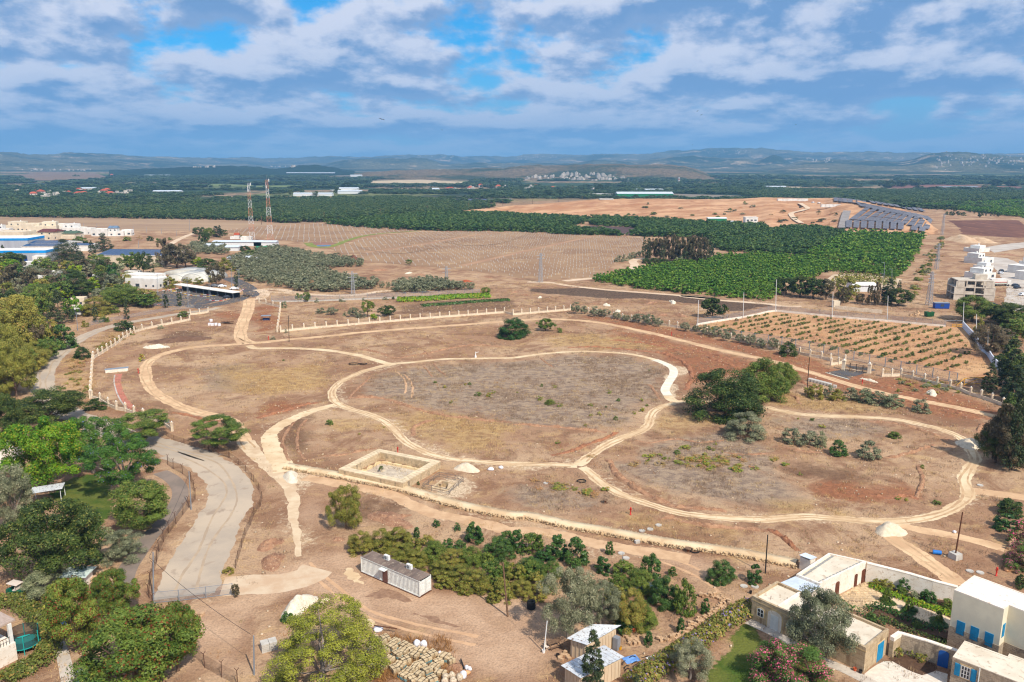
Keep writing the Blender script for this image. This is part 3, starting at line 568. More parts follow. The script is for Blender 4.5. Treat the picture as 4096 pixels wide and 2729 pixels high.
def crown_arrays(shape,nc,nl,leaf,seed,flower=0.0,flat_=1.0,rag=1.0,clump=None):
 r=np.random.default_rng(seed);z0,cr=SHAPES[shape];cr=clump or cr
 zz=r.random(nc*6);e=env(shape,zz);keep=r.random(nc*6)<(e/.5)**1.1;zz=zz[keep][:nc];e=e[keep][:nc];nc=len(zz)
 th=r.random(nc)*2*np.pi;rad=np.maximum(0,e-cr*.55)*np.sqrt(r.uniform(.12,1.0,nc))
 rad=np.where(r.random(nc)<.68,np.maximum(0,e-cr*r.uniform(.35,1.0,nc)*(.9)),rad)
# uneven outline: whole sectors bulge or fall back
 rad=rad*(1+.22*rag*np.sin(th*2+r.random()*6)+.14*rag*np.sin(th*3+zz*5+r.random()*6))*.9
 C=np.stack([rad*np.cos(th),rad*np.sin(th),z0+(1-z0)*np.clip(zz,.03,.97)],1);C[:,:2]+=(r.random(2)-.5)*.05*rag
 R_=cr*r.uniform(.6,1.3,nc)
 k=r.integers(0,nc,nl);d=r.normal(size=(nl,3));d[:,2]+=.45;d/=np.linalg.norm(d,axis=1)[:,None]
 P=C[k]+d*R_[k][:,None]*r.uniform(.55,1.08,nl)[:,None]*np.array([1,1,.85*flat_]);P[:,2]=np.clip(P[:,2],.012,1.04)
 ex=np.percentile(np.abs(P[:,:2]),98);P[:,:2]*=.5/ex;C[:,:2]*=.5/ex;zt=np.percentile(P[:,2],99.5);P[:,2]/=zt;C[:,2]/=zt
 n=d*1.25+r.normal(size=(nl,3))*.45+np.array([0,0,.25]);n/=np.linalg.norm(n,axis=1)[:,None]
 q=r.normal(size=(nl,3));t=np.cross(n,q);t/=(np.linalg.norm(t,axis=1)[:,None]+1e-9);b=np.cross(n,t)
 s=leaf*r.uniform(.6,1.35,nl)[:,None];t=t*s*np.array([1,1,flat_]);b=b*s*.55*np.array([1,1,flat_])
 V=np.stack([P-t-b,P+t-b*.6,P+b*1.3],1).reshape(-1,3);F=np.arange(nl*3).reshape(-1,3)
 cv=r.random(nc);fl=np.zeros(nl)
 if flower:
  fc=r.random(nc)<.75;fl=((r.random(nl)<flower)&fc[k]).astype(float)
 lv=r.random(nl);col=np.stack([np.clip(cv[k]*.6+lv*.5-.05,0,1),fl,r.random(nl),np.ones(nl)],1);col=np.repeat(col,3,0)
 return V,F,col,C
def tube_arrays(segs,n=6):
 V=[];F=[];b=0
 for a,c,r0,r1 in segs:
  a,c=Vector(a),Vector(c);d=(c-a).normalized();u=d.orthogonal().normalized();v=d.cross(u)
  for p,rr in((a,r0),(c,r1)):
   for i in range(n):w_=2*math.pi*i/n;V.append(p+u*(rr*math.cos(w_))+v*(rr*math.sin(w_)))
  F+=[q for i in range(n)for q in((b+i,b+(i+1)%n,b+n+(i+1)%n),(b+i,b+n+(i+1)%n,b+n+i))];b+=2*n
 return np.array([tuple(v)for v in V]),np.array(F)
def trunk_arrays(shape,C,seed,thick=.03,nlimb=8,lean=0.0,hgt=None):
 r=random.Random(seed);z0=SHAPES[shape][0];zt=hgt or max(.18,z0+.12);top=(lean*.1,lean*.06,zt);segs=[((0,0,-.02),(top[0]*.5,top[1]*.5,zt*.5),thick*1.25,thick),((top[0]*.5,top[1]*.5,zt*.5),top,thick,thick*.8)]
 if shape in('cyp','cone'):segs.append((top,(0,0,.8),thick*.8,thick*.2))
 idx=list(range(len(C)));r.shuffle(idx)
 for i in idx[:nlimb]:
  c=C[i];st=r.uniform(.55,1.0);a=(top[0]*st,top[1]*st,zt*st);mid=tuple((a[j]+c[j])/2+(.03*r.uniform(-1,1))for j in range(3));segs+=[(a,mid,thick*.55,thick*.36),(mid,tuple(c),thick*.36,thick*.12)]
 return tube_arrays(segs,5)
LOD={0:(4.0,.62),1:(.62,1.5),2:(.075,3.6)}
SPECS={'round':('round',90,9000,.020,'dark',0),'mid':('round',80,8500,.021,'mid',0),'bright':('round',70,8500,.022,'bright',.0),'jac':('umb',70,9000,.019,'jac',.015),'feather':('umb',60,8000,.02,'mid',0),'yflower':('round',70,8000,.021,'dark',.004),'euc':('tall',80,9000,.021,'yel',0),'olive':('round',70,8500,.018,'olive',0),'bush':('dome',95,7000,.023,'mid',0),'dbush':('dome',95,7000,.023,'dark',0),'obush':('dome',50,5500,.022,'olive',0),'gbush':('dome',50,5500,.022,'grey',0),'pom':('dome',60,7000,.022,'pom',0),'citrus':('dome',60,6500,.026,'citrus',0),'cyp':('cyp',170,9000,.03,'cyp',0),'cone':('cone',130,8500,.018,'cyp',0),'pine':('dome',210,15000,.0115,'pine',0),'red':('round',80,10000,.022,'red',.11),'olean':('dome',70,10000,.020,'olean',.24),'brown':('tall',70,7500,.021,'brown',0),'lemon':('dome',40,4000,.024,'lemon',0),'broom':('dome',30,3000,.03,'broom',0),'tallmid':('tall',70,8000,.022,'pom',0),'dry':('dome',30,2500,.022,'dry',0),'tree_dry':('round',60,6000,.02,'brown',0),'grove':('tall',70,7000,.02,'brown',0),'orch':('dome',40,3500,.03,'orch',0),'orchd':('dome',40,3500,.03,'orchd',0),'orchf':('dome',40,3500,.03,'orchf',0)}
PROTO={}
def proto(kind,lod,var=0,joined=False):
 key=(kind,lod,var,joined)
 if key in PROTO:return PROTO[key]
 sh,nc,nl,lf,mt,fl=SPECS[kind];kn,kl=LOD[lod];sd=hash((len(kind)*131+sum(map(ord,kind))*7+var*1009))&0xffff
 V,F,c,C=crown_arrays(sh,max(14,int(nc*(1.12,.75,.36)[lod])),max(150,int(nl*kn)),lf*kl,sd,fl,rag=1.0 if sh!='cyp' else.25,clump=(.062 if kind=='pine' else None)if lod<2 else SHAPES[sh][1]*1.35,flat_=FLAT.get(sh,1.0))
 tv,tf=trunk_arrays(sh,C,sd,.032 if sh in('umb','round')else.024,(9,6,2)[lod])
 bark=BARKG if kind in('olive','pine','jac')else BARK
 if joined:
  me=npmesh(kind,np.concatenate([V,tv]),np.concatenate([F,tf+len(V)]),False,np.concatenate([c,np.tile([.3,0,0,1],(len(tv),1))]),np.concatenate([np.zeros(len(F)),np.ones(len(tf))]))
  me.materials.append(LM[mt]);me.materials.append(bark);PROTO[key]=(me,)
 else:
  me=npmesh('crown',V,F,False,c);me.materials.append(LM[mt]);tm=npmesh('trunk',tv,tf,True);tm.materials.append(bark);PROTO[key]=(me,tm)
 return PROTO[key]
def plant_at(name,kind,pos,wid,hgt,label,cat='tree',group=None,lod=None,var=None,rz=None):
 d=math.hypot(pos[0],pos[1]);pxw=wid*FPX/d
 if lod is None:lod=0 if pxw>110 else 1 if pxw>34 else 2
 var=random.randint(0,1 if lod==0 else 3)if var is None else var;rz=random.uniform(0,6.28)if rz is None else rz
 sc=(wid*.95,wid*.95,hgt*.97)
 if pxw>75:
  cr,tm=proto(kind,lod,var);e=empty(name,pos,rz,label,cat,group);e.scale=sc
  link('crown',cr,parent=e);link('trunk',tm,parent=e);return e
 o=link(name,proto(kind,lod,var,True)[0],loc=pos,rz=rz);o.scale=sc;return tag(o,label,cat,group)
def plant(name,kind,t,x,y,wpx,ytop,label,cat='tree',group=None,**k):
 "plant by its foot (x, y), crown width and top as seen in the photograph"
 g=G(t,x,y);O=Vector((0,0,CAMH));s=ZT[t][2];zc=0.0
 if k.pop('trunk',0):
  d=(g-O).length;he=HT(t,x,y,x,ytop);td=CAMH/math.hypot(g.x,g.y);hgt=he*.7
  for _ in range(12):wid=wpx*s*d*(1-.55*hgt/CAMH)/FPX;hgt+=.5*(he-.6*hgt-math.hypot(.4*hgt,.5*wid*td))
 else:
  for _ in range(4):c=G(t,x,(y+ytop)/2,zc);v=c-O;d=v.length;sd=abs(v.z)/d;wid=wpx*s*d/FPX;E=(y-ytop)*s*d/FPX;b=math.sqrt(max((E/2)**2-(wid/2*sd)**2,(.26*wid)**2))/math.sqrt(1-sd*sd);zc=b*.95
  g=Vector((c.x,c.y,0));hgt=2*b
 hgt=max(.4,hgt);return plant_at(name,kind,g,wid,hgt,label,cat,group,**k)
TREES=[('broadleaf_tree','round','c0',370,870,550,375,'huge dark green broadleaf tree beside the golf cart','tree'),('broadleaf_tree','bright','c0',325,275,480,-240,'bright yellow green tree on the lawn','tree'),('jacaranda_tree','jac','c0',632,155,400,-255,'feathery green tree with a forked pale trunk above the lawn','tree'),('jacaranda_tree','jac','c0',860,325,430,-135,'feathery green tree dotted with blue flowers by the lane','tree'),('broadleaf_tree','feather','b0',1250,1405,470,1125,'olive green spreading tree beside the road bend','tree'),('broadleaf_tree','feather','b0',1930,1445,470,1185,'lone spreading tree where the sandy tracks meet','tree'),('broadleaf_tree','yflower','b0',400,1235,540,930,'dark green tree with yellow blossoms above the bright tree','tree'),('broadleaf_tree','round','b0',60,1430,300,990,'dark tree at the picture edge behind the bright tree','tree'),('shrub','dbush','b0',855,1095,155,1000,'green shrub at the corner of the pillar wall','shrub'),('shrub','dbush','b0',735,632,128,538,'dark round shrub outside the pillar wall corner','shrub'),('shrub','dbush','b0',1110,375,150,308,'low green shrub leaning over the pillar wall','shrub'),('eucalyptus_tree','euc','b0',190,560,420,110,'tall yellowish eucalyptus on the road bend','tree'),('eucalyptus_tree','euc','b0',120,960,300,540,'yellow green eucalyptus overhanging the shaded road','tree'),('eucalyptus_tree','euc','b0',20,760,260,330,'eucalyptus with pale crown at the western edge','tree'),('conifer_tree','cone','b0',520,312,190,45,'dense grey green conical cypress by the small white hut','tree'),('broadleaf_tree','citrus','b0',570,535,200,345,'glossy green round tree on the road edge','tree'),('shrub','pom','b0',470,470,180,300,'olive brown bush behind the glossy round tree','shrub'),('shrub','mid','b0',420,640,170,470,'green bush above the shaded road','shrub'),('broadleaf_tree','mid','b0',370,270,190,20,'light green tree beside the conical cypress','tree'),('broadleaf_tree','bright','b0',640,270,120,90,'small bright green tree next to the white hut','tree'),('broadleaf_tree','grey','c0',90,530,230,150,'loose grey green tree left of the huge dark tree','tree')if False else('broadleaf_tree','olive','c0',90,530,240,150,'loose grey green tree beyond the huge dark tree','tree'),('broadleaf_tree','mid','c0',950,545,400,225,'leaning green tree between lawn and lane','tree'),('shrub','obush','c0',800,740,260,550,'feathery grass like bush by the lane','shrub'),('shrub','gbush','c0',310,990,290,800,'pale grey green bush beside the golf cart','shrub'),('red_pod_tree','red','c0',900,1640,640,1110,'big tree with red seed pods in the foreground','tree'),('red_pod_tree','red','c0',480,1330,330,905,'smaller tree with red pods beside the footpath','tree'),('red_pod_tree','red','c0',1180,1480,260,1075,'upright tree with a few red pods near the dirt yard','tree'),('red_pod_tree','red','c0',760,1130,250,830,'green tree crown reaching over the asphalt lane','tree'),('shrub','lemon','c0',385,1110,150,915,'lemon yellow shrub beside the footpath','shrub'),('broadleaf_tree','tallmid','c1',600,535,200,245,'narrow yellow green tree standing alone in the dirt','tree'),('pine_tree','pine','c1',440,1640,830,1040,'broad yellow green pine in the foreground','tree'),('shrub','citrus','c1',215,1160,100,1098,'small bright bush beside the white gravel heap','shrub'),('olive_tree','olive','c2',380,1280,350,812,'big silvery olive tree next to the tin sheds','tree'),('olive_tree','olive','c2',600,1190,240,890,'second silvery olive crown behind the tin sheds','tree'),('cypress_tree','cyp','c2',545,1640,140,1250,'slim cypress in front of the lower tin shed','tree'),('cypress_tree','cyp','c2',840,1640,60,1522,'small cypress tip beside the flowering hedge','tree'),('broadleaf_tree','olive','c2',1210,1560,270,1310,'wispy grey green tree on the lawn edge','tree'),('broadleaf_tree','pom','c2',790,1190,240,930,'yellow green tree beside the big olive','tree'),('olive_tree','olive','c3',355,1440,360,985,'tall loose olive tree before the stone house','tree'),('oleander_bush','olean','c3',165,1640,470,1295,'round bush covered with pink flowers on the lawn','shrub'),('broadleaf_tree','dbush','b2',1920,1185,600,735,'biggest dark fig tree in the open site','tree'),('broadleaf_tree','bush','b2',2230,1010,420,640,'lighter green tree right behind the biggest fig tree','tree'),('olive_tree','obush','b2',2100,1350,390,1105,'bushy olive tree below the biggest fig tree','tree'),('broadleaf_tree','mid','b3',130,960,280,680,'round green tree right of the lighter green tree','tree'),('broadleaf_tree','citrus','b2',15,455,270,280,'compact round tree beside the far dirt track','tree'),('broadleaf_tree','mid','b2',300,393,150,278,'small dark tree near the compact round tree','tree'),('shrub','bush','b2',425,407,52,362,'tiny bush below the small dark tree','shrub'),('broadleaf_tree','round','b2',1800,275,210,95,'dark bushy tree by the mesh fence corner','tree'),('broadleaf_tree','dry','b2',1920,278,85,185,'withered reddish tree by the mesh fence corner','tree'),('cypress_tree','cyp','b3',2180,920,190,480,'tall thick cypress beside the white wall','tree'),('conifer_tree','cone','b3',2235,1600,210,930,'towering dark conifer at the eastern edge','tree'),('broadleaf_tree','round','b3',2060,1560,260,1260,'dark tree shading the grey gravel heap','tree'),('conifer_tree','cyp','b3',1995,940,110,700,'narrow dark conifer by the yellow gate','tree'),('shrub','citrus','b3',2210,1010,150,870,'glossy bush with pale flowers below the thick cypress','shrub'),('broadleaf_tree','mid','b3',1840,300,320,95,'spreading tree beside the unfinished house','tree'),('broadleaf_tree','round','b3',2130,335,300,150,'dark bushy tree behind the white wall','tree'),('broadleaf_tree','mid','b3',2230,470,200,300,'green tree over the white wall','tree'),('broadleaf_tree','tree_dry','b3',2000,600,290,350,'olive brown tree behind the tall white posts','tree'),('shrub','pom','b3',1900,420,90,290,'yellowish bush by the white wall corner','shrub'),('shrub','dbush','b3',2090,700,130,600,'green bush leaning on the white wall','shrub'),('shrub','dbush','c3',1640,432,160,335,'dark bush above the ruined stone wall','shrub'),('shrub','citrus','c3',1605,535,135,435,'green bush beside the ruined stone wall','shrub'),('shrub','olean','c3',1710,630,140,490,'flowering bush above the ruined wall end','shrub'),('shrub','olean','c3',1700,790,190,630,'large bush with few pink flowers at the picture edge','shrub'),('shrub','dbush','c3',1715,925,80,850,'small dark bush behind the cream house roof','shrub'),]
for i,T in enumerate(TREES):plant(*T[:8],cat=T[8],trunk=T[2]=='c0' and T[3]in(325,632,860))
oliv=[(570,240,100,130),(650,240,72,165),(745,262,122,170),(835,268,96,195),(943,285,88,222),(1022,300,92,245),(1135,318,126,235),(1230,340,112,240),(1312,352,88,275),(1555,395,92,315),(1650,400,78,340),(1735,430,92,335),(1830,450,102,345),(1920,482,82,400),(1955,455,90,365),(2040,500,82,415),(2140,520,112,418),(2230,545,98,462)]
for i,(x,y,w_,tp)in enumerate(oliv):plant('olive_tree','olive','b2',x,y,w_,tp,f'{ordw(i)} silvery olive tree from the pillar wall end along the far dirt track','tree','olive trees lining the dirt track')
plant('olive_tree','olive','b3',50,560,100,455,'nineteenth silvery olive tree from the pillar wall end along the far dirt track','tree','olive trees lining the dirt track')
plant('shrub','dbush','b3',185,610,165,490,'dark bush ending the olive row near the gate','shrub')
shr=[('b3',345,962,60,900,'pom'),('b3',430,990,150,868,'pom'),('b3',548,982,104,878,'obush'),('b3',618,1012,140,912,'pom'),('b3',742,1012,116,898,'obush'),('b3',870,1028,170,912,'gbush'),('b3',905,1035,80,970,'gbush'),('b3',1000,1046,170,935,'obush'),('b3',1125,1072,170,955,'gbush'),('b3',1372,1112,165,1008,'obush')]
for i,(t,x,y,w_,tp,k)in enumerate(shr):plant('shrub',k,t,x,y,w_,tp,f'{ordw(i)} bush from the lamp post in the row below the dirt track','shrub','bushes below the dirt track')
lone=[('b3',235,1400,200,1252,'obush','dark olive bush, first of the clump inside the eastern loop'),('b3',370,1420,180,1285,'obush','silvery olive bush in the middle of the eastern clump'),('b3',480,1430,100,1295,'gbush','pale grey bush at the right of the eastern clump'),('b3',640,1500,150,1372,'citrus','glossy green bush between two olive bushes in the eastern loop'),('b3',915,1532,195,1378,'obush','single round olive bush inside the eastern loop'),('b3',1130,1350,95,1292,'bush','small green bush beside the pale gravel patch'),('b1',580,232,92,180,'obush','low olive bush in the fallow plot behind the wall'),('b1',685,248,104,178,'olive','second low olive bush in the fallow plot'),('b1',795,255,42,218,'obush','tiny olive bush in the fallow plot'),('b1',868,265,104,178,'olive','rounded olive tree behind the pillar wall'),('b1',938,275,84,208,'obush','olive bush beside the rounded olive tree'),('b1',1000,270,125,118,'feather','tall tree with bare trunk behind the pillar wall'),('b1',1172,258,155,162,'round','dark spreading tree behind the pillar wall'),('b1',1060,288,68,235,'bright','bright bush against the pillar wall'),('b1',385,128,60,55,'mid','small tree beside the sandy junction'),('b1',455,128,80,42,'mid','small tree right of the sandy junction tree'),('b1',250,185,55,125,'gbush','grey bush at the wall corner'),('b1',268,405,36,375,'obush','tiny bush at the pillar wall foot'),('b1',150,468,52,438,'obush','grey bush by the sandy track'),('b1',545,135,46,95,'obush','little bush at the low fence wall'),('b1',775,130,55,90,'obush','second little bush at the low fence wall'),('b1',1160,112,55,82,'obush','third little bush at the low fence wall'),('b1',965,120,35,88,'obush','fourth little bush at the low fence wall'),('b1',1230,108,32,80,'dbush','dark little bush at the low fence wall'),('b1',2060,60,90,0,'mid','small tree beside the debris strip'),('c1',845,133,34,106,'dbush','green bush growing inside the stone pool'),('c1',1095,237,22,210,'dbush','small bush at the outer pool wall'),('b1',655,1232,70,1185,'bush','green weed bush inside the small western loop'),('c0',1590,990,60,905,'brown','dry bush at the gate post'),('c0',1540,830,70,790,'pom','weed bush at the road edge fence'),('b0',1435,368,55,342,'gbush','grey green bush at the pillar wall foot'),('b0',1640,262,90,215,'bush','bush on the outer side of the pillar wall'),('b0',760,355,60,300,'pom','brown green bush beside the lamp post on the road'),('b0',930,310,80,262,'bush','bush behind the roadside mesh fence'),('b0',1270,660,60,600,'broom','weedy bush inside the pillar wall')]
for t,x,y,w_,tp,k,lb in lone:plant('tree' if k in('feather','round','olive','mid')else 'shrub',k,t,x,y,w_,tp,lb,'tree' if k in('feather','round','olive','mid')else 'shrub')
# the orchard garden in the foreground
gard=[('c1',700,700,180,545,'pom'),('c1',850,680,170,530,'pom'),('c1',950,660,190,520,'pom'),('c1',1060,690,130,590,'pom'),('c1',1150,680,160,565,'pom'),('c1',1000,750,180,620,'pom'),('c1',1200,760,200,610,'bush'),('c1',1100,790,170,680,'pom'),('c1',1290,700,110,600,'citrus'),('c1',1370,690,100,610,'citrus'),('c1',1330,800,200,660,'pom'),('c1',1450,790,180,650,'bush'),('c1',1250,860,170,740,'pom'),('c1',1370,900,200,770,'pom'),('c1',1300,930,150,830,'pom'),('c1',1480,960,200,800,'pom'),('c1',1420,970,130,870,'pom'),('c1',1590,890,160,750,'bush'),('c1',1560,790,110,690,'bush'),('c1',1670,1010,150,870,'pom'),('c1',1640,940,110,850,'bush'),('c1',1690,860,120,750,'bush'),('c1',1600,1030,90,960,'pom'),('c2',20,900,160,760,'pom'),('c2',110,870,140,740,'bush'),('c2',60,990,170,870,'pom'),('c2',170,940,150,820,'pom'),('c2',270,870,170,750,'bush'),('c2',190,1010,120,900,'pom'),('c2',250,960,120,850,'bush'),('c2',700,1020,160,920,'pom'),('c2',900,1200,190,1060,'bush'),('c2',760,1230,130,1130,'citrus'),('c2',850,1120,150,1000,'bush')]
for i,(t,x,y,w_,tp,k)in enumerate(gard):plant('garden_bush',k,t,x,y,w_,tp,'dense olive green bush in the thicket behind the grey container','bush','garden thicket bushes')
cit=[('c1',1470,625,145,488,'round dark citrus bush standing free above the thicket'),('c1',1635,742,185,590,'citrus bush at the upper edge of the thicket'),('c1',1690,640,120,545,'citrus bush near the worn track above the thicket'),('c2',30,690,120,540,'citrus bush right of the thicket edge'),('c2',140,702,160,560,'loose citrus bush beside the paired citrus bushes'),('c2',305,735,165,575,'left one of the paired dark citrus bushes'),('c2',440,772,165,592,'right one of the paired dark citrus bushes'),('c2',205,770,125,680,'citrus bush below the paired citrus bushes'),('c2',120,830,170,725,'broad citrus bush at the thicket corner'),('c2',612,832,115,722,'small citrus tree with a clear trunk'),('c2',755,855,155,740,'yellowish citrus tree beside the thin metal post'),('c2',945,885,150,708,'upright citrus tree below the worn track'),('c2',700,945,100,832,'dark citrus bush before the yellowish tree'),('c2',860,975,210,800,'half bare citrus tree over the blue tarp'),('c2',1025,1055,185,862,'green citrus tree over the blue tarp'),('c2',1170,1100,145,885,'tall citrus tree above the stone heap wall'),('c2',1412,892,168,752,'lone round citrus bush in the dirt yard'),('c2',1085,850,55,788,'young citrus sapling in the dirt yard'),('c2',660,705,60,618,'young sapling beside the two manhole lids'),('c2',1640,900,95,778,'thin bush near the lamp post and stone house'),('c2',925,1312,70,1228,'small green bush beside the boulder heap'),('c2',1140,1232,65,1138,'small sapling inside the dry stone wall'),('c2',1305,1102,62,1005,'small sapling by the dry stone wall end'),('c1',1218,520,50,472,'young sapling above the thicket'),('c1',1355,545,50,490,'thin sapling above the thicket'),('c1',1085,590,55,522,'sapling at the thicket top edge')]
for t,x,y,w_,tp,lb in cit:plant('citrus_bush','bush' if 'yellow' in lb or 'half' in lb or 'tall' in lb or 'loose' in lb else 'citrus',t,x,y,w_,tp,lb,'bush')
# green weeds in the meadow
wd_=[('b2',340,1052,90,1000),('b2',250,1010,55,970),('b2',430,1068,55,1035),('b2',265,890,26,862),('b2',382,898,40,872),('b2',872,950,40,915),('b2',955,1020,40,992),('b2',1165,1020,42,990),('b2',702,1062,46,1038),('b2',842,1078,24,1060),('b2',782,1145,48,1112),('b2',708,1152,38,1130),('b2',930,1190,44,1152),('b2',1168,1115,56,1078),('b2',1095,1135,34,1108),('b2',1210,1065,30,1045),('b2',660,1245,38,1222),('b2',412,1398,50,1378),('b2',1228,752,18,735),('b2',48,948,26,932),('b2',450,1460,20,1445),('b1',1990,972,62,935),('b1',2092,985,62,942),('b1',2128,950,44,922),('b1',1915,875,34,848),('b1',1878,878,30,855),('b1',1692,900,42,876),('b1',1605,858,36,838),('b1',1748,1040,34,1012),('b2',1820,1410,34,1382),('b2',1762,1452,44,1422),('b2',1806,1462,32,1440),('b2',1730,1508,54,1475),('b2',1480,1492,62,1455),('b2',1222,1560,50,1525),('b2',1884,1482,22,1462),('b3',398,1196,36,1170),('b3',480,1252,62,1230),('b3',272,1182,24,1160),('c3',1042,125,26,100),('c3',882,334,34,315),('c3',937,342,30,320),('c3',1140,366,46,345),('c3',218,172,28,150),('b1',1150,1256,26,1242),('b1',246,658,22,644),('b1',930,1318,30,1302)]
for i,(t,x,y,w_,tp)in enumerate(wd_):plant('weed_clump','broom' if i%3 else 'bush',t,x,y,w_,tp,'low green weed clump in the dry meadow','weed','green weed clumps in the dry meadow')
# ------------------------------------------------------------------ orchards, groves and rows (mass planting by geometry nodes, the nearest as trees)
def rowpts(P,sp,ang=0.0,jit=.12,row=None,seed=0):
 "points on a row grid inside world polygon P"
 row=row or sp;xs=[p[0]for p in P];ys=[p[1]for p in P];cx,cy=sum(xs)/len(xs),sum(ys)/len(ys);Rm=max(math.hypot(x-cx,y-cy)for x,y in zip(xs,ys))
 a=np.arange(-Rm,Rm,sp);b=np.arange(-Rm,Rm,row);A,B=np.meshgrid(a,b);r=np.random.default_rng(seed);A=A+r.normal(size=A.shape)*sp*jit;B=B+r.normal(size=B.shape)*row*jit*.6
 X=cx+A*math.cos(ang)-B*math.sin(ang);Y=cy+A*math.sin(ang)+B*math.cos(ang);m=inpoly(P,X,Y)&(r.random(X.shape)>.03);return np.stack([X[m],Y[m]],1)
_gn={}
def scatter(name,P2,src,sc,label,seed=0,svar=.22,zs=None,hvar=.2):
 "one stuff object: copies of the mesh of object src on the points P2"
 r=np.random.default_rng(seed);n=len(P2)
 Z=np.zeros(n)if zs is None else zs;V=np.stack([P2[:,0],P2[:,1],Z],1)
 me=bpy.data.meshes.new(name);me.vertices.add(n);me.vertices.foreach_set('co',V.astype(np.float32).ravel())
 k=1+svar*(r.random(n)*2-1);S=np.stack([sc[0]*k,sc[0]*k,sc[1]*(1+hvar*(r.random(n)*2-1))],1).astype(np.float32)
 at=me.attributes.new('sc','FLOAT_VECTOR','POINT');at.data.foreach_set('vector',S.ravel())
 rt=np.stack([r.normal(size=n)*.04,r.normal(size=n)*.04,r.random(n)*6.28],1).astype(np.float32);at=me.attributes.new('rt','FLOAT_VECTOR','POINT');at.data.foreach_set('vector',rt.ravel())
 o=link(name,me);ng=bpy.data.node_groups.new('plant_'+name,'GeometryNodeTree');ng.interface.new_socket('Geometry',in_out='INPUT',socket_type='NodeSocketGeometry');ng.interface.new_socket('Geometry',in_out='OUTPUT',socket_type='NodeSocketGeometry')
 N=ng.nodes;gi=N.new('NodeGroupInput');go=N.new('NodeGroupOutput');ip=N.new('GeometryNodeInstanceOnPoints');oi=N.new('GeometryNodeObjectInfo');oi.inputs['Object'].default_value=src;oi.inputs['As Instance'].default_value=True;oi.transform_space='ORIGINAL'
 def na(nm):q=N.new('GeometryNodeInputNamedAttribute');q.data_type='FLOAT_VECTOR';q.inputs[0].default_value=nm;return q.outputs[0]
 lk=ng.links.new;lk(gi.outputs[0],ip.inputs['Points']);lk(oi.outputs['Geometry'],ip.inputs['Instance']);lk(na('sc'),ip.inputs['Scale'])
 e2r=N.new('FunctionNodeEulerToRotation');lk(na('rt'),e2r.inputs[0]);lk(e2r.outputs[0],ip.inputs['Rotation']);lk(ip.outputs[0],go.inputs[0])
 md=o.modifiers.new('plants','NODES');md.node_group=ng;return tag(o,label,None,None,'stuff')
def grove(P2,kind,wid,hgt,nind,iname,ilabel,group,sname,slabel,seed=0,lod=2,svar=.3,cat='tree'):
 "nearest nind points become trees of their own, the rest one mass"
 d=np.hypot(P2[:,0],P2[:,1]);P2=P2[np.argsort(d)];first=None;r=random.Random(seed)
 for i in range(min(nind,len(P2))):
  k=1+svar*(r.random()*2-1);o=link(iname,proto(kind,lod,i%4,True)[0],loc=(P2[i,0],P2[i,1],0),rz=r.uniform(0,6.28));o.scale=(wid*k,wid*k,hgt*(1+.2*(r.random()*2-1)));tag(o,ilabel,cat,group)
 if len(P2)>nind:
  for v in range(2):
   sub=P2[nind:][v::2]
   if not len(sub):continue
   key=('src',kind,lod,v)
   if key not in _gn:
    _gn[key]=None
   srcs=[q for q in COL.objects if q.type=='MESH' and q.data==proto(kind,lod,v,True)[0]][:1]
   if not srcs:
    so_=link(iname,proto(kind,lod,v,True)[0],loc=(sub[0,0],sub[0,1],0));so_.scale=(wid,wid,hgt);tag(so_,('nearest ','second nearest ')[v]+ilabel,cat,group);srcs=[so_];sub=sub[1:]
   scatter(sname,sub,srcs[0],(wid,hgt),slabel+(' in lighter green' if v else ' in deeper green'),seed+v,svar)
O1=L('a2','700 1322 1000 1262 1380 1190 1650 1150 1890 1110 2354 1085')+L('a3','0 1095 300 1118 650 1165 1240 1265 1180 1300 1000 1270 760 1245 560 1240 420 1300 300 1330 120 1340 60 1490 -60 1500')+L('a2','2100 1480 1500 1432 1100 1382')
O2=L('a3','735 895 1000 900 1430 925 1350 1080 1262 1255 960 1205 650 1155 330 1115 520 1010')
O3=L('a2','1860 1040 1850 985 2354 870')+L('a3','0 870 200 835 500 850 715 885 490 1000 300 1105 0 1080')+L('a2','2354 1070')
O4a=L('a1','630 797 850 770 1200 742 1700 705 2354 715')+L('a2','0 722 500 745 740 760 520 835 280 878 0 870')+L('a1','2354 868 1500 858 1000 830')
O4b=L('a2','740 755 1000 755 1500 785 1800 805 2300 828 2354 865 2000 940 1850 985 1820 925 1250 915 1070 905 1200 836 740 810')
O4c=L('a2','300 885 520 848 720 865 1000 890 990 908 700 900')
O5=L('a1','-10 625 300 590 800 570 1300 555 1900 608 2200 640 1900 690 1000 748 600 780 300 790 0 770')+L('a0','2354 772 2000 758 1300 748 500 740 -300 728 -300 672 700 662 1300 656 2000 628 2330 622')
grove(rowpts(O1,3.9,R(8),.16,4.4,1),'orch',4.6,3.4,150,'orchard_tree','small leafy tree at the near edge of the bright green orchard','trees at the near edge of the bright orchard','orchard','bright green orchard rows right of the cypress grove',1)
grove(rowpts(O2,5.4,R(-14),.14,8.5,2),'orch',6.6,5.2,60,'orchard_tree','round orchard tree in the tall rows below the solar panels','trees in the tall rows below the solar panels','orchard','tall orchard rows below the solar panels',3)
grove(rowpts(O3,5.6,R(5),.16,6.5,3),'orchd',7.0,4.6,0,'orchard_tree','dark round tree in the orchard below the quarry','orchard trees below the quarry','orchard','dark orchard block below the quarry mound',5)
grove(rowpts(O4a,6.2,R(5),.16,7.0,4),'orchd',7.6,5.2,60,'orchard_tree','dark orchard tree bordering the guarded young trees','orchard trees bordering the ploughed field','orchard','wide dark orchard behind the ploughed field',7)
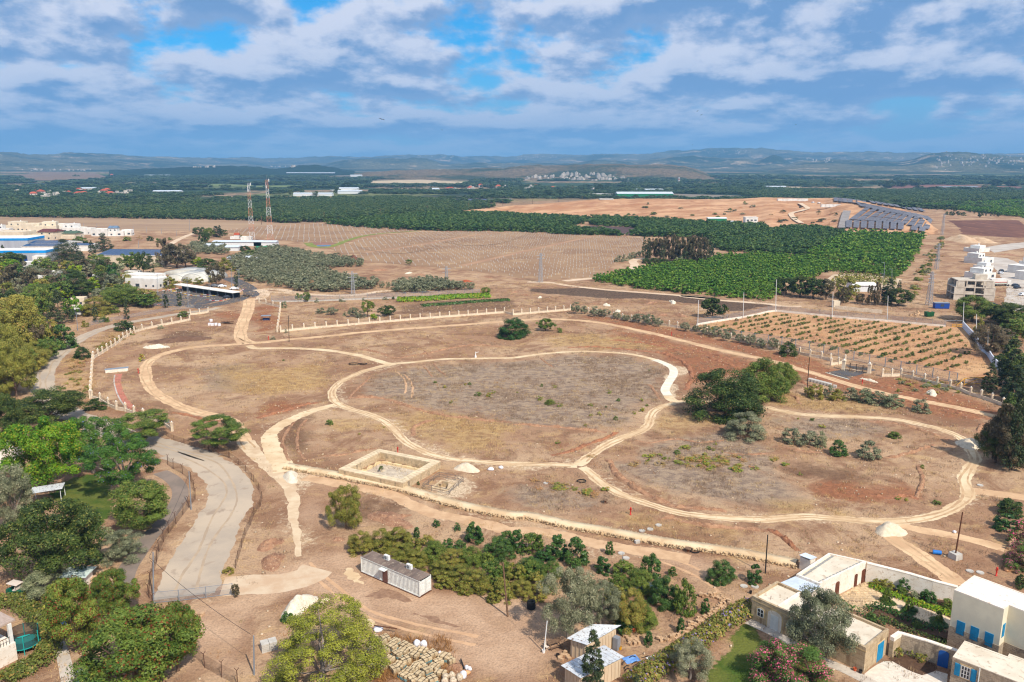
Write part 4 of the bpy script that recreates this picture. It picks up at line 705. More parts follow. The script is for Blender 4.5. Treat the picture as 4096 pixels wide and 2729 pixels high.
grove(rowpts(O4b,6.2,R(5),.16,7.0,5),'orchd',7.6,5.4,0,'orchard_tree','dark orchard tree behind the cypress grove','orchard trees behind the cypress grove','orchard','dark orchard behind the cypress grove',9)
grove(rowpts(O4c,6.0,R(5),.1,6.0,6),'orchd',7.6,5.0,30,'orchard_tree','dark tree in the strip before the seedling rectangle','trees in the strip before the seedling rectangle','orchard','orchard strip before the seedling rectangle',11)
grove(rowpts(O5,8.0,R(3),.18,8.5,7),'orchf',9.6,5.6,0,'orchard_tree','dark orchard tree behind the stubble field','orchard trees behind the stubble field','orchard','broad orchard belt behind the stubble field',13)
# the patchwork of the far plain: tree cover in blocks
def farplain(d0,d1,sp,seed,kind,wid,hgt,thr,lab):
 r=np.random.default_rng(seed);n=int((d1*d1-d0*d0)*.70/(sp*sp));d=np.sqrt(r.uniform(d0*d0,d1*d1,n));a=r.uniform(-.68,.68,n);X,Y=d*np.sin(a),d*np.cos(a)
 cell=vnoise(np.floor(X/190+.4*np.floor(Y/260)),np.floor(Y/260),seed)*.55+fbm(X/700,Y/900,seed+4)*.6;keep=(cell>thr)
 hid=np.zeros(n,bool)
 for P in FARCLEAR:hid|=inpoly(P,X,Y)
 keep&=~hid;X,Y=X[keep],Y[keep];src=[q for q in COL.objects if q.type=='MESH' and q.data==proto(kind,2,0,True)[0]][:1]
 if not src:src=[tag(link('orchard_tree',proto(kind,2,0,True)[0],loc=(X[0],Y[0],0)),'one tree of the far plain','tree')];src[0].scale=(wid,wid,hgt)
 scatter('far_orchard',np.stack([X,Y],1),src[0],(wid,hgt),lab,seed,.4,gz(X,Y),.4)
def wedge(xa,xb,da,db):return[(da*math.sin(xa),da*math.cos(xa)),(da*math.sin(xb),da*math.cos(xb)),(db*math.sin(xb),db*math.cos(xb)),(db*math.sin(xa),db*math.cos(xa))]
qa0,qa1=math.atan((1800-2048)/FPX),math.atan((3780-2048)/FPX)
FARCLEAR=[wedge(qa0,qa1,700,1330),O5,wedge(-.7,-.15,600,1010)]
FARF=[('a0',[(150,390),(400,362),(900,375),(1000,400),(800,420),(300,422)],0),('a1',[(310,335),(700,320),(1200,322),(1150,350),(600,354)],1),('a1',[(1050,418),(1500,408),(2000,426),(1900,440),(1050,434)],2),('a1',[(680,488),(930,478),(930,488),(690,495)],3),('a2',[(540,532),(700,516),(980,521),(970,538),(760,543)],3),('a2',[(1480,522),(2000,535),(2200,547),(1600,562),(1480,552)],1),('a2',[(900,442),(1070,430),(1060,441),(900,448)],2),('a3',[(1030,472),(1150,452),(1600,450),(2354,468),(2300,482),(1500,480)],4),('a3',[(1850,538),(2000,531),(2354,546),(2354,566),(2100,562)],4),('a3',[(20,464),(300,462),(320,474),(40,477)],2),('a0',[(1400,455),(2000,440),(2350,452),(2300,462),(1700,466)],5),('a1',[(0,455),(600,448),(1000,456),(500,466),(0,468)],5),('a3',[(300,500),(900,492),(1300,505),(800,514)],5),('a1',[(1800,582),(2354,560),(2354,592),(1850,596)],1),('a0',[(0,640),(300,648),(650,652),(400,662),(0,664)],6)]
FFM=[pm('farfield_%d'%i,s2l(*c),s2l(*[q*.9 for q in c]),.01,.95,world=True)for i,c in enumerate(((132,106,82),(140,126,108),(200,176,140),(206,200,188),(134,92,76),(112,122,66),(120,140,56)))]
for i,(t_,pp,k)in enumerate(FARF):
 P=[GT(t_,x,y)for x,y in pp];P=[q for q in P if q is not None and q.y<6000]
 if len(P)<3:continue
 FARCLEAR.append(P);o=patch('field',P,FFM[k],0,0,60,label=f'{ordw(i)} distant field strip on the plain');co=np.zeros(len(o.data.vertices)*3,np.float32);o.data.vertices.foreach_get('co',co);co=co.reshape(-1,3);co[:,2]=gz(co[:,0],co[:,1])+.8;o.data.vertices.foreach_set('co',co.ravel())
farplain(1330,2300,17,3,'orchf',17,5.5,.50,'dark orchard blocks of the plain beyond the fields');farplain(2300,4200,30,5,'orchf',30,7,.56,'dark tree blocks of the distant plain')
# right hand belt beside the solar panels
BR=L('a3','1330 640 1450 625 2400 590 2400 745 2000 700 1600 650');BR2=L('a3','-200 545 600 548 1100 600 1500 640 2400 560 2400 510 0 480')
grove(rowpts(BR2,10,0,.2,11,9),'orchf',12,6,0,'orchard_tree','dark orchard tree behind the solar panels','orchard trees behind the solar panels','orchard','orchard belt behind the solar panels',15)
grove(rowpts(BR,7,0,.2,8,10),'orch',8.5,5,0,'orchard_tree','orchard tree beyond the red field','orchard trees beyond the red field','orchard','orchard belt beyond the red ploughed field',17)
# olive groves
OL1=L('a1','0 1055 180 1030 350 1045 600 1100 760 1120 985 1165 960 1195 480 1212 560 1245 900 1305 950 1345 1090 1345 1090 1395 900 1405 650 1430 300 1410 100 1365 0 1340')+L('a0','2354 1340 2230 1290 2150 1200 2100 1120 2354 1075')
OL2=L('a1','1260 1395 1330 1340 1600 1325 1900 1375 1990 1405 1600 1425 1300 1435');OL3=L('a0','1690 1000 1900 985 2060 1010 2100 1080 1800 1075')
ol=np.concatenate([rowpts(OL1,4.8,R(12),.14,5.6,11),rowpts(OL2,4.6,R(10),.14,5.0,12)])
grove(ol,'olive',5.6,3.7,250,'olive_tree','grey green olive tree in the grove beside the sandy track','olive trees of the grove beside the sandy track','olive_grove','back of the grey green olive grove',21,2)
grove(rowpts(OL3,6,R(12),.14,6.5,13),'olive',6.5,4,20,'olive_tree','olive tree in the small grove by the glass houses','olive trees in the small grove by the glass houses','olive_grove','small olive grove by the glass houses',25,2)
for i,(x,y,w_,tp)in enumerate([(1160,1385,60,1325),(1215,1390,55,1330),(1270,1365,55,1310),(1345,1378,60,1315),(1405,1372,60,1310),(1465,1360,50,1312)]):plant('olive_tree','olive','a1',x,y,w_,tp,f'{ordw(i)} free standing olive tree between the two groves','tree','free standing olive trees between the groves')
# white tree guards on the ploughed fields
gm=MB();gm.box((0,0,0),(.17,.17,1.15));gme_=gm.mesh('tree_guard');M_guard=flat('guard_plastic',(.58,.59,.58),.6);gme_.materials.append(M_guard)
gp=np.concatenate([rowpts(V1,4.2,R(14),.05,6.2,31),rowpts(V2,4.6,R(14),.05,7.0,32)]);r_=np.random.default_rng(4);gp=gp[r_.random(len(gp))<.86]
trk=[L('a1','1000 1060 1500 990 2000 900 2354 868'),L('a1','1900 1180 2354 1075')+L('a2','400 985 760 905')]
M_fdirt=pm('field_track',s2l(176,138,106),s2l(162,124,96),.03,.95,world=True)
for k,P in enumerate(trk):
 ribbon('dirt_track',P,5.0,M_fdirt,.07,.5,4.0,label=('bare track crossing the guarded trees near the pond','bare track crossing the guarded trees near the grove')[k],seed=40+k);gp=gp[dseg(P,gp[:,0],gp[:,1])>4.0]
gp=gp[np.argsort(np.hypot(gp[:,0],gp[:,1]))];go=None
for i,p in enumerate(gp[:300]):
 o=link('tree_guard',gme_,loc=(p[0],p[1],0.05));o.scale=(1,1,random.uniform(.75,1.15));tag(o,'white plastic tube guarding a young tree in the ploughed field','tree guard','white tree guards in the ploughed field');go=o
scatter('tree_guards',gp[300:],go,(.85,.95),'many more white tree guards further across the fields',9,.1,np.full(len(gp)-300,.05))
# weeds between them, and the ditch
ribbon('green_ditch',L('a1','480 970 520 1000 620 1012 720 995 850 945 1000 905 1200 880 1500 862'),(7,4),pm('reed_green',s2l(112,122,54),s2l(138,140,70),.2,.95,.2,world=True),.10,1.2,3,label='green reedy ditch across the ploughed field',seed=51)
patch('pond',L('a1','560 992 690 988 680 1003 560 1004'),pm('pond_water',(.10,.13,.15),(.13,.15,.16),.1,.08,spec=.5,world=True),.12,.3,4,label='small pond by the green ditch')
# cypress grove in the middle distance
cg=[(1215,1110,40,915),(1250,1130,60,930),(1265,1110,40,905),(1300,1135,90,935),(1340,1130,90,910),(1390,1140,100,920),(1440,1130,100,905),(1490,1140,70,895),(1500,1150,110,915),(1560,1150,100,920),(1610,1160,100,915),(1650,1150,90,905),(1690,1160,110,910),(1735,1160,80,900),(1765,1160,90,930),(1800,1150,50,940),(1825,1140,45,960),(1840,1130,40,975),(1380,1150,60,1000),(1590,1165,60,1010),(1250,1150,50,1020)]
for i,(x,y,w_,tp)in enumerate(cg):plant('grove_tree','grove' if w_>60 else 'cyp','a2',x,y,w_,tp,('tall brownish grove tree' if w_>60 else 'narrow dark cypress')+' in the dense grove between field and orchard','tree',('broad' if w_>60 else 'narrow')+' trees of the dense grove')
for i,(x,y,w_,tp)in enumerate([(985,1145,90,1085),(1040,1135,70,1078),(1080,1120,60,1065),(1115,1110,60,1055),(1150,1105,60,1050),(1185,1095,60,1040)]):plant('olive_tree','obush','a2',x,y,w_,tp,f'{ordw(i)} bushy olive from the field side leading to the dense grove','tree','bushy olives leading to the dense grove')
for i,(x,y,w_,tp,k)in enumerate([(1230,1160,90,1110,'dbush'),(1310,1165,110,1110,'dbush'),(1400,1170,110,1120,'dbush'),(1550,1165,120,1090,'gbush'),(1890,1105,40,1065,'obush')]):plant('shrub',k,'a2',x,y,w_,tp,f'{ordw(i)} low bush along the foot of the dense grove','shrub','low bushes at the foot of the grove')
plant('broadleaf_tree','feather','a1',1408,1178,66,1122,'lone spreading tree at the ploughed field corner');plant('shrub','bush','a1',735,1118,52,1085,'dark bush beside the brushwood heap','shrub')
# trees between plot and orchard (east) and in the middle left
for x,y,w_,tp,k,lb in[(170,1440,190,1290,'round','first dark oak of the clump before the bright orchard'),(300,1470,200,1285,'round','second dark oak of the clump before the bright orchard'),(420,1480,210,1300,'round','third dark oak of the clump before the bright orchard'),(540,1490,170,1310,'tree_dry','browner oak ending the clump before the bright orchard'),(735,1480,190,1285,'pom','yellow green tree in front of the cemetery terraces'),(700,1520,110,1380,'brown','dark thin conifer before the cemetery'),(850,1530,90,1440,'tree_dry','small brownish tree by the cemetery roof'),(935,1540,70,1370,'brown','first slim brownish cypress by the cemetery'),(1000,1540,80,1340,'brown','second slim brownish cypress by the cemetery'),(1075,1530,60,1330,'cyp','dark slim cypress by the cemetery'),(1120,1540,110,1310,'cyp','tall dark cypress beside the bushy cemetery tree'),(1205,1545,220,1400,'round','bushy green tree at the cemetery corner'),(1210,1400,40,1320,'cyp','little cypress above the bushy cemetery tree'),(540,1370,60,1318,'lemon','bright lemon green tree by the cemetery terraces')]:plant('tree',k,'a3',x,y,w_,tp,lb)
# ------------------------------------------------------------------ settlements far off
def cubehouse(w_,d_,h_,extra=True,roof=None):
 m=MB();m.box((0,0,-3),(w_,d_,h_+3));m.cur=0
 if extra:m.box((w_*.18,d_*.1,h_),(w_*.4,d_*.45,2.6))
 if roof:m.cur=1;x,y=w_*.56,d_*.56;m.add([(-x,-y,h_),(x,-y,h_),(x,y,h_),(-x,y,h_),(-x*.4,0,h_+2.6),(x*.4,0,h_+2.6)],[(0,1,5,4),(1,2,5),(2,3,4,5),(3,0,4),(3,2,1,0)])
# window bands
 m.cur=2
 for fl_ in range(int(h_//3)):
  for sx in(-1,1):
   for k in range(max(2,int(w_//4))):m.box((-w_/2+(k+.5)*w_/max(2,int(w_//4)),sx*(d_/2+.01),1.0+fl_*3),(1.3,.08,1.3))
  for sx in(-1,1):
   for k in range(max(1,int(d_//5))):m.box((sx*(w_/2+.01),-d_/2+(k+.5)*d_/max(1,int(d_//5)),1.0+fl_*3),(.08,1.3,1.3))
 return m.mesh('town_house')
M_town=pm('render_pale',s2l(196,186,172),s2l(180,168,152),.2,.9,rnd=.25);M_tile=pm('roof_tile',s2l(186,92,62),s2l(160,76,54),1.2,.9,rnd=.15);M_pane=flat('glass_far',(.05,.06,.075),.2,.5)
TH=[cubehouse(12,10,9),cubehouse(10,9,6),cubehouse(16,11,12),cubehouse(9,8,6,False)];RH=[cubehouse(13,10,4,False,True),cubehouse(10,9,6,False,True)]
for me in TH+RH:
 for m in(M_town,M_tile,M_pane):me.materials.append(m)
def settle(pts,meshes,name,label,group,sc=1.0,mode=GT):
 for(t,x,y)in pts:
  g=mode(t,x,y)
  if g is None:continue
  o=link(name,random.choice(meshes),loc=g,rz=random.choice([0,.3,.6,-.4,1.2]));k=sc*random.uniform(.8,1.2);o.scale=(k,k,k*random.uniform(.85,1.25));tag(o,label,'house',group)
rr=random.Random(12)
tp=[('a2',rr.uniform(120,620),rr.gauss(382,20))for _ in range(50)]+[('a2',rr.uniform(420,960),rr.gauss(378,22))for _ in range(70)]+[('a2',rr.uniform(600,1150),rr.gauss(402,10))for _ in range(55)]
tp=[p for p in tp if 330<p[2]<424 and p[2]>340+.00018*(p[1]-600)**2]
settle(tp,TH,'town_house','pale block of the town below the dry hill','pale blocks of the town below the dry hill',.85)
vp=[('a0',rr.uniform(80,1200),rr.choice([500,540,525])+rr.gauss(0,12))for _ in range(34)]+[('a0',rr.uniform(430,1150),368+rr.gauss(0,9))for _ in range(16)]+[('a1',rr.uniform(1750,2350),480+rr.gauss(0,10))for _ in range(16)]+[('a2',rr.uniform(20,900),478+rr.gauss(0,8))for _ in range(6)]
settle([p for i,p in enumerate(vp)if i%5<2],RH,'village_house','small red roofed house among the trees of the far plain','red roofed houses of the far plain',1.15)
settle([p for i,p in enumerate(vp)if i%5>=2],TH[1:2]+TH[3:],'village_house','small white house among the trees of the far plain','white houses of the far plain',1.1)
hp=[('a1',rr.uniform(1480,1950),172+rr.gauss(3,5))for _ in range(20)]+[('a1',rr.uniform(90,360),272+rr.gauss(0,3))for _ in range(18)]+[('a2',rr.uniform(20,420),182+rr.gauss(0,12))for _ in range(34)]+[('a2',rr.uniform(1780,2200),128+rr.gauss(0,12)-.02*(1))for _ in range(36)]+[('a3',rr.uniform(1500,2350),215+rr.gauss(0,34))for _ in range(90)]+[('a3',rr.uniform(330,600),215+rr.gauss(0,9))for _ in range(16)]+[('a0',rr.uniform(1700,2000),276)for _ in range(8)]+[('a0',rr.uniform(200,900),304+rr.gauss(0,3))for _ in range(18)]+[('a2',rr.uniform(660,900),160+rr.gauss(0,4))for _ in range(10)]
settle(hp,TH[:2]+TH[3:],'hill_house','tiny pale house on the hazy hills','tiny pale houses on the hazy hills',0.95)
# long sheds and greenhouses of the plain
def shed(t,x,y,w_,h_,label,mat,name='farm_shed',dep=18,rz=0.0):
 g=GT(t,x,y);d=(g-Vector((0,0,CAMH))).length;W_=w_*ZT[t][2]*d/FPX;H_=h_
 e=empty(name,g,rz,label,'shed');m=MB();m.box((0,dep/2,0),(W_,dep,H_));m.build('wall',mat[0],e)
 m=MB();x_,y0,y1=W_/2+.5,-.6,dep+.6;m.add([(-x_,y0,H_),(x_,y0,H_),(x_,y1,H_),(-x_,y1,H_),(-x_,dep/2,H_+dep*.12),(x_,dep/2,H_+dep*.12)],[(0,1,5,4),(2,3,4,5),(0,4,3),(1,2,5),(3,2,1,0)]);m.build('roof',mat[1],e);return e
M_wshed=flat('shed_white',s2l(226,226,224),.6);M_rshed=flat('shed_roof',s2l(206,212,216),.45);M_gshed=flat('shed_green',s2l(40,128,84),.6)
shed('a2',1225,562,500,9,'long green industrial hall behind the quarry',(M_gshed,M_rshed),'industrial_hall',30);shed('a0',780,492,210,7,'long white hall of the far village',(M_wshed,M_rshed));shed('a0',1530,520,230,6,'white roofed farm hall right of the far village',(M_wshed,M_rshed));shed('a0',1460,360,240,6,'far pale hall under the wooded ridge',(M_wshed,M_rshed))
shed('a1',860,520,210,6,'white roofed farm shed with tree screen',(M_wshed,M_rshed));shed('a1',850,485,170,5,'white strip roofed shed behind the tree screen',(M_wshed,M_rshed));shed('a1',520,540,340,5,'low long farm buildings behind the tree screen',(M_wshed,M_rshed));shed('a1',920,362,100,7,'small white farm on the distant rise',(M_wshed,M_rshed));shed('a1',1650,500,60,7,'lone white barn in the far orchards',(M_wshed,M_rshed));shed('a1',2310,412,40,12,'sand coloured block on the plain',(M_town,M_rshed));shed('a2',1270,500,240,5,'pale open shed behind the green hall',(M_wshed,M_rshed));shed('a3',60,470,200,5,'flat sandy hall on the plain',(M_town,M_rshed));shed('a3',1620,425,420,4,'grey net houses on the plain',(flat('net_grey',s2l(120,132,140),.8),flat('net_grey2',s2l(132,142,150),.8)));shed('a3',1760,470,300,4,'second grey net houses on the plain',(MATS['net_grey'],MATS['net_grey2']));shed('a1',500,332,420,4,'distant pale greenhouse sheets',(MATS['net_grey2'],M_rshed));shed('a1',1750,424,700,3,'long pale bank along the plain',(pm('bank_sand',s2l(196,172,140),s2l(180,150,120),.05,.95),M_town))
# tall trees breaking the plain
for i,(t,x,y,w_,tp)in enumerate([('a0',1375,612,80,575),('a0',905,492,60,458),('a0',235,465,70,428),('a0',700,390,60,345),('a1',415,535,60,475),('a1',550,540,50,495),('a1',320,530,40,485),('a1',1190,510,80,470),('a1',740,515,60,460),('a1',900,445,90,395),('a1',1000,440,90,395),('a1',830,470,110,420),('a2',690,470,60,430),('a2',800,500,80,430),('a2',880,490,60,450),('a2',440,525,110,490),('a2',330,525,110,495),('a3',1230,460,120,400),('a3',1350,450,120,395),('a3',1100,460,130,410),('a3',2100,440,120,400),('a3',2250,445,120,405)]):plant('plain_tree','round',t,x,y,w_,tp,'dark tree standing out of the far plain','tree','dark trees standing out of the far plain')
for i in range(30):plant('cypress_tree','cyp','a3',870+i*22+rr.uniform(-6,6),605+i*.8,22,572+rr.uniform(0,14),'dark cypress in the windbreak behind the solar panels','tree','cypresses of the windbreak behind the solar panels')
for i in range(16):plant('cypress_tree','cyp','a3',1400+i*47+rr.uniform(-20,20),608,24,555+rr.uniform(0,18),'dark cypress in the belt beyond the right hand road','tree','cypresses beyond the eastern farm road')
for i,(x,y,w_,tp,k)in enumerate([(1630,672,36,640,'round'),(1695,668,18,632,'cyp'),(1722,680,40,642,'round'),(1560,668,28,630,'round'),(1640,712,30,682,'dbush'),(1680,715,28,684,'dbush'),(1706,716,28,684,'dbush'),(1750,720,34,682,'round'),(1800,720,44,690,'dbush'),(1860,690,16,655,'cyp'),(1900,700,16,660,'cyp'),(1950,735,40,680,'round'),(1985,700,22,662,'cyp'),(2005,720,18,675,'cyp'),(2055,722,22,672,'cyp'),(2085,722,18,680,'cyp'),(2118,730,30,690,'round'),(1490,660,34,638,'dbush')]):plant('roadside_tree',k,'a3',x,y,w_,tp,f'{ordw(i)} dark tree from the panels along the eastern road','tree','trees along the eastern farm road')
# ------------------------------------------------------------------ the stone farmstead in the foreground
def masonry(name,c1,c2,mort,bw=.55,bh=.27,rough=.92,stain=None,c3=None):
 "coursed stone; u runs along either wall direction of the building's own axes"
 m=bpy.data.materials.new(name);m.use_nodes=True;t=NT(m.node_tree);b=t.n['Principled BSDF'];b.inputs['Roughness'].default_value=rough;b.inputs['Specular IOR Level'].default_value=.15
 tc=t.add('ShaderNodeTexCoord');sp=t.add('ShaderNodeSeparateXYZ');t.l.new(tc.outputs['Object'],sp.inputs[0]);cb=t.add('ShaderNodeCombineXYZ');t.val(t.m('ADD',sp.outputs[0],sp.outputs[1]),cb.inputs[0]);t.l.new(sp.outputs[2],cb.inputs[1])
 uv=t.vec('ADD',cb.outputs[0],t.vec('MULTIPLY',t.noise(tc.outputs['Object'],.9,3,out=1),(.10,.06,0)))
 br=t.add('ShaderNodeTexBrick',i_Scale=1.0);br.inputs['Brick Width'].default_value=bw;br.inputs['Row Height'].default_value=bh;br.inputs['Mortar Size'].default_value=.018;br.inputs['Mortar Smooth'].default_value=.4;br.inputs['Bias'].default_value=0
 t.l.new(uv,br.inputs['Vector']);br.inputs['Color1'].default_value=(*c1,1);br.inputs['Color2'].default_value=(*c2,1);br.inputs['Mortar'].default_value=(*mort,1)
 c=t.mix(t.ss(t.noise(tc.outputs['Object'],1.6,6,.65),.42,.64,0,.55),br.outputs['Color'],c3 or tuple(x*.72 for x in c1))
 if stain:c=t.mix(t.ss(t.noise(t.vec('MULTIPLY',tc.outputs['Object'],(1,1,.35)),.8,6,.65),.52,.66,0,.7),c,stain)
 t.l.new(c,b.inputs['Base Color']);bn=t.add('ShaderNodeBump',i_Strength=.9,i_Distance=.05);t.l.new(t.m('ADD',t.m('MULTIPLY',br.outputs['Fac'],-.6),t.noise(tc.outputs['Object'],5,4)),bn.inputs['Height']);t.l.new(bn.outputs[0],b.inputs['Normal']);return m
MS_warm=masonry('stone_warm',s2l(198,174,140),s2l(178,152,118),s2l(206,186,154),.62,.30,stain=s2l(132,104,76));MS_grey=masonry('stone_grey',s2l(188,168,142),s2l(150,132,112),s2l(204,188,162),.42,.24,stain=s2l(106,94,82));MS_pool=masonry('stone_pool',s2l(214,188,150),s2l(188,160,124),s2l(220,200,168),.55,.3,stain=s2l(120,106,92))
M_wash=pm('limewash',s2l(238,226,210),s2l(226,210,190),.7,.95,.01,4,c3=s2l(206,184,160));M_cream=pm('cream_render',s2l(226,216,188),s2l(216,206,180),.5,.9);M_screed=pm('roof_screed',s2l(222,208,186),s2l(206,190,166),.35,.9,c3=s2l(186,166,142));M_white=pm('roof_white',s2l(240,236,226),s2l(226,220,208),.4,.85,c3=s2l(206,194,176))
M_blue=pm('paint_blue',s2l(34,142,186),s2l(28,128,172),2,.5,spec=.3);M_blued=flat('paint_blue_deep',s2l(26,86,160),.5);M_dwood=pm('wood_dark',s2l(112,66,48),s2l(92,54,40),3,.7);M_frame=flat('frame_white',s2l(230,228,220),.5);M_glass=flat('glass_dark',(.035,.04,.045),.12,.5);M_metal=pm('roof_metal',s2l(206,214,222),s2l(190,198,208),.8,.45,spec=.4);M_trim=pm('stone_trim',s2l(214,186,140),s2l(198,168,122),1.5,.9)
class Frame:
 "local axes of a building: origin o, x axis towards p"
 def __init__(s,o,p):s.o=Vector((o[0],o[1],0));d=Vector((p[0]-o[0],p[1]-o[1],0)).normalized();s.x=d;s.y=Vector((-d.y,d.x,0));s.rz=math.atan2(d.y,d.x)
 def loc(s,q):v=Vector((q[0]-s.o.x,q[1]-s.o.y,0));return(v.dot(s.x),v.dot(s.y))
 def wall(s,t,X,Y,P0,P1):
  "where the sight line (t,X,Y) meets the upright plane through local points P0,P1: (distance along, height)"
  a=s.o+s.x*P0[0]+s.y*P0[1];b=s.o+s.x*P1[0]+s.y*P1[1];d=(b-a).normalized();n=Vector((-d.y,d.x,0));r=ray(*px(t,X,Y));o=Vector((0,0,CAMH));k=(a-o).dot(n)/r.dot(n);q=o+r*k;return(q-a).dot(d),q.z
def inset(pts,k):
 n=len(pts);out=[]
 for i in range(n):
  p0,p1,p2=Vector((*pts[i-1],0)),Vector((*pts[i],0)),Vector((*pts[(i+1)%n],0));d1=(p1-p0).normalized();d2=(p2-p1).normalized();n1=Vector((-d1 .y,d1 .x,0));n2=Vector((-d2 .y,d2 .x,0));c=1+n1 .dot(n2)
  q=p1+(n1+n2)*(k/max(c,.3));out.append((q.x,q.y))
 return out
def ccw(p):return p if sum(p[i][0]*p[(i+1)%len(p)][1]-p[(i+1)%len(p)][0]*p[i][1]for i in range(len(p)))>0 else p[::-1]
def flatroof(e,pts,H,wm,rm,par=.35,th=.28,cm=None,z0=-.2,cop=.06):
 pts=ccw(pts);inn=inset(pts,th);MB().prism(pts,z0,H-par).build('wall',wm,e)
 m=MB();n=len(pts)
 for i in range(n):j=(i+1)%n;m.prism([pts[i],pts[j],inn[j],inn[i]],H-par,H)
 m.build('parapet',cm or wm,e);MB().prism(inset(pts,th+.004),H-par,H-par+cop).build('roof',rm,e)
def opening(e,P0,P1,s,z,w_,h_,kind='window',name=None,arch=False,mat=None,frame=None,bars=(1,2),surround=None,proud=.05):
 "a door or window set on the wall line P0->P1 at distance s, sill height z"
 a,b=Vector((*P0,0)),Vector((*P1,0));d=(b-a).normalized();n=Vector((d.y,-d.x,0));c=a+d*s
 def pt(u,v,k):q=c+d*u+n*k;return(q.x,q.y,v)
 def outline(hw,z0,z1,k):
  if not arch:return[pt(-hw,z0,k),pt(hw,z0,k),pt(hw,z1,k),pt(-hw,z1,k)]
  rise=hw*.55;return[pt(-hw,z0,k),pt(hw,z0,k)]+[pt(hw*math.cos(q),z1-rise+rise*math.sin(q),k)for q in[math.pi*i/8 for i in range(9)]]
 def slab(hw,z0,z1,k0,k1):
  f=outline(hw,z0,z1,k1);bk=outline(hw,z0,z1,k0);N=len(f);m=MB();m.add(bk+f,[tuple(range(N))[::-1],tuple(range(N,2*N))]+[(i,(i+1)%N,N+(i+1)%N,N+i)for i in range(N)]);return m
 par=slab(w_/2,z,z+h_,-.02,proud).build(name or kind,mat or frame or M_frame,e)
 if surround:slab(w_/2+.16,z-.12,z+h_+.16,-.02,proud-.015).build(kind+'_surround',surround,e)
 if kind=='window':
  ww=(w_-.1*(bars[0]+1))/bars[0];hh=(h_-.08*(bars[1]+1))/bars[1];
  for i in range(bars[0]):
   for j in range(bars[1]):
    u0=-w_/2+.1+i*(ww+.1);v0=z+.08+j*(hh+.08);m=MB();m.add([pt(u0,v0,proud+.006),pt(u0+ww,v0,proud+.006),pt(u0+ww,v0+hh*(.85 if arch and j==bars[1]-1 else 1),proud+.006),pt(u0,v0+hh*(.85 if arch and j==bars[1]-1 else 1),proud+.006)],[(0,1,2,3)]);m.build('pane',M_glass,par)
 elif kind in('door','shutter'):
  n_=5;
  for i in range(n_):
   z_=z+.12+i*(h_-.2)/n_;m=MB();m.add([pt(-w_/2+.1,z_,proud+.02),pt(w_/2-.1,z_,proud+.02),pt(w_/2-.1,z_+(h_-.2)/n_*.7,proud+.02),pt(-w_/2+.1,z_+(h_-.2)/n_*.7,proud+.02)],[(0,1,2,3)])
   if not(arch and i==n_-1):m.build('panel' if kind=='door' else 'louvre',mat,par)
 return par
# -- long stone range
A_,B_=Vector((32.62,98.1,0)),Vector((42.85,86.15,0));FA=Frame(B_,A_);LA=(A_-B_).length;WA=-6.1
eA=empty('stone_house',B_,FA.rz,'long low stone house with flat roof behind the big olive','house')
ra=[(0,0),(LA,0),(LA,WA),(0,WA)];HA=3.45
flatroof(eA,ra,HA,MS_warm,M_screed,.4,.34,MS_warm)
x1=FA.loc(G('d2',300,745,HA))[0];m=MB();m.box((x1,WA/2,HA-.35),(.3,-WA-.8,.36));m.build('roof_wall',M_wash,eA)
m=MB();m.box((LA/2,-.05,HA-.62),(LA+.16,.14,.16));m.build('cornice',M_trim,eA)
for(X,Y,X2,Y2)in[(118,770,112,860),(440,925,435,1000)]:
 s,z1=FA.wall('d2',X,Y,(0,0),(LA,0));s2,z0=FA.wall('d2',X2,Y2,(0,0),(LA,0));opening(eA,(LA,0),(0,0),LA-s,z0,1.0,max(.8,z1-z0),'window',arch=True,surround=M_trim,bars=(2,2))
s0,_=FA.wall('d2',190,900,(0,0),(LA,0));s1,z1=FA.wall('d2',345,900,(0,0),(LA,0));sm=(s0+s1)/2
opening(eA,(LA,0),(0,0),LA-sm,0,abs(s0-s1),2.7,'porch',arch=True,mat=M_wash,surround=M_trim);opening(eA,(LA,0),(0,0),LA-sm,0,abs(s0-s1)*.55,2.1,'door',mat=M_frame,proud=.09)
s,z=FA.wall('d2',1400,1300,(0,0),(0,WA));opening(eA,(0,0),(0,WA),s,0,1.7,2.45,'door',mat=M_blue,surround=M_trim,proud=.06)
for X,Y,nm in((225,670,'vent_pipe'),(400,685,'vent_pipe')):q=FA.loc(G('d2',X,Y,HA-.3));MB().cyl((q[0],q[1],HA-.3),.04,.5,6).build(nm,M_dwood,eA)
# -- whitewashed wing
f1,f2,p3,p4,p5,p6=[Vector((*v,0))for v in((47.9,110.7),(52.5,108.1),(43.1,101.6),(40.7,104.2),(39.95,99.1),(37.0,101.8))]
FW=Frame(p3,f2);eW=empty('whitewashed_wing',p3,FW.rz,'whitewashed wing with three brown arched doors facing the courtyard','house');HW=3.3
flatroof(eW,[FW.loc(q)for q in(f1,f2,p3,p4)],HW,M_wash,M_screed,.3,.3,M_wash)
lowp=[FW.loc(q)for q in(p4,p3,p5,p6)];lowp=ccw(lowp);MB().prism(inset(lowp,.02),-.2,HW-.5).build('low_wall',M_wash,eW);MB().prism(inset(lowp,-.1),HW-.5,HW-.36).build('metal_roof',M_metal,eW)
wl=[FW.loc(f2),FW.loc(p3)];d_=Vector((*wl[1],0))-Vector((*wl[0],0))
for X,Y,hh,ww in((1218,500,2.15,.95),(1135,555,1.95,.75),(932,668,2.2,.95)):
 s,z=FW.wall('d2',X,Y,wl[1],wl[0]);opening(eW,wl[1],wl[0],s,.02,ww,hh,'door',arch=True,mat=M_dwood)
mm=MB();n_=14
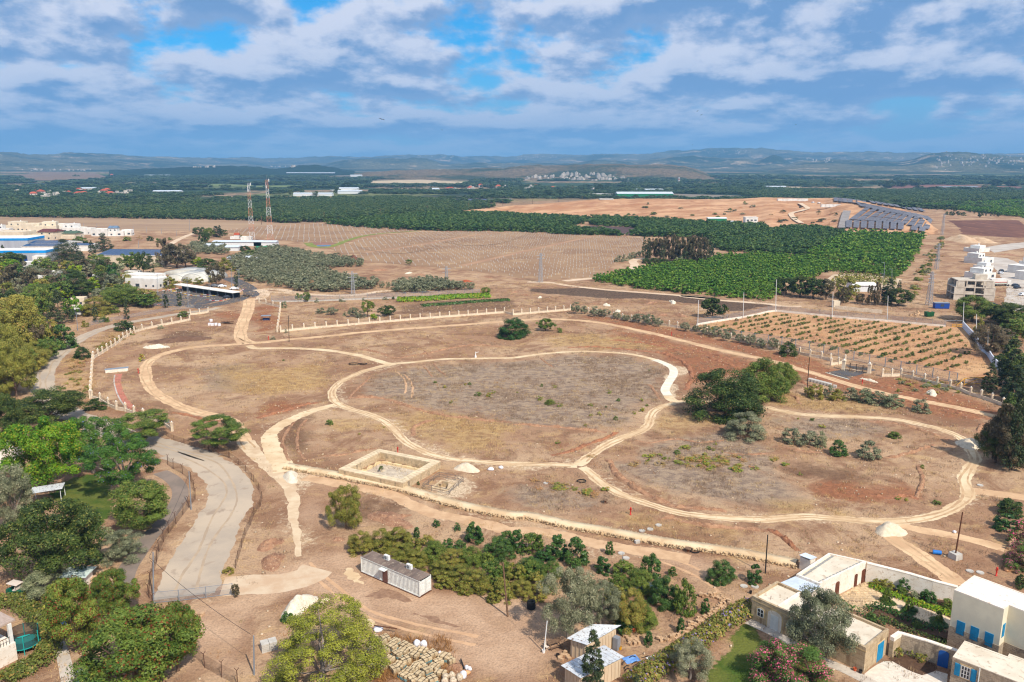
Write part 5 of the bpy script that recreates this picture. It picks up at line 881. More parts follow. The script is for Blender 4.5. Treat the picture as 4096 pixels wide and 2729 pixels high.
for k in(0,1):
 e0,e1=((p4,f1),(p3,f2))[k]
 for i in range(n_):
  a=e0 .lerp(e1,(i+.1)/n_);b=e0 .lerp(e1,(i+.9)/n_);c_=(a+b)/2+Vector(((f1-f2).x,(f1-f2).y,0)).normalized()*(-.75 if k==0 else.6);q=FW.loc(c_);mm.box((q[0],q[1],HW-.24),(.55,.34,.05))
mm.build('roof_edge_strip',flat('roof_edge',s2l(150,148,142),.9),eW)
# -- small hut behind the wing
hp_=G('d2',615,345);hh_=HT('d2',540,350,540,235);eH=empty('utility_hut',(hp_.x,hp_.y,0),FA.rz,'small white utility hut with corrugated roof behind the wing','hut');MB().box((0,0,0),(1.7,1.5,2.0)).build('wall',M_wash,eH)
m=MB()
for i in range(8):m.add([(-1.0+i*.25,-.95,2.06),(-1.0+(i+.5)*.25,-.95,2.11),(-1.0+(i+.5)*.25,.95,2.36),(-1.0+i*.25,.95,2.31)],[(0,1,2,3)]);m.add([(-1.0+(i+.5)*.25,-.95,2.11),(-1.0+(i+1)*.25,-.95,2.06),(-1.0+(i+1)*.25,.95,2.31),(-1.0+(i+.5)*.25,.95,2.36)],[(0,1,2,3)])
m.build('corrugated_roof',M_metal,eH);m=MB();m.box((.85,0,.1),(.06,.7,1.7));m.build('door',M_dwood,eH)
# -- courtyard
def wallrun(name,label,P,H,th,mat,cap=None,cat='wall',capmat=None,H2=None):
 P=[Vector((p[0],p[1],0))for p in P];Fr=Frame(P[0],P[-1]);e=empty(name,P[0],Fr.rz,label,cat);Q=[Fr.loc(p)for p in P];m=MB();c=MB()
 for i,(a,b)in enumerate(zip(Q,Q[1:])):
  a,b=Vector((*a,0)),Vector((*b,0));d=(b-a).normalized();n=Vector((-d.y,d.x,0))*th/2;h0=H if H2 is None else H+(H2-H)*i/(len(Q)-1);h1=H if H2 is None else H+(H2-H)*(i+1)/(len(Q)-1)
  def pr(mm,k,z0,ha,hb):
   nn=n*k;vs=[a-nn,b-nn,b+nn,a+nn];mm.add([(v.x,v.y,z0 if z0<0 else(ha if j in(0,3)else hb)-z0*0)for j,v in enumerate(vs)]+[(v.x,v.y,(ha if j in(0,3)else hb))for j,v in enumerate(vs)],[(3,2,1,0),(4,5,6,7),(0,1,5,4),(1,2,6,5),(2,3,7,6),(3,0,4,7)])
  pr(m,1,-.2,h0,h1)
  if cap:vs=[a-n*1.12,b-n*1.12,b+n*1.12,a+n*1.12];c.add([(v.x,v.y,(h0 if j in(0,3)else h1)+.002)for j,v in enumerate(vs)]+[(v.x,v.y,(h0 if j in(0,3)else h1)+cap)for j,v in enumerate(vs)],[(3,2,1,0),(4,5,6,7),(0,1,5,4),(1,2,6,5),(2,3,7,6),(3,0,4,7)])
 m.build('wall',mat,e)
 if cap:c.build('coping',capmat or mat,e)
 return e,Fr
cw=[G('d8',435,478),G('d8',640,520),G('d8',900,575),G('d8',1150,640),G('d8',1420,700)]
wallrun('courtyard_wall','long whitewashed garden wall joining wing and cream house',[cw[0],cw[1],cw[2],cw[3],cw[4]],3.0,.55,M_wash,.12,H2=2.3)
flag=L('d2','915 668 1240 485 1300 480 1330 545 1470 620 1480 660 1390 700 1280 760 1290 830 1140 790 1000 735')
ec=tag(link('courtyard',patch('tmp',flag,pm('joint_sand',s2l(206,178,140),s2l(190,160,122),2,.95),.02,.02,1.5).data),'flagstone courtyard in front of the whitewashed wing',None,None,'structure');bpy.data.objects.remove(bpy.data.objects['tmp'])
xs=[p.x for p in flag];ys=[p.y for p in flag];fm=[pm('flagstone_%d'%i,s2l(*c),s2l(*[q*.9 for q in c]),2,.9)for i,c in enumerate(((222,192,150),(206,178,140),(190,164,132)))]
yy=min(ys);nfl=0
while yy<max(ys):
 xx=min(xs)+random.uniform(0,.4)
 while xx<max(xs):
  sz=random.uniform(.55,.85)
  if inpoly([(p.x,p.y)for p in flag],np.array([xx]),np.array([yy]))[0]and nfl<190:
   k=random.randint(5,7);a0=random.random()*6;V_=[(xx+sz*.47*random.uniform(.82,1.08)*math.cos(a0+6.283*i/k),yy+sz*.47*random.uniform(.82,1.08)*math.sin(a0+6.283*i/k))for i in range(k)]
   mmm=MB();mmm.prism([(p[0]-xx,p[1]-yy)for p in V_],0,.03);mmm.build('flagstone',random.choice(fm),ec,(xx,yy,.024+random.random()*.008));nfl+=1
  xx+=sz*.95
 yy+=.68
patch('garden_path',L('d8','455 720 600 640 760 640 960 740 1200 800 1370 880 1340 985 1240 990 1000 880 800 790 640 740 520 760'),pm('sand_path',s2l(222,196,160),s2l(208,180,146),1,.95,world=True),.016,.05,1.5,label='pale sandy garden floor of the courtyard')
patch('forecourt',L('d8','420 1480 560 1380 690 1320 800 1370 1060 1500 1220 1440 1330 1470 1320 1700 600 1700'),pm('forecourt_gravel',s2l(222,208,190),s2l(206,192,174),2,.95,.02,8,world=True),.016,.05,1.5,label='pale gravel forecourt before the blue doors')
ribbon('pavement',L('d2','-20 905 60 945 200 1010 330 1080 460 1150 620 1240 800 1340 1000 1420 1180 1510 1300 1570 1500 1680'),1.6,M_cpave,.024,.02,.8,label='pale pavement along the stone house',seed=61)
M_bed=pm('bed_soil',s2l(96,72,54),s2l(80,58,44),2,.95,world=True)
patch('flower_bed',L('d8','690 1320 830 1180 1150 1290 1220 1430 1060 1500 900 1440'),M_bed,.02,.05,1,label='planted bed by the blue arched door');patch('flower_bed',L('d8','480 500 740 540 1000 640 1390 700 1370 870 1000 740 760 650 600 600'),M_bed,.02,.05,1,label='planted bed along the garden wall');patch('flower_bed',L('d8','440 790 560 735 760 790 1000 890 1250 1000 1340 1010 1320 1170 830 990 600 900'),M_bed,.02,.05,1,label='planted bed in the shade of the cream house')
def leafy(name,P,wid,hgt,kind,label,dens=46,leaf=.16,cat='hedge',seed=0,parts=True,fl=None,z=0.0):
 "a hedge or bed of foliage along a line"
 P=resample(smooth([Vector((p[0],p[1],0))for p in P],4),.5);r=np.random.default_rng(seed);n=int(len(P)*.5*dens*wid);T=np.array([[p.x,p.y]for p in P]);D=np.gradient(T,axis=0);D/=np.linalg.norm(D,axis=1)[:,None]+1e-9;N=np.stack([-D[:,1],D[:,0]],1)
 o2=T[0];k=r.integers(0,len(P),n);u=r.uniform(-1,1,n);s=T[k]+N[k]*(u*wid/2)[:,None]+r.normal(size=(n,2))*.15
 lump=.75+.5*fbm(s[:,0]/1.1,s[:,1]/1.1,seed+2,3);top=hgt*(1-.55*np.abs(u)**3)*lump;zz=top*np.where(r.random(n)<.6,r.uniform(.82,1.05,n),r.uniform(.1,1,n));Pp=np.stack([s[:,0]-o2[0],s[:,1]-o2[1],zz],1)
 nn=np.stack([N[k][:,0]*u,N[k][:,1]*u,np.full(n,.8)],1)+r.normal(size=(n,3))*.6;nn/=np.linalg.norm(nn,axis=1)[:,None];t=np.cross(nn,r.normal(size=(n,3)));t/=np.linalg.norm(t,axis=1)[:,None];b=np.cross(nn,t);sc_=leaf*r.uniform(.6,1.4,n)[:,None]
 V=np.stack([Pp-t*sc_,Pp-b*sc_*.6,Pp+t*sc_,Pp+b*sc_*.6],1).reshape(-1,3);cl=fbm(s[:,0]/.9,s[:,1]/.9,seed+7,3);col=np.stack([np.clip(cl*1.1-.25+r.random(n)*.4,0,1),(r.random(n)<(fl or 0)).astype(float),r.random(n),np.ones(n)],1)
 me=npmesh(name,V,np.arange(n*4).reshape(-1,4),False,np.repeat(col,4,0));me.materials.append(LM[kind]);o=link(name,me,loc=(o2[0],o2[1],z));return tag(o,label,cat)
leafy('hedge',L('d8','85 700 230 765 400 850 520 920 640 960'),.9,.9,'citrus','low clipped hedge along the stone house terrace',seed=3);leafy('ground_cover',L('d8','500 530 640 590 800 650 1000 720 1200 780 1370 840'),1.5,.45,'bright','bright green ground cover band below the garden wall',seed=4,cat='plants',dens=60);leafy('ground_cover',L('d8','470 800 560 760 680 800 800 860 900 900 1100 980 1250 1000'),1.3,.7,'citrus','dark green planting in the middle of the courtyard',seed=5,cat='plants');leafy('ground_cover',L('d8','590 880 760 950 900 1020 1100 1100 1300 1150'),1.2,.6,'dark','shaded ground cover beside the cream house',seed=6,cat='plants');leafy('ground_cover',L('d8','740 1290 850 1220 960 1280 1080 1350'),1.5,.9,'pom','yellow green bushes in the bed by the arched door',seed=7,cat='plants')
for i,(X,Y,w_)in enumerate([(675,705,150),(912,805,165),(1235,935,170)]):
 g=G('d8',X,Y);wd2=w_*.3692*(g-Vector((0,0,CAMH))).length/FPX;plant_at('clipped_bush','citrus',g,wd2,.55,('first','second','third')[i]+' round clipped bush in the courtyard counted from the wing','bush','round clipped bushes in the courtyard',lod=0)
 plant('sapling','bush','d8',(670,915,1235)[i],(700,790,920)[i],85,(555,665,800)[i],('first','second','third')[i]+' young tree growing from a round courtyard bush','tree','young courtyard trees',lod=1)
for X,Y,w_,tp,k,lb in[(560,520,120,445,'pom','grassy clump in the courtyard corner'),(660,545,150,455,'pom','second grassy clump in the courtyard corner'),(850,570,120,440,'citrus','upright bush against the garden wall'),(830,610,110,540,'bush','round green bush before the garden wall'),(960,660,110,580,'gbush','loose grey bush before the garden wall'),(1110,690,160,575,'citrus','broad bush against the garden wall'),(1330,760,120,665,'bush','bush in the corner by the cream house'),(510,900,120,820,'citrus','round bush at the hedge end in the courtyard'),(1000,970,90,910,'bush','small bush in the shaded bed')]:plant('shrub',k,'d8',X,Y,w_,tp,lb,'shrub',lod=1)
# -- gate wall with the arched blue door
g0,g1=Vector((47.6,89.4,0)),Vector((49.2,90.6,0));g2=Vector((54.6,86.6,0))
eG,FG=wallrun('stone_gate_wall','stone courtyard wall with white coping beside the blue arched door',[g1,Vector((51.8,88.9,0)),g2],2.55,.5,MS_grey,.14,capmat=M_wash)
wallrun('stone_wall','short stone wall joining house corner and gate wall',[g0,g1],2.3,.5,MS_warm,.5,capmat=M_wash)
s,z=FG.wall('d8',1265,1440,(0,-.25),(FG.loc(g2)[0],-.25));opening(eG,(0,-.25),(FG.loc(g2)[0],-.25),s,0,1.15,2.2,'door',arch=True,mat=M_blued)
# -- cream house
TL,TR,BL=Vector((56.0,91.7,0)),Vector((59.6,87.2,0)),Vector((60.75,95.3,0));FC=Frame(TL,TR);LC=(TR-TL).length;HC=8.0
eC=empty('cream_house',TL,FC.rz,'tall cream house with turquoise shutters and white flat roof','house')
cp=[(0,0),(LC,0),(LC,1.45),(LC+7,1.45),(LC+7,5.9),(0,5.9)]
flatroof(eC,cp,HC,M_cream,M_white,.12,.25,M_wash,z0=3.0);MB().prism(inset(cp,-.05),-.2,3.0).build('stone_base',MS_grey,eC)
for X0,Y0,X1,Y1 in[(1478,912,1472,1058),(1628,972,1620,1122),(1785,1035,1775,1185)]:
 s,z1=FC.wall('d8',X0,Y0,(0,0),(LC,0));s2,z0=FC.wall('d8',X1,Y1,(0,0),(LC,0));opening(eC,(0,0),(LC,0),s,z0,.98,z1-z0,'shutter',mat=M_blue)
s,z1=FC.wall('d8',1940,1080,(LC,0),(LC,1.45));opening(eC,(LC,0),(LC,1.45),.8,3.95,.75,1.75,'shutter',mat=M_blue)
# -- low stone house at the corner
R2,R1,R3=Vector((52.0,83.75,0)),Vector((55.75,86.45,0)),Vector((57.2,78.65,0));FS=Frame(R2,R3);eS=empty('stone_cottage',R2,FS.rz,'low grey stone cottage with turquoise window shutters','house');HS=3.85
flatroof(eS,[(0,0),(12,0),(12,5.4),(4.6,5.4),(4.6,4.6),(0,4.6)],HS,MS_grey,M_screed,.1,.3,M_screed)
s,z1=FS.wall('d8',1530,1400,(0,0),(10,0));s2,z0=FS.wall('d8',1520,1530,(0,0),(10,0));wpar=opening(eS,(0,0),(10,0),s,z0,1.0,z1-z0,'window',bars=(3,3),surround=M_trim)
for k in(-1,1):opening(eS,(0,0),(10,0),s+k*.86,z0,.58,z1-z0,'shutter',mat=M_blue,proud=.09)
m=MB();s,z1=FS.wall('d8',1680,1430,(0,0),(10,0));m.cyl((s,-.12,0),.06,HS-.1,8);m.build('drain_pipe',M_frame,eS)
# ------------------------------------------------------------------ container, sheds, pool
C0,C1=G('P',1444.8,2290.2),G('P',1678.6,2392);FCn=Frame(C0,C1);eK=empty('shipping_container',C0,FCn.rz,'grey corrugated shipping container with brown door and dark roof','container')
M_cont=pm('container_paint',s2l(228,227,218),s2l(216,214,206),1.5,.6,spec=.3,c3=s2l(176,170,158));M_croof=pm('container_roof',s2l(128,110,98),s2l(100,86,78),.8,.85,c3=s2l(160,144,124),stretch=(1,.35,1));M_rust=pm('rust',s2l(110,70,48),s2l(86,54,40),2,.9);LK,WK,HK=12.19,2.44,2.6
nr=44;z0,z1=.28,HK-.1
for side in(0,1):
 m=MB()
 y0=0 if side==0 else WK;sg=-1 if side==0 else 1
 for i in range(nr):
  a=.15+(LK-.3)*i/nr;b=.15+(LK-.3)*(i+1)/nr;q=(b-a)/4;ys_=(0,.06,.06,0,0);xs_=(a,a+q*.5,a+q*2,a+q*2.5,b)
  for j in range(4):
   v=[(xs_[j],y0-sg*.05+sg*ys_[j]*-1,z0),(xs_[j+1],y0-sg*.05+sg*ys_[j+1]*-1,z0),(xs_[j+1],y0-sg*.05+sg*ys_[j+1]*-1,z1),(xs_[j],y0-sg*.05+sg*ys_[j]*-1,z1)];m.add(v,[(0,1,2,3)])
 m.build('corrugated_side',M_cont,eK)
m=MB()
for x in(.08,LK-.08):
 for y in(.06,WK-.06):m.box((x,y,.12),(.16,.14,HK-.12))
for y in(.05,WK-.05):m.box((LK/2,y,HK-.12),(LK-.34,.1,.12));m.box((LK/2,y,.14),(LK-.34,.12,.14))
m.build('frame',M_cont,eK);m=MB();m.box((LK/2,WK/2,.0),(LK+.1,WK+.1,.13));m.build('base_rail',M_rust,eK)
m=MB();nr=60
for i in range(nr):
 a=.05+(LK-.1)*i/nr;b=.05+(LK-.1)*(i+1)/nr;c_=(a+b)/2
 for u,v,zu,zv in((a,c_,HK,HK+.035),(c_,b,HK+.035,HK)):m.add([(u,.02,zu),(v,.02,zv),(v,WK-.02,zv),(u,WK-.02,zu)],[(0,1,2,3)])
m.build('roof_sheet',M_croof,eK)
for k in(0,1):
 m=MB();m.box((LK-.02,WK*(.27+.46*k),.26),(.08,1.08,HK-.42));dd=m.build('end_door',M_cont,eK)
 m=MB()
 for j in range(4):m.box((LK+.03,WK*(.27+.46*k),.45+j*.52),(.04,.9,.34))
 m.build('door_panel',M_cont,dd);m=MB();m.cyl((LK+.07,WK*(.27+.46*k)+(.35 if k==0 else-.35),.3),.025,HK-.5,6);m.build('locking_bar',M_cont,dd)
MB().box((.04,WK/2,.26),(.06,WK-.2,HK-.42)).build('end_wall',M_cont,eK)
m=MB();m.box((5.25,-.05,.2),(.95,.1,2.05));m.build('side_door',pm('door_brown',s2l(120,84,72),s2l(108,74,64),2,.7),eK);MB().box((5.15,-.35,2.28),(1.25,.75,.07)).build('door_canopy',M_cont,eK)
for x in(3.9,8.55):
 g=FCn.o+FCn.x*x+FCn.y*1.75;e=empty('air_conditioner',(g.x,g.y,HK+.04),FCn.rz,('white air conditioner near the middle of the container roof' if x<5 else 'white air conditioner with fan near the container doors'),'air conditioner');MB().box((0,0,0),(.95,.42,.72)).build('casing',M_frame,e);m=MB();m.tube((.0-.12,-.215,.36),(-.12,-.225,.36),.27,.27,16);m.build('fan_grille',flat('grille_grey',s2l(130,130,130),.6),e)
 for dx in(-.3,.3):MB().box((dx,0,-.035),(.08,.44,.034)).build('foot',M_rust,e)
def tinshed(name,label,roof,H,wm,rot=None,tilt=.35):
 P=[Vector((q.x,q.y,0))for q in roof];Fr=Frame(P[0],P[1]);e=empty(name,P[0],Fr.rz,label,'shed');Q=[Fr.loc(p)for p in P];Q=ccw(Q);W_=inset(Q,.35)
 MB().prism(W_,-.1,H-.12).build('wall',wm,e)
# roof sheets run across the short way
 n=11;a,b,c,d=[Vector((*q,0))for q in Q]
 for i in range(n):
  m=MB();u0,u1=i/n,(i+1)/n-.006;f=lambda u,v:(a.lerp(b,v)).lerp(d.lerp(c,v),u)
  for j in range(3):
   v0,v1,v2=j/3,(j+.5)/3,(j+1)/3
  r=4
  for k in range(r):
   ua,ub,uc=u0+(u1-u0)*k/r,u0+(u1-u0)*(k+.5)/r,u0+(u1-u0)*(k+1)/r
   pts=[(f(ua,0),0),(f(ub,0),.04),(f(uc,0),0)];pts2=[(f(ua,1),0),(f(ub,1),.04),(f(uc,1),0)]
   for q in(0,1):m.add([(pts[q][0].x,pts[q][0].y,H+pts[q][1]),(pts[q+1][0].x,pts[q+1][0].y,H+pts[q+1][1]),(pts2[q+1][0].x,pts2[q+1][0].y,H+tilt+pts2[q+1][1]),(pts2[q][0].x,pts2[q][0].y,H+tilt+pts2[q][1])],[(0,1,2,3)])
  m.build('roof_sheet',M_tin,e)
 return e,Fr,W_
M_tin=pm('tin_sheet',s2l(216,216,214),s2l(200,202,204),.9,.5,spec=.3,c3=s2l(120,96,76));M_clad=pm('shed_cladding',s2l(214,190,158),s2l(198,172,140),2,.8,stretch=(5,5,.2))
eT1,F1,W1=tinshed('tin_shed','upper tin shed under the big olive tree',L('d1','1045 800 1370 945 1910 630 1440 575',2.5),2.5,M_clad)
eT2,F2,W2=tinshed('tin_shed','lower tin shed behind the slim cypress',L('d1','955 1225 1270 1470 1960 1130 1640 900',2.4),2.4,M_clad)
for e,Q in((eT1,W1),(eT2,W2)):
 for i in range(4):
  a,b=Vector((*Q[i],0)),Vector((*Q[(i+1)%4],0));n=int((b-a).length/.55);d=(b-a).normalized();nn=Vector((d.y,-d.x,0));m=MB()
  for k in range(n):q=a+d*((k+.5)*(b-a).length/n)+nn*.03;m.box((q.x,q.y,-.05),(.16,.06,2.3),math.atan2(d.y,d.x))
  m.build('cladding_rib',M_clad,e)
# -- the ancient pool
pc=POOL;FP=Frame(pc[3],pc[2]);eP=empty('stone_pool',pc[3],FP.rz,'large roofless square stone pool with thick walls','pool');Q=[FP.loc(p)for p in pc]
wx,wy=(Q[1][0]-Q[0][0]+Q[2][0]-Q[3][0])/2,(Q[0][1]+Q[1][1]-Q[3][1]-Q[2][1])/2;ox=(Q[0][0]+Q[3][0])/2;TW=1.55
outer=[(ox,0),(ox+wx,0),(ox+wx,wy),(ox,wy)];inn=inset(outer,TW);m=MB()
for i in range(4):j=(i+1)%4;MB().prism([outer[i],outer[j],inn[j],inn[i]],-1.6,ZP-.16).build('wall',MS_pool,eP)
led=inset(outer,TW+.5)
for i in range(4):j=(i+1)%4;MB().prism([inn[i],inn[j],led[j],led[i]],-1.5,-.95).build('ledge',pm('plaster_warm',s2l(232,208,164),s2l(220,192,146),1,.9),eP)
MB().prism(led,-1.6,-1.4).build('floor',pm('pool_floor',s2l(206,190,166),s2l(184,168,148),.5,.95,c3=s2l(160,146,130)),eP)
cs=pm('coping_stone',s2l(222,200,164),s2l(200,176,142),.8,.9,.02,5,rnd=.12)
for i in range(4):
 j=(i+1)%4;a,b=Vector((*outer[i],0)),Vector((*outer[j],0));ai,bi=Vector((*inn[i],0)),Vector((*inn[j],0));n=12
 for k in range(n):
  for half in(0,1):
   o0,o1,i0,i1=a.lerp(b,k/n),a.lerp(b,(k+1)/n),ai.lerp(bi,k/n),ai.lerp(bi,(k+1)/n);q=[o0,o1,o1 .lerp(i1,.52),o0 .lerp(i0,.52)]if half==0 else[o0 .lerp(i0,.53),o1 .lerp(i1,.53),i1,i0]
   c_=sum(q,Vector())/4;MB().prism([((v-c_).x*.98,(v-c_).y*.97)for v in q],0,.17+random.random()*.03).build('coping_stone',cs,eP,(c_.x,c_.y,ZP-.16))
# -- railed pit beside it
pt=PIT;FQ_=Frame(pt[0],pt[1]);Qp=ccw([FQ_.loc(p)for p in pt]);ePit=empty('railed_pit',pt[0],FQ_.rz,'small square stone pit with grey metal railing beside the pool','pit');ins=inset(Qp,1.2);ins2=inset(Qp,1.6)
for i in range(4):j=(i+1)%4;MB().prism([ins[i],ins[j],ins2[j],ins2[i]],-1.3,.12).build('rim_wall',MS_pool,ePit)
MB().prism(ins2,-1.3,-1.1).build('floor',MATS['pool_floor'],ePit);M_rail=flat('rail_grey',s2l(120,108,98),.6)
for i in range(4):
 a,b=Vector((*Qp[i],0)),Vector((*Qp[(i+1)%4],0))
 for k in range(3):q=a.lerp(b,k/3);MB().cyl((q.x,q.y,0),.05,1.1,6).build('post',M_rail,ePit)
 for z in(.55,1.08):MB().tube((a.x,a.y,z),(b.x,b.y,z),.045,.045,5).build('rail',M_rail,ePit)
 MB().tube((a.x,a.y,.1),(a.lerp(b,.34).x,a.lerp(b,.34).y,1.05),.035,.035,5).build('brace',M_rail,ePit)
# ------------------------------------------------------------------ walls, fences, poles
M_pstone=pm('pillar_stone',s2l(232,212,184),s2l(216,194,164),1.5,.9);M_iron=flat('iron_black',(.025,.022,.02),.5);M_capw=flat('cap_white',s2l(240,236,230),.6);M_galv=flat('steel_galvanised',s2l(150,156,164),.45,.4,.3);M_rusty=pm('steel_rusty',s2l(104,72,56),s2l(80,56,46),3,.9);M_wpost=flat('post_white',s2l(232,230,224),.5);M_wood=pm('pole_wood',s2l(132,104,80),s2l(104,80,62),4,.9);M_conc2=pm('concrete',s2l(196,188,176),s2l(178,170,158),1,.9)
def mesh_mat(name,c,k):
 m=bpy.data.materials.new(name);m.use_nodes=True;t=NT(m.node_tree);b=t.n['Principled BSDF'];b.inputs['Base Color'].default_value=(*c,1);b.inputs['Roughness'].default_value=.7;o=t.n['Material Output'];tr=t.add('ShaderNodeBsdfTransparent');mx=t.add('ShaderNodeMixShader');mx.inputs[0].default_value=k
 t.l.new(tr.outputs[0],mx.inputs[1]);t.l.new(b.outputs[0],mx.inputs[2]);t.l.new(mx.outputs[0],o.inputs[0]);return m
M_mesh=mesh_mat('wire_mesh',s2l(150,158,166),.22);M_meshr=mesh_mat('wire_mesh_rusty',s2l(110,80,64),.30)
pmb=MB();pmb.box((0,0,0),(.52,.52,.35));pmb.box((0,0,.35),(.46,.46,1.72));pmb.box((0,0,2.07),(.6,.6,.14));PILLAR=pmb.mesh('pillar');PILLAR.materials.append(M_pstone)
cpb=MB();cpb.ball((0,0,.17),.17,8,5);PCAP=cpb.mesh('cap');PCAP.materials.append(M_capw)
def pillar_wall(label,P,bh=.8,rail=True,gaps=(),sc=1.0):
 P=[Vector((p.x,p.y,0))for p in P];e=empty('pillar_wall',P[0],0,label,'wall')
 for i,p in enumerate(P):
  o=link('pillar',PILLAR,parent=e,loc=p-P[0]);o.scale=(sc,sc,sc);link('cap',PCAP,parent=o,loc=(0,0,2.21));
  if i+1<len(P):
   q=P[i+1];d=q-p;l=d.length;a=math.atan2(d.y,d.x);o.rotation_euler=(0,0,a)
   o=P[0]
   if i in gaps:continue
   m=MB();c=(p+q)/2-P[0];m.box((c.x,c.y,-.1),(l-.5,.26,bh+.1),a);m.box((c.x,c.y,bh+.002),(l-.5,.34,.07),a);m.build('low_wall',M_pstone,e)
   if rail:
    m=MB();n=max(3,int(l/.55));dn=d.normalized();prev=None
    for k in range(n+1):
     u=.28+(l-.56)*k/n;hgt=bh+.65+.30*(2*u/l-1)**2;b=p-P[0]+dn*u;m.tube((b.x,b.y,bh+.06),(b.x,b.y,hgt),.018,.018,4,False)
     if prev:m.tube((prev[0].x,prev[0].y,prev[1]),(b.x,b.y,hgt),.03,.03,4,False);m.tube((prev[0].x,prev[0].y,bh+.2),(b.x,b.y,bh+.2),.02,.02,4,False)
     prev=(b,hgt)
    m.build('railing',M_iron,e)
 return e
pillar_wall('stone pillar wall curving along the dusty road',L('b0','1700 297 1623 312 1540 328 1452 345 1363 364 1275 386 1205 408 1172 424 1140 442 1105 466 1072 492 1035 518 998 542 960 566 920 592 880 614 840 640'))
pillar_wall('stone pillar wall running straight down from the road bend',L('b0','836 645 832 672 829 700 827 730 825 765 823 800 821 835 818 870 815 910 812 950 812 995'))
pillar_wall('stone pillar wall sloping to the spreading trees',L('b0','826 998 900 1022 973 1066 1047 1098 1126 1112 1204 1142 1286 1168 1369 1194 1456 1224 1545 1290'))
pillar_wall('short stone pillar wall by the entrance track',L('b0','1706 250 1788 240 1868 228'));pillar_wall('short stone pillar wall by the sandy junction',L('b1','30 142 90 152 153 168 218 182'))
pillar_wall('stone pillar wall in line with the sight beside the fallow plot',L('b1','222 186 219 206 216 228 213 252 209 280 205 310 200 342 195 372 192 402'))
pillar_wall('long stone pillar wall in front of the fallow plot',L('b1','221 402 327 389 430 379 530 369 630 361 728 352 826 344 921 335 1016 326 1110 318 1203 311 1293 303 1383 295 1471 287 1560 281 1647 273 1733 267 1817 261 1900 255 1983 249 2065 243 2145 236 2225 231')+L('b2','10 250 86 244 163 238 239 231 315 225 389 218 463 212 525 206'))
pillar_wall('stone pillar wall behind the row of olive trees',L('b2','685 232 760 248 835 262 910 274 990 288 1070 300 1150 312 1230 325 1320 338 1408 352 1482 364 1560 378 1650 395 1745 416 1850 440 1960 468 2080 496 2200 525 2290 548')+L('b3','90 562 190 582 283 600 377 622 477 640 560 660'))
pillar_wall('stone pillar wall east of the iron gate',L('b3','1025 800 1107 800 1190 796'));pillar_wall('stone pillar wall running east to the tall cypress',L('b3','1190 798 1293 820 1400 846 1513 878 1630 905 1724 928 1812 968 1907 994 2004 1026 2104 1066'))
pillar_wall('angled stone pillar wall at the gate recess',L('b3','565 700 630 692 690 672'))
# iron gate with its two big piers
ga,gb=G('b3',675,738),G('b3',905,772);FGt=Frame(ga,gb);eGt=empty('iron_gate',ga,FGt.rz,'black iron double gate between two big stone piers','gate');lg=(gb-ga).length
for x in(0,lg):o=link('pier',PILLAR,parent=eGt,loc=(x,0,0));o.scale=(1.9,1.9,1.35);link('cap',PCAP,parent=o,loc=(0,0,2.21))
for k in(0,1):
 m=MB();x0,x1=(.55,lg/2-.05)if k==0 else(lg/2+.05,lg-.55);n=12
 for i in range(n+1):u=x0+(x1-x0)*i/n;m.tube((u,0,.1),(u,0,1.7+.5*math.sin(math.pi*(u-.5)/(lg-1))),.03,.03,4,False)
 for z in(.15,1.1):m.tube((x0,0,z),(x1,0,z),.04,.04,4,False)
 for i in range(n):u,v=x0+(x1-x0)*i/n,x0+(x1-x0)*(i+1)/n;m.tube((u,0,1.7+.5*math.sin(math.pi*(u-.5)/(lg-1))),(v,0,1.7+.5*math.sin(math.pi*(v-.5)/(lg-1))),.05,.05,4,False)
 m.build('gate_leaf',M_iron,eGt)
for x in(lg*.25,lg/2,lg*.75):MB().box((x,0,0),(.16,.16,2.4)).build('gate_post',M_iron,eGt)
patch('gate_apron',L('d6','130 300 345 262 580 300 520 320 410 350 400 375 290 350'),M_asph,.03,.05,1.5,label='asphalt apron in front of the iron gate');patch('gate_road',L('d6','350 215 420 225 600 250 700 275 640 280 440 262 400 240'),M_asph,.03,.05,1.5,label='asphalt strip behind the iron gate')
for i,pp in enumerate(([(345,258),(440,268),(585,298)],[(140,298),(280,340),(395,372)])):ribbon('kerb',L('d6',pp),.5,M_conc,.05,.02,.6,label=('pale kerb under the iron gate','pale kerb along the dirt track at the apron')[i],seed=70+i)
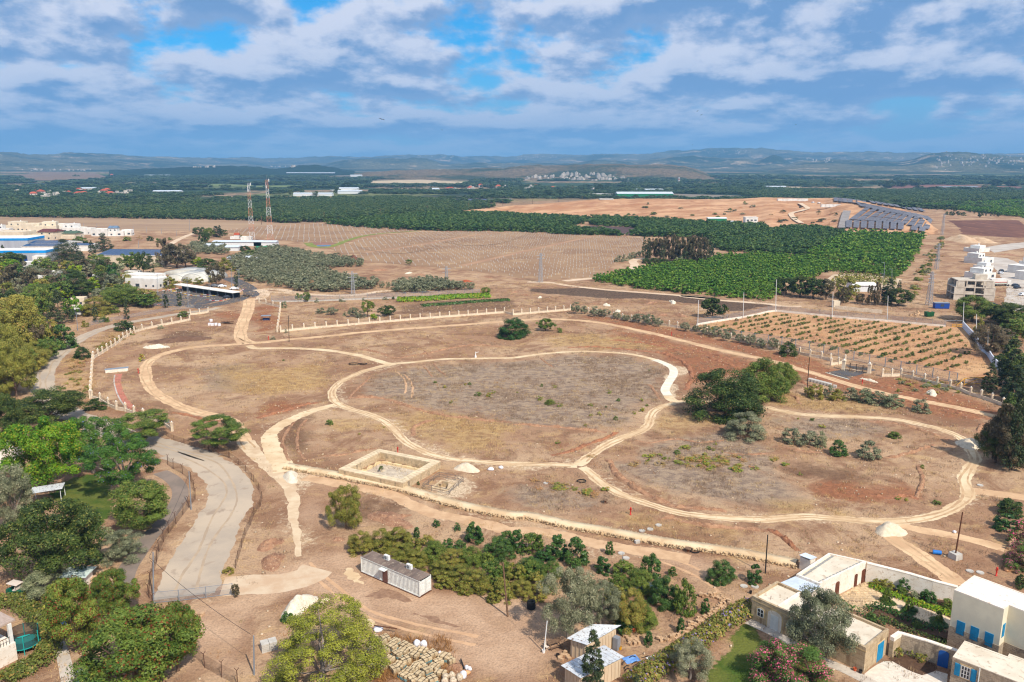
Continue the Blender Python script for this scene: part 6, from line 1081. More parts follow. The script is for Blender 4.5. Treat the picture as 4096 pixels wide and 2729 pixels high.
# fences of wire mesh
def mesh_fence(label,P,H,post=M_galv,mesh=M_mesh,r=.05,base=None,bm_=None,yarm=False,rails=True,name='mesh_fence',step=None,sq=False):
 P=[Vector((p.x,p.y,0))for p in P]
 if step:P=resample(P,step)
 e=empty(name,P[0],0,label,'fence');pm_=MB()
 if sq:pm_.box((0,0,0),(r*2,r*2,H))
 else:pm_.cyl((0,0,0),r,H,6)
 if yarm:pm_.tube((0,0,H),(.25,.1,H+.35),r*.8,r*.8,5);pm_.tube((0,0,H),(-.25,-.1,H+.35),r*.8,r*.8,5)
 pme=pm_.mesh('post');pme.materials.append(post);b0=base or 0
 for i,p in enumerate(P):
  o=link('post',pme,parent=e,loc=p-P[0])
  if yarm:o.rotation_euler=(random.uniform(-.08,.08),random.uniform(-.08,.08),random.uniform(-.4,.4))
  if i+1<len(P):
   q=P[i+1]-P[0];p_=p-P[0];MB().quad((p_.x,p_.y,b0),(q.x,q.y,b0),(q.x,q.y,H-.05),(p_.x,p_.y,H-.05)).build('wire_panel',mesh,e)
   if base:d=q-p_;c=(p_+q)/2;MB().box((c.x,c.y,-.1),(d.length,.22,base+.1),math.atan2(d.y,d.x)).build('base_wall',bm_ or M_conc2,e)
   if rails:m=MB();m.tube((p_.x,p_.y,H-.05),(q.x,q.y,H-.05),r*.5,r*.5,4,False);m.tube((p_.x,p_.y,b0+.1),(q.x,q.y,b0+.1),r*.5,r*.5,4,False);m.build('rail',post,e)
 return e
mesh_fence('tall grey mesh fence behind the pillar wall along the plot',L('b3','-480 430 -360 448 -240 465 -120 485 0 500 122 520 245 540 368 560 497 588 627 618 766 655 905 684 1047 712 1186 746 1327 780 1472 808 1618 842 1690 856'),3.0,r=.09,sq=True)
mesh_fence('mesh fence on a white wall at the far side of the plot',L('b2','1655 342 1790 318 1930 296 2070 276 2200 250')+L('b3','0 225 75 218 200 230 330 243 460 256 590 268 710 280 830 290 950 300 1070 308 1200 320 1330 333 1470 346 1590 355'),2.6,base=.8,bm_=M_wash,r=.05)
mesh_fence('grey mesh fence behind the green crop strip',L('b1','140 128 260 132 375 130 500 128 620 124 750 118 880 112 1000 108 1130 104 1265 98 1340 96 1415 93 1490 90 1568 86 1640 83 1720 80 1790 77 1870 73 1940 70 2005 66'),2.8,base=.6,r=.07)
mesh_fence('rusty barbed fence between lane and dusty road',L('c0','1130 100 1170 130 1235 165 1290 215 1312 275 1318 335 1275 390 1235 440 1190 500 1140 560 1105 620 1075 690 1058 760 1035 840 1012 920 1008 1000 1030 1070 1052 1140'),2.0,M_rusty,M_meshr,.05,yarm=True,rails=False)
mesh_fence('rusty wire fence on the outer side of the wide road',L('c0','1410 8 1480 30 1545 55 1610 100 1660 150 1700 205')+L('c1','-15 215 20 270 42 330 30 380')+L('c0','1715 440 1690 510 1655 580 1632 660 1608 740 1592 800'),1.5,M_rusty,M_meshr,.045,rails=False)
mesh_fence('rusty barbed fence posts at the yard corner',L('c0','1215 1330 1290 1372 1383 1470 1495 1535 1605 1590'),1.9,M_rusty,M_meshr,.05,yarm=True,rails=False)
mesh_fence('galvanised mesh gate across the dusty road',L('c0','1040 1035 1210 1020 1392 998 1572 975'),1.75,M_galv,M_mesh,.06,name='mesh_gate')
mesh_fence('wire fence between bypass road and village trees',L('b0','1740 180 1600 200 1450 222 1300 245 1150 275 1000 300 860 330 800 345'),1.5,r=.035)
mesh_fence('low wire fence beside the spreading road tree',L('b0','1490 1330 1560 1370 1650 1400 1750 1440 1870 1470 1960 1505 2060 1525'),1.3,M_rusty,M_meshr,.035,rails=False)
P=L('b3','1745 362 1790 412 1865 492 1880 540 1965 608 2000 668 2050 728 2110 795');ew,_=wallrun('panel_wall','white concrete panel wall on the eastern side of the plot',P,2.3,.25,pm('panel_white',s2l(214,218,226),s2l(200,206,216),1,.8),.08)
for a,b in zip(P,P[1:]):
 n=max(2,int((b-a).length/2.2))
 for k in range(n):q=a.lerp(b,k/n)-P[0];ql=Vector((q.x*math.cos(-ew.rotation_euler.z)-q.y*math.sin(-ew.rotation_euler.z),q.x*math.sin(-ew.rotation_euler.z)+q.y*math.cos(-ew.rotation_euler.z),0));MB().box((ql.x,ql.y,0),(.36,.36,2.42)).build('wall_post',MATS['panel_white'],ew)
# yellow steel gate
ya,yb=G('b3',1755,880),G('b3',1925,868);FY=Frame(ya,yb);eY=empty('yellow_gate',ya,FY.rz,'yellow steel gate frame at the plot corner','gate');M_yel=flat('paint_yellow',s2l(222,160,20),.5);ly=(yb-ya).length;m=MB()
for a,b in(((0,0,0),(0,0,2.2)),((0,0,2.1),(ly,0,2.1)),((0,0,.3),(ly,0,.3)),((ly,0,0),(ly,0,2.1)),((0,0,.3),(ly,0,2.1)),((-2.5,0,.2),(0,0,2.1))):m.tube(a,b,.09,.09,6)
m.build('frame',M_yel,eY);MB().quad((.1,.02,.35),(ly,.02,.35),(ly,.02,2.05),(.1,.02,2.05)).build('wire_panel',M_mesh,eY);ya,yb=G('b3',1650,352),G('b3',1738,352);FY=Frame(ya,yb);eY=empty('yellow_gate',ya,FY.rz,'yellow and grey gate at the far plot corner','gate');ly=(yb-ya).length;m=MB()
for a,b in(((0,0,.1),(ly,0,.1)),((0,0,.9),(ly,0,.9)),((0,0,0),(0,0,1)),((ly,0,0),(ly,0,1)),((0,0,.1),(ly,0,.9))):m.tube(a,b,.09,.09,6)
m.build('frame',M_yel,eY);m=MB();m.tube((-3,0,0),(-3,0,2.4),.08,.08,6);m.tube((ly,0,0),(ly,0,2.4),.08,.08,6);m.tube((-3,0,2.35),(ly,0,2.35),.07,.07,6);m.build('upper_frame',M_galv,eY)
# single poles
def pole(name,label,t,x,y,xt,yt,r,mat,arm=None,base=None,cat='pole',group=None,lamp=None):
 g=G(t,x,y);h=HT(t,x,y,xt,yt);e=empty(name,g,0,label,cat,group);r0=ray(*px(t,xt,yt));k=math.hypot(g.x,g.y)/math.hypot(r0 .x,r0 .y);top=Vector((r0 .x*k,r0 .y*k,h))-g
 if abs(top.x)>.25*h:top.x=0
 MB().tube((0,0,-.2 if not base else.8),(top.x,top.y,h),r,r*.75,8).build('shaft',mat,e)
 if base:MB().box((0,0,0),(base,base,.95),.4,(.9,.9)).build('concrete_block',M_conc2,e)
 if lamp:m=MB();m.box((top.x+.0,top.y,h-.1),(.5,.25,.14));m.tube((top.x,top.y,h-.05),(top.x+lamp,top.y,h),.05,.05,5);m.box((top.x+lamp,top.y,h-.06),(.7,.3,.12));m.build('lamp_head',M_galv,e)
 if arm:MB().box((top.x,top.y,h-.6),(arm,.14,.16)).build('crossarm',mat,e)
 return e
pole('utility_pole','leaning wooden pole beside the thicket','c1',1700,1125,1667,760,.13,M_wood);pole('lamp_post','dark slim pole near the stone house','P',3061,2294,3071,2140,.11,M_iron);pole('utility_pole','tall brown pole set in a concrete block','c3',1262,732,1314,420,.12,M_rust,base=1.5);pole('utility_pole','black pole before the long pillar wall','b1',297,487,290,255,.11,M_iron);pole('utility_pole','black pole beside the row of concrete blocks','b3',352,902,372,625,.12,M_iron)
pole('lamp_post','grey pole on the outer side of the road bend','b0',697,390,683,230,.11,M_galv);pole('utility_pole','grey pole at the rusty fence near the lane','c0',1291,405,1275,145,.11,M_galv);pole('utility_pole','grey pole beside the mesh gate','c0',1035,1005,1033,690,.11,M_galv);pole('utility_pole','grey pole in the dirt yard corner','c0',1715,1520,1712,1255,.11,M_galv);pole('survey_post','thin metal post between the citrus trees','c2',738,842,750,690,.05,M_galv);pole('utility_pole','pale post standing in a bucket by the picnic table','d1',685,1020,740,525,.08,M_wpost)
for i,(t,x,y,yt)in enumerate([('b2',1664,342,115),('b2',2070,278,45),('b3',68,220,-70),('b3',575,268,40),('b3',1068,306,75),('b3',1748,362,132),('b3',1862,495,240),('b3',1966,608,375),('b3',2132,640,545)]):pole('boundary_post',f'{ordw(i)} tall white post from the north-west corner round the plot',t,x,y,x+8,yt,.13,M_wpost,group='tall white posts round the plot',cat='post')
for i,(t,x,y,yt)in enumerate([('a1',52,802,722),('a1',625,772,690),('a1',1142,727,658),('a1',1578,684,628),('a1',1953,662,600),('a1',2270,634,580),('a2',190,612,570),('a2',425,598,558),('a2',645,585,540)]):pole('power_pole',f'{ordw(i)} wooden power pole from the masts along the dark orchard',t,x,y,x,yt,.35,M_wood,arm=3.0,group='wooden power poles along the dark orchard')
for i,(x,y,yt)in enumerate([(1743,855,740),(498,795,715),(1275,1015,950),(770,830,785),(890,835,790),(1010,840,795),(1225,865,815),(1345,875,825),(1485,885,838),(1625,905,850)]):pole('street_lamp',f'{ordw(i)} thin pole around the white house cluster','a0',x,y,x,yt,.16,M_galv,group='thin poles around the white houses',cat='lamp post')
for i,(t,x,y,yt)in enumerate([('a0',2130,1370,1215),('a0',2197,1400,1215),('a0',1922,1480,1285),('a0',1720,1490,1300),('a0',1445,1430,1255),('b0',1685,180,-5),('a0',1065,1390,1260),('a3',1072,1290,1150),('a3',1140,1330,1210),('a3',1058,1330,1248)]):pole('street_lamp',f'{ordw(i)} grey street lamp from the car park bend' if i<7 else f'{ordw(i-7)} tall lamp mast above the cemetery',t,x,y,x,yt,.13,M_galv,lamp=-1.2,group='street lamps',cat='lamp post')
# lattice towers
def lattice(name,label,t,x,y,xt,yt,w0,w1,mats,arms=0,nseg=10,band=1,ant=False,cat='tower',r=.12):
 g=G(t,x,y);h=HT(t,x,y,xt,yt);e=empty(name,g,R(20),label,cat)
 for s in range(nseg):
  z0,z1=h*s/nseg,h*(s+1)/nseg;a,b=(w0+(w1-w0)*s/nseg)/2,(w0+(w1-w0)*(s+1)/nseg)/2;m=MB();c0=[(-a,-a),(a,-a),(a,a),(-a,a)];c1=[(-b,-b),(b,-b),(b,b),(-b,b)]
  for i in range(4):
   j=(i+1)%4;m.tube((*c0[i],z0),(*c1[i],z1),r,r,4,False);m.tube((*c0[i],z0),(*c1[j],z1),r*.6,r*.6,4,False);m.tube((*c0[j],z0),(*c1[i],z1),r*.6,r*.6,4,False);m.tube((*c1[i],z1),(*c1[j],z1),r*.6,r*.6,4,False)
  m.build('lattice_section',mats[(s//band)%len(mats)],e)
 for k in range(arms):MB().box((0,0,h-1.2-k*1.8),(5.0-k*.6,.18,.18)).build('crossarm',mats[0],e)
 if ant:
  for k in range(9):q=k*2.1;zz=h-1.5-(k%3)*2.6;MB().box((w1*1.1*math.cos(q),w1*1.1*math.sin(q),zz),(.5,.5,2.3)).build('antenna_panel',M_wpost,e)
  MB().cyl((0,0,h),.07,4,5).build('lightning_rod',M_galv,e)
 return e
M_red=flat('mast_red',s2l(206,140,112),.6);M_mwhite=flat('mast_white',s2l(226,224,222),.6);M_latt=flat('lattice_grey',s2l(168,168,170),.5)
lattice('radio_mast','red and white lattice mast nearer the white houses','a0',2320,945,2298,425,4.4,1.5,[M_mwhite,M_red],0,14,2,True,r=.085);lattice('radio_mast','taller red and white lattice mast beside the olive grove','a1',135,972,105,390,4.6,1.5,[M_red,M_mwhite],0,14,2,True,r=.085)
lattice('power_pylon','lattice pylon in front of the olive grove','a1',893,1442,890,1232,1.8,.7,[M_latt],3,9,r=.07);lattice('power_pylon','lattice pylon behind the rubble strip','a1',1753,1348,1753,1188,1.6,.7,[M_latt],2,8,r=.07);lattice('power_pylon','lattice pylon at the ploughed field corner','a2',263,1332,265,1065,2.0,.7,[M_latt],2,10,r=.08);lattice('power_pylon','lattice pylon beside the unfinished house','a3',1478,1545,1497,1235,2.0,.8,[M_latt],3,10,r=.09);lattice('power_pylon','second lattice pylon along the bushy strip','a3',1548,1215,1570,975,1.8,.7,[M_latt],2,9,r=.09);lattice('power_pylon','third lattice pylon near the sand heaps','a3',1600,900,1632,700,2.0,.8,[M_latt],2,9,r=.1)
lattice('radio_mast','far lattice mast on the wooded ridge','a1',740,318,740,250,10,3,[M_latt],0,6,r=.9);lattice('radio_mast','far red and white mast near the dry hill','a2',1533,438,1534,368,6,3,[M_red,M_mwhite],0,6,r=.5)
def wires(label,a,b,za,zb,sag,r=.035,n=1):
 e=empty('power_line',a,0,label,'wires')
 for k in range(n):
  o=(k-(n-1)/2)*1.6;pts=[];
  for i in range(15):t_=i/14;p=Vector((b[0]-a[0],b[1]-a[1],0))*t_;pts.append((p.x+o,p.y,za+(zb-za)*t_-4*sag*t_*(1-t_)))
  m=MB();m.path(pts,r,4);m.build('wire',M_iron,e)
wires('power lines from the grove pylon to the rubble pylon',G('a1',893,1442),G('a1',1753,1348),24,22,5,.04,2);wires('power lines from the rubble pylon to the field pylon',G('a1',1753,1348),G('a2',263,1332),22,29,5,.04,2);wires('overhead cable from the lane pole to the mesh gate pole',G('c0',1291,405),G('c0',1035,1005),6.5,6.5,.6,.025);wires('overhead cable from the mesh gate pole across the yard',G('c0',1035,1005),G('c0',1715,1520),6.5,5.5,.6,.025);wires('cable from the leaning pole to the bucket post',G('c1',1700,1125),G('d1',700,1020),5,3.6,.4,.02)
# ------------------------------------------------------------------ heaps, berms, the low stone wall
def mound(name,label,t,x,y,wpx,hpx,mat,seed=0,lump=.12,cat='heap',asp=.8,n=20,pk=1.3):
 g=G(t,x,y);d=(g-Vector((0,0,CAMH))).length;W_=wpx*ZT[t][2]*d/FPX;H_=hpx*ZT[t][2]*d/FPX/max(.6,math.cos(math.atan2(CAMH,math.hypot(g.x,g.y))));V=[];F=[];m=14
 for j in range(m+1):
  rr_=j/m
  for i in range(n):
   a=6.2832*i/n;k=1+.22*math.sin(a*2+seed)+.12*math.sin(a*3+seed*2.1);u,v=rr_*k*math.cos(a),rr_*k*math.sin(a)*asp;z=H_*(.78 if 'earth' not in name else.5)*(max(0,1-rr_**1.7)**pk)*(1+lump*2*(float(fbm(np.array([u*3+seed]),np.array([v*3]),seed,3)[0])-.5))+lump*H_*(float(vnoise(np.array([u*9.0]),np.array([v*9.0+seed]),seed)[0])-.5)*(rr_<.95);V.append((u*W_/2,v*W_/2,max(-.03,z)if j<m else-.05))
 for j in range(m):
  for i in range(n):F.append((j*n+i,j*n+(i+1)%n,(j+1)*n+(i+1)%n,(j+1)*n+i)[::-1])
 o=link(name,npmesh(name,V,F,True),mat,loc=(g.x,g.y,0),rz=seed);return tag(o,label,cat)
M_chalk=pm('heap_chalk',s2l(228,216,194),s2l(212,196,170),2,.95,.12,6);M_hgrey=pm('heap_gravel',s2l(222,204,176),s2l(206,186,158),2,.95,.06,8);M_hearth=pm('heap_earth',s2l(174,132,102),s2l(146,106,82),.9,.95,.25,4,c3=s2l(196,162,128));M_hred=pm('heap_red',s2l(176,92,52),s2l(150,76,46),1,.95,.1,4);M_brush=pm('heap_brush',s2l(128,84,64),s2l(96,62,50),2,.95,.3,4,c3=s2l(164,116,88))
mound('gravel_heap','big white chalk heap beside the foreground pine','c1',285,1070,260,95,M_chalk,1,asp=.6);mound('gravel_heap','white chalk heap where the tracks meet','c1',235,185,190,45,M_chalk,2,asp=.6);mound('gravel_heap','cream gravel heap beside the railed pit','c1',1420,128,170,50,M_hgrey,3);mound('gravel_heap','cream gravel heap at the track fork near the house','c3',822,552,205,70,M_hgrey,4,asp=.7);mound('gravel_heap','large gravel heap in the shade of the eastern trees','b3',1815,1415,240,70,M_hgrey,5);mound('rubble_heap','pale rubble heap inside the pillar wall','b0',1395,538,230,30,M_chalk,6,.5,asp=.45)
mound('earth_heap','brown earth heap beside the pale track','c1',95,640,170,60,M_hearth,7,.3);mound('earth_heap','second brown earth heap with stones','c1',110,755,210,60,M_hearth,8,.3);mound('earth_heap','flat brown spoil heap behind the thicket','c1',905,470,330,55,M_hearth,9,.3,asp=.6);mound('earth_heap','small earth heap near the narrow tree','c1',555,605,80,26,M_hearth,10,.3);mound('brushwood_heap','long heap of red brown brushwood by the olive grove','a1',890,1120,250,50,M_brush,11,.6,asp=.35);mound('earth_heap','orange sand heap behind the rubble strip','a1',1930,1325,115,30,M_hred,12);mound('earth_heap','brown spoil bank in the tan clearing','a1',1140,1225,180,30,M_hearth,13,.4,asp=.3);mound('sand_heap','wide pale sand heap beyond the building site','a3',1780,950,330,60,pm('heap_sand',s2l(206,176,142),s2l(190,156,122),.3,.95,.2,1),14);mound('sand_heap','second pale sand heap beyond the building site','a3',1940,960,230,48,MATS['heap_sand'],15);mound('earth_heap','dark soil heap on the building site','a3',2200,1080,130,20,M_hearth,16);mound('earth_heap','red brown spoil heap behind the green hall','a2',1290,562,280,26,M_hred,17,asp=.3);mound('earth_heap','dark red spoil heap on the quarry top','a2',2110,585,230,26,M_hred,18,asp=.3)
mound('earth_heap','dark soil bed inside the pillar wall','b0',1620,470,460,60,pm('heap_dark',s2l(122,92,72),s2l(104,76,60),.8,.95,.1,4),19,.1,asp=.55);mound('rubble_heap','white rubble below the boundary pillars','b3',1470,950,150,30,M_chalk,20,.6,asp=.6);mound('rubble_heap','pale rubble beside the iron gate','b3',910,835,150,16,M_chalk,21,.6,asp=.4)
for i,(t,x,y,w_,h_)in enumerate([('b2',850,160,130,18),('b2',740,150,90,12),('b2',1250,140,140,18),('b2',1440,135,150,24),('b2',1510,260,150,26),('b2',1350,250,110,18),('b2',950,215,120,18),('b2',120,70,110,14),('b2',30,45,80,12),('b2',250,90,100,12),('b2',1150,230,120,16),('a1',1500,1262,130,10),('a1',1400,1250,110,12),('a1',2140,1290,120,8)]):mound('rubble_heap',f'{ordw(i)} debris heap along the burnt strip' if i<11 else f'{ordw(i-11)} pale debris heap by the far pylon',t,x,y,w_,h_,(M_chalk if i%3==0 else M_hearth),30+i,.7,asp=.4)
def berm(label,P,wid,hgt,mat,seed=0,name='earth_berm'):
 P=resample(smooth(P,5),.35);n=len(P);T=np.array([[p.x,p.y]for p in P]);D=np.gradient(T,axis=0);D/=np.linalg.norm(D,axis=1)[:,None]+1e-9;N=np.stack([-D[:,1],D[:,0]],1);V=[];c=8;r=np.random.default_rng(seed)
 hh=hgt*np.clip(-.5+2.8*fbm(np.arange(n)/4.,np.zeros(n)+seed,seed,4),.02,1.6)*np.clip(np.minimum(np.arange(n),n-1-np.arange(n))/6.,.05,1);ww=wid*(.7+.6*fbm(np.arange(n)/7.,np.zeros(n)+seed+9,seed+3,3));sh=(fbm(np.arange(n)/9.,np.zeros(n)+seed+4,seed+6,3)-.5)*wid*.7
 for k in range(c+1):
  u=2*k/c-1;q=T+N*(u*ww/2+sh)[:,None];z=hh*(1-u*u)**.8*(1+.9*(r.random(n)-.5))
  if k in(0,c):z=z*0-.04
  V.append(np.stack([q[:,0]+r.normal(size=n)*.05,q[:,1]+r.normal(size=n)*.05,z],1))
 V=np.stack(V,1).reshape(-1,3);ii=np.arange(n-1)[:,None]*(c+1)+np.arange(c)[None,:];F=np.stack([ii,ii+c+1,ii+c+2,ii+1],-1).reshape(-1,4);o=link(name,npmesh(name,V,F,False),mat);return tag(o,label,None,None,'structure')
M_berm=pm('berm_soil',s2l(176,134,102),s2l(146,106,80),.9,.95,.1,5,c3=s2l(190,152,118),world=True);M_bermr=pm('berm_red',s2l(166,112,80),s2l(138,92,68),.9,.95,.1,5,c3=s2l(182,136,102),world=True)
BERM=[('b1',[(850,985),(1100,990),(1300,1045),(1500,1110),(1700,1150),(2000,1185),(2294,1210)],1.6,.42,0),('b2',[(0,1225),(250,1240),(500,1262),(850,1300)],1.4,.4,0),('b2',[(1330,590),(1480,640),(1580,710),(1610,790),(1590,860),(1555,920)],1.8,.5,1),('b2',[(1640,800),(1780,790),(1950,765)],1.2,.4,1),('c2',[(650,60),(690,140),(770,215),(860,275),(960,330),(1050,362)],1.7,.55,0),('c2',[(1050,365),(1150,390),(1300,395),(1450,420)],1.4,.5,0),('c2',[(980,470),(1080,455),(1150,480),(1300,510),(1500,525),(1728,545)],1.4,.4,0),('c3',[(0,530),(70,570),(140,620),(210,680)],1.3,.45,1),('b2',[(350,1505),(520,1470),(680,1410),(850,1345),(960,1300)],1.3,.35,1),('b1',[(920,555),(1080,580),(1250,628),(1400,610),(1580,580),(1900,520),(2200,530)],1.4,.35,0),('b2',[(880,470),(1100,490),(1300,520),(1530,580)],1.8,.4,1),('b2',[(500,540),(750,535),(1000,555),(1250,580),(1450,600)],1.6,.35,1),('b2',[(1380,520),(1600,560),(1800,600),(2100,690),(2280,720)],1.6,.4,1),('b2',[(1700,600),(1850,660),(2050,720),(2200,750)],1.4,.4,1),('b3',[(200,960),(260,1000),(290,1050)],1.4,.4,0),('b3',[(150,1430),(300,1465),(480,1480)],1.2,.3,0),('b3',[(900,1200),(1100,1215),(1300,1260),(1500,1320),(1640,1370)],1.5,.4,0),('b3',[(1050,1530),(1250,1490),(1400,1440),(1500,1405)],1.2,.35,0),('b3',[(1880,1300),(1900,1240),(1960,1210)],1.2,.4,0),('c3',[(1010,100),(1030,160),(1040,220),(1020,290),(990,330)],1.1,.4,0),('c3',[(680,300),(800,320),(920,310),(1020,330)],1.6,.4,1),('b1',[(830,1000),(880,940),(950,870),(1030,790)],.9,.22,0),('b1',[(1490,690),(1540,750),(1580,800)],.8,.22,0),('b1',[(1590,680),(1640,740),(1700,790)],.8,.22,0),('b1',[(1500,560),(1550,610),(1570,640)],.8,.22,0),('b1',[(350,1200),(270,1290),(240,1400),(270,1500),(310,1560)],.9,.25,0),('b1',[(460,1180),(390,1260),(370,1370),(380,1470),(440,1540)],.9,.25,0),('b1',[(1410,1330),(1400,1270),(1480,1220),(1600,1190)],1.6,.35,0),('b1',[(0,1170),(200,1120),(400,1060),(560,1030)],1.8,.35,1),('c1',[(900,455),(980,450),(1050,440)],1.2,.4,0),('b2',[(1230,870),(1270,920),(1330,1000)],1.1,.3,0),('b2',[(1100,1370),(1250,1390),(1450,1360),(1700,1390),(1900,1370)],1.0,.22,0),('b2',[(250,630),(310,680),(365,710)],.8,.25,0),('b3',[(250,830),(420,900),(600,940)],1.4,.35,1),('b3',[(1150,990),(1400,1060),(1650,1120),(1900,1180)],1.5,.35,1),('b3',[(700,800),(900,860),(1200,930),(1450,980),(1700,1040)],1.6,.4,1),('b0',[(2050,1180),(1900,1200),(1700,1150),(1550,1120)],1.4,.3,1),('b1',[(1080,1440),(900,1470),(760,1500),(600,1510)],1.4,.3,0),('b2',[(1900,1480),(2100,1500),(2294,1490)],1.0,.2,0)]
for i,(t,p,w_,h_,k)in enumerate(BERM):berm(f'{ordw(i)} bank of loose soil beside a trench',L(t,p),w_*.85,h_*.8,(M_berm,M_bermr)[k],i)
# low dry stone wall carrying a gravel walk
PSW=resample(smooth(P_stone,6),.8);eSW=empty('stone_walk',PSW[0],0,'long low stone retaining wall topped with pale gravel walk','wall');n=len(PSW);T=np.array([[p.x,p.y]for p in PSW]);D=np.gradient(T,axis=0);D/=np.linalg.norm(D,axis=1)[:,None];N=np.stack([-D[:,1],D[:,0]],1);r_=np.random.default_rng(5)
wob=(fbm(np.arange(n)/6.,np.zeros(n),3,3)-.5)*.3;A1,A2=T+N*(1.05+wob)[:,None],T-N*(1.05-wob*.5)[:,None];zt=.62+.06*r_.random(n);V=np.concatenate([np.stack([A1[:,0],A1[:,1],zt*0-.1],1),np.stack([A1[:,0],A1[:,1],zt-.05],1),np.stack([T[:,0],T[:,1],zt+.03],1),np.stack([A2[:,0],A2[:,1],zt-.05],1),np.stack([A2[:,0],A2[:,1],zt*0-.1],1)]);i0=np.arange(n-1);F=np.concatenate([np.stack([k*n+i0,k*n+i0+1,(k+1)*n+i0+1,(k+1)*n+i0],1)for k in range(4)]);V[:,:2]-=T[0]
link('gravel_top',npmesh('gravel_top',V,F,False),M_lime,eSW)
def stonebits(P2,sz,seed,zf):
 r=np.random.default_rng(seed);V=[];F=[];cube=np.array([(-1,-1,-1),(1,-1,-1),(1,1,-1),(-1,1,-1),(-1,-1,1),(1,-1,1),(1,1,1),(-1,1,1)],float);fc=np.array([(3,2,1,0),(4,5,6,7),(0,1,5,4),(1,2,6,5),(2,3,7,6),(3,0,4,7)])
 for i,(x,y,z)in enumerate(P2):
  a=r.random()*6.28;c,s=math.cos(a),math.sin(a);q=cube*(1+.35*(r.random((8,3))-.5))*np.array([sz*r.uniform(.6,1.2),sz*r.uniform(.6,1.1),sz*r.uniform(.5,.9)]);V.append(np.stack([q[:,0]*c-q[:,1]*s+x,q[:,0]*s+q[:,1]*c+y,q[:,2]+z],1));F.append(fc+8*i)
 return np.concatenate(V),np.concatenate(F)
pts=[]
for k in range(n):
 for row in range(3):
  for sd in(0,1):
   q=(A1 if sd==0 else A2)[k]-T[0];pts.append((q[0]+r_.normal()*.12,q[1]+r_.normal()*.12,.1+row*.2))
   q=((A1 if sd==0 else A2)[k]+(A1 if sd==0 else A2)[min(k+1,n-1)])/2-T[0];pts.append((q[0]+r_.normal()*.1,q[1]+r_.normal()*.1,.12+row*.2))
V,F=stonebits(pts,.13,7,0);o=link('facing_stones',npmesh('facing_stones',V,F),pm('fieldstone',s2l(206,180,142),s2l(176,148,114),1.1,.95,.02,6),eSW);o['kind']='stuff'
# dry stone wall of boulders in the garden
eB=empty('boulder_wall',G('c2',1000,1285),0,'curved dry wall of pale boulders in the garden','wall');bw=resample(smooth(L('c2','1000 1285 1100 1275 1200 1210 1300 1140 1400 1080 1440 1040 1400 1000 1330 990 1280 990'),5),.42);M_bould=pm('boulder',s2l(206,172,134),s2l(170,134,102),1.2,.95,.04,4,rnd=.15)
BO=[]
for k in range(6):
 V,F=stonebits([(0,0,.2)],.3,k*3+1,0);bm=bmesh.new();bmv=[bm.verts.new(tuple(v))for v in V];[bm.faces.new([bmv[i]for i in f])for f in F];bmesh.ops.subdivide_edges(bm,edges=bm.edges,cuts=1,use_grid_fill=True,smooth=.7);me=bpy.data.meshes.new('boulder');bm.to_mesh(me);bm.free();me.materials.append(M_bould);BO.append(me)
for i,p in enumerate(bw):
 for k in range(4):
  o=link('boulder',random.choice(BO),parent=eB,loc=(p.x-eB.location.x+random.gauss(0,.28),p.y-eB.location.y+random.gauss(0,.28),.32*(k==2)));o.rotation_euler=(0,0,random.random()*6);sc_=random.uniform(.42,.8);o.scale=(sc_,sc_,sc_)
for i in range(22):
 g=G('c2',820+random.gauss(0,28),1290+random.gauss(0,22));o=link('boulder',random.choice(BO),loc=g,rz=random.random()*6);o.scale=[random.uniform(.55,.95)]*3;tag(o,'pale boulder in the heap next to the upper tin shed','boulder','boulders heaped next to the upper tin shed')
for t,x,y,s_,lb in[('c0',725,755,1.5,'grey boulder nearest the grass bush on the lane edge'),('c0',692,795,1.9,'grey boulder second from the grass bush on the lane edge'),('c0',678,842,1.8,'pale boulder third from the grass bush on the lane edge'),('c0',632,885,1.8,'white boulder nearest the tree with red pods')]:o=link('boulder',random.choice(BO),loc=G(t,x,y),rz=random.random()*6);o.scale=[s_*.9]*3;tag(o,lb,'boulder')
for i in range(26):g=G('c0',1290+random.gauss(0,45),1120+random.gauss(0,28));o=link('stone',random.choice(BO),loc=g,rz=random.random()*6);o.scale=[random.uniform(.4,.9)]*3;tag(o,'reddish stone in the rubble below the mesh gate','stone','stones of the rubble below the mesh gate')
for i in range(24):g=G('c3',1640+random.gauss(0,12),600+random.uniform(-55,75));o=link('stone',random.choice(BO),loc=(g.x,g.y,random.choice([0,.4,.8])),rz=random.random()*6);o.scale=[random.uniform(.6,1.0)]*3;tag(o,'stone of the ruined wall at the eastern edge','stone','stones of the ruined wall')
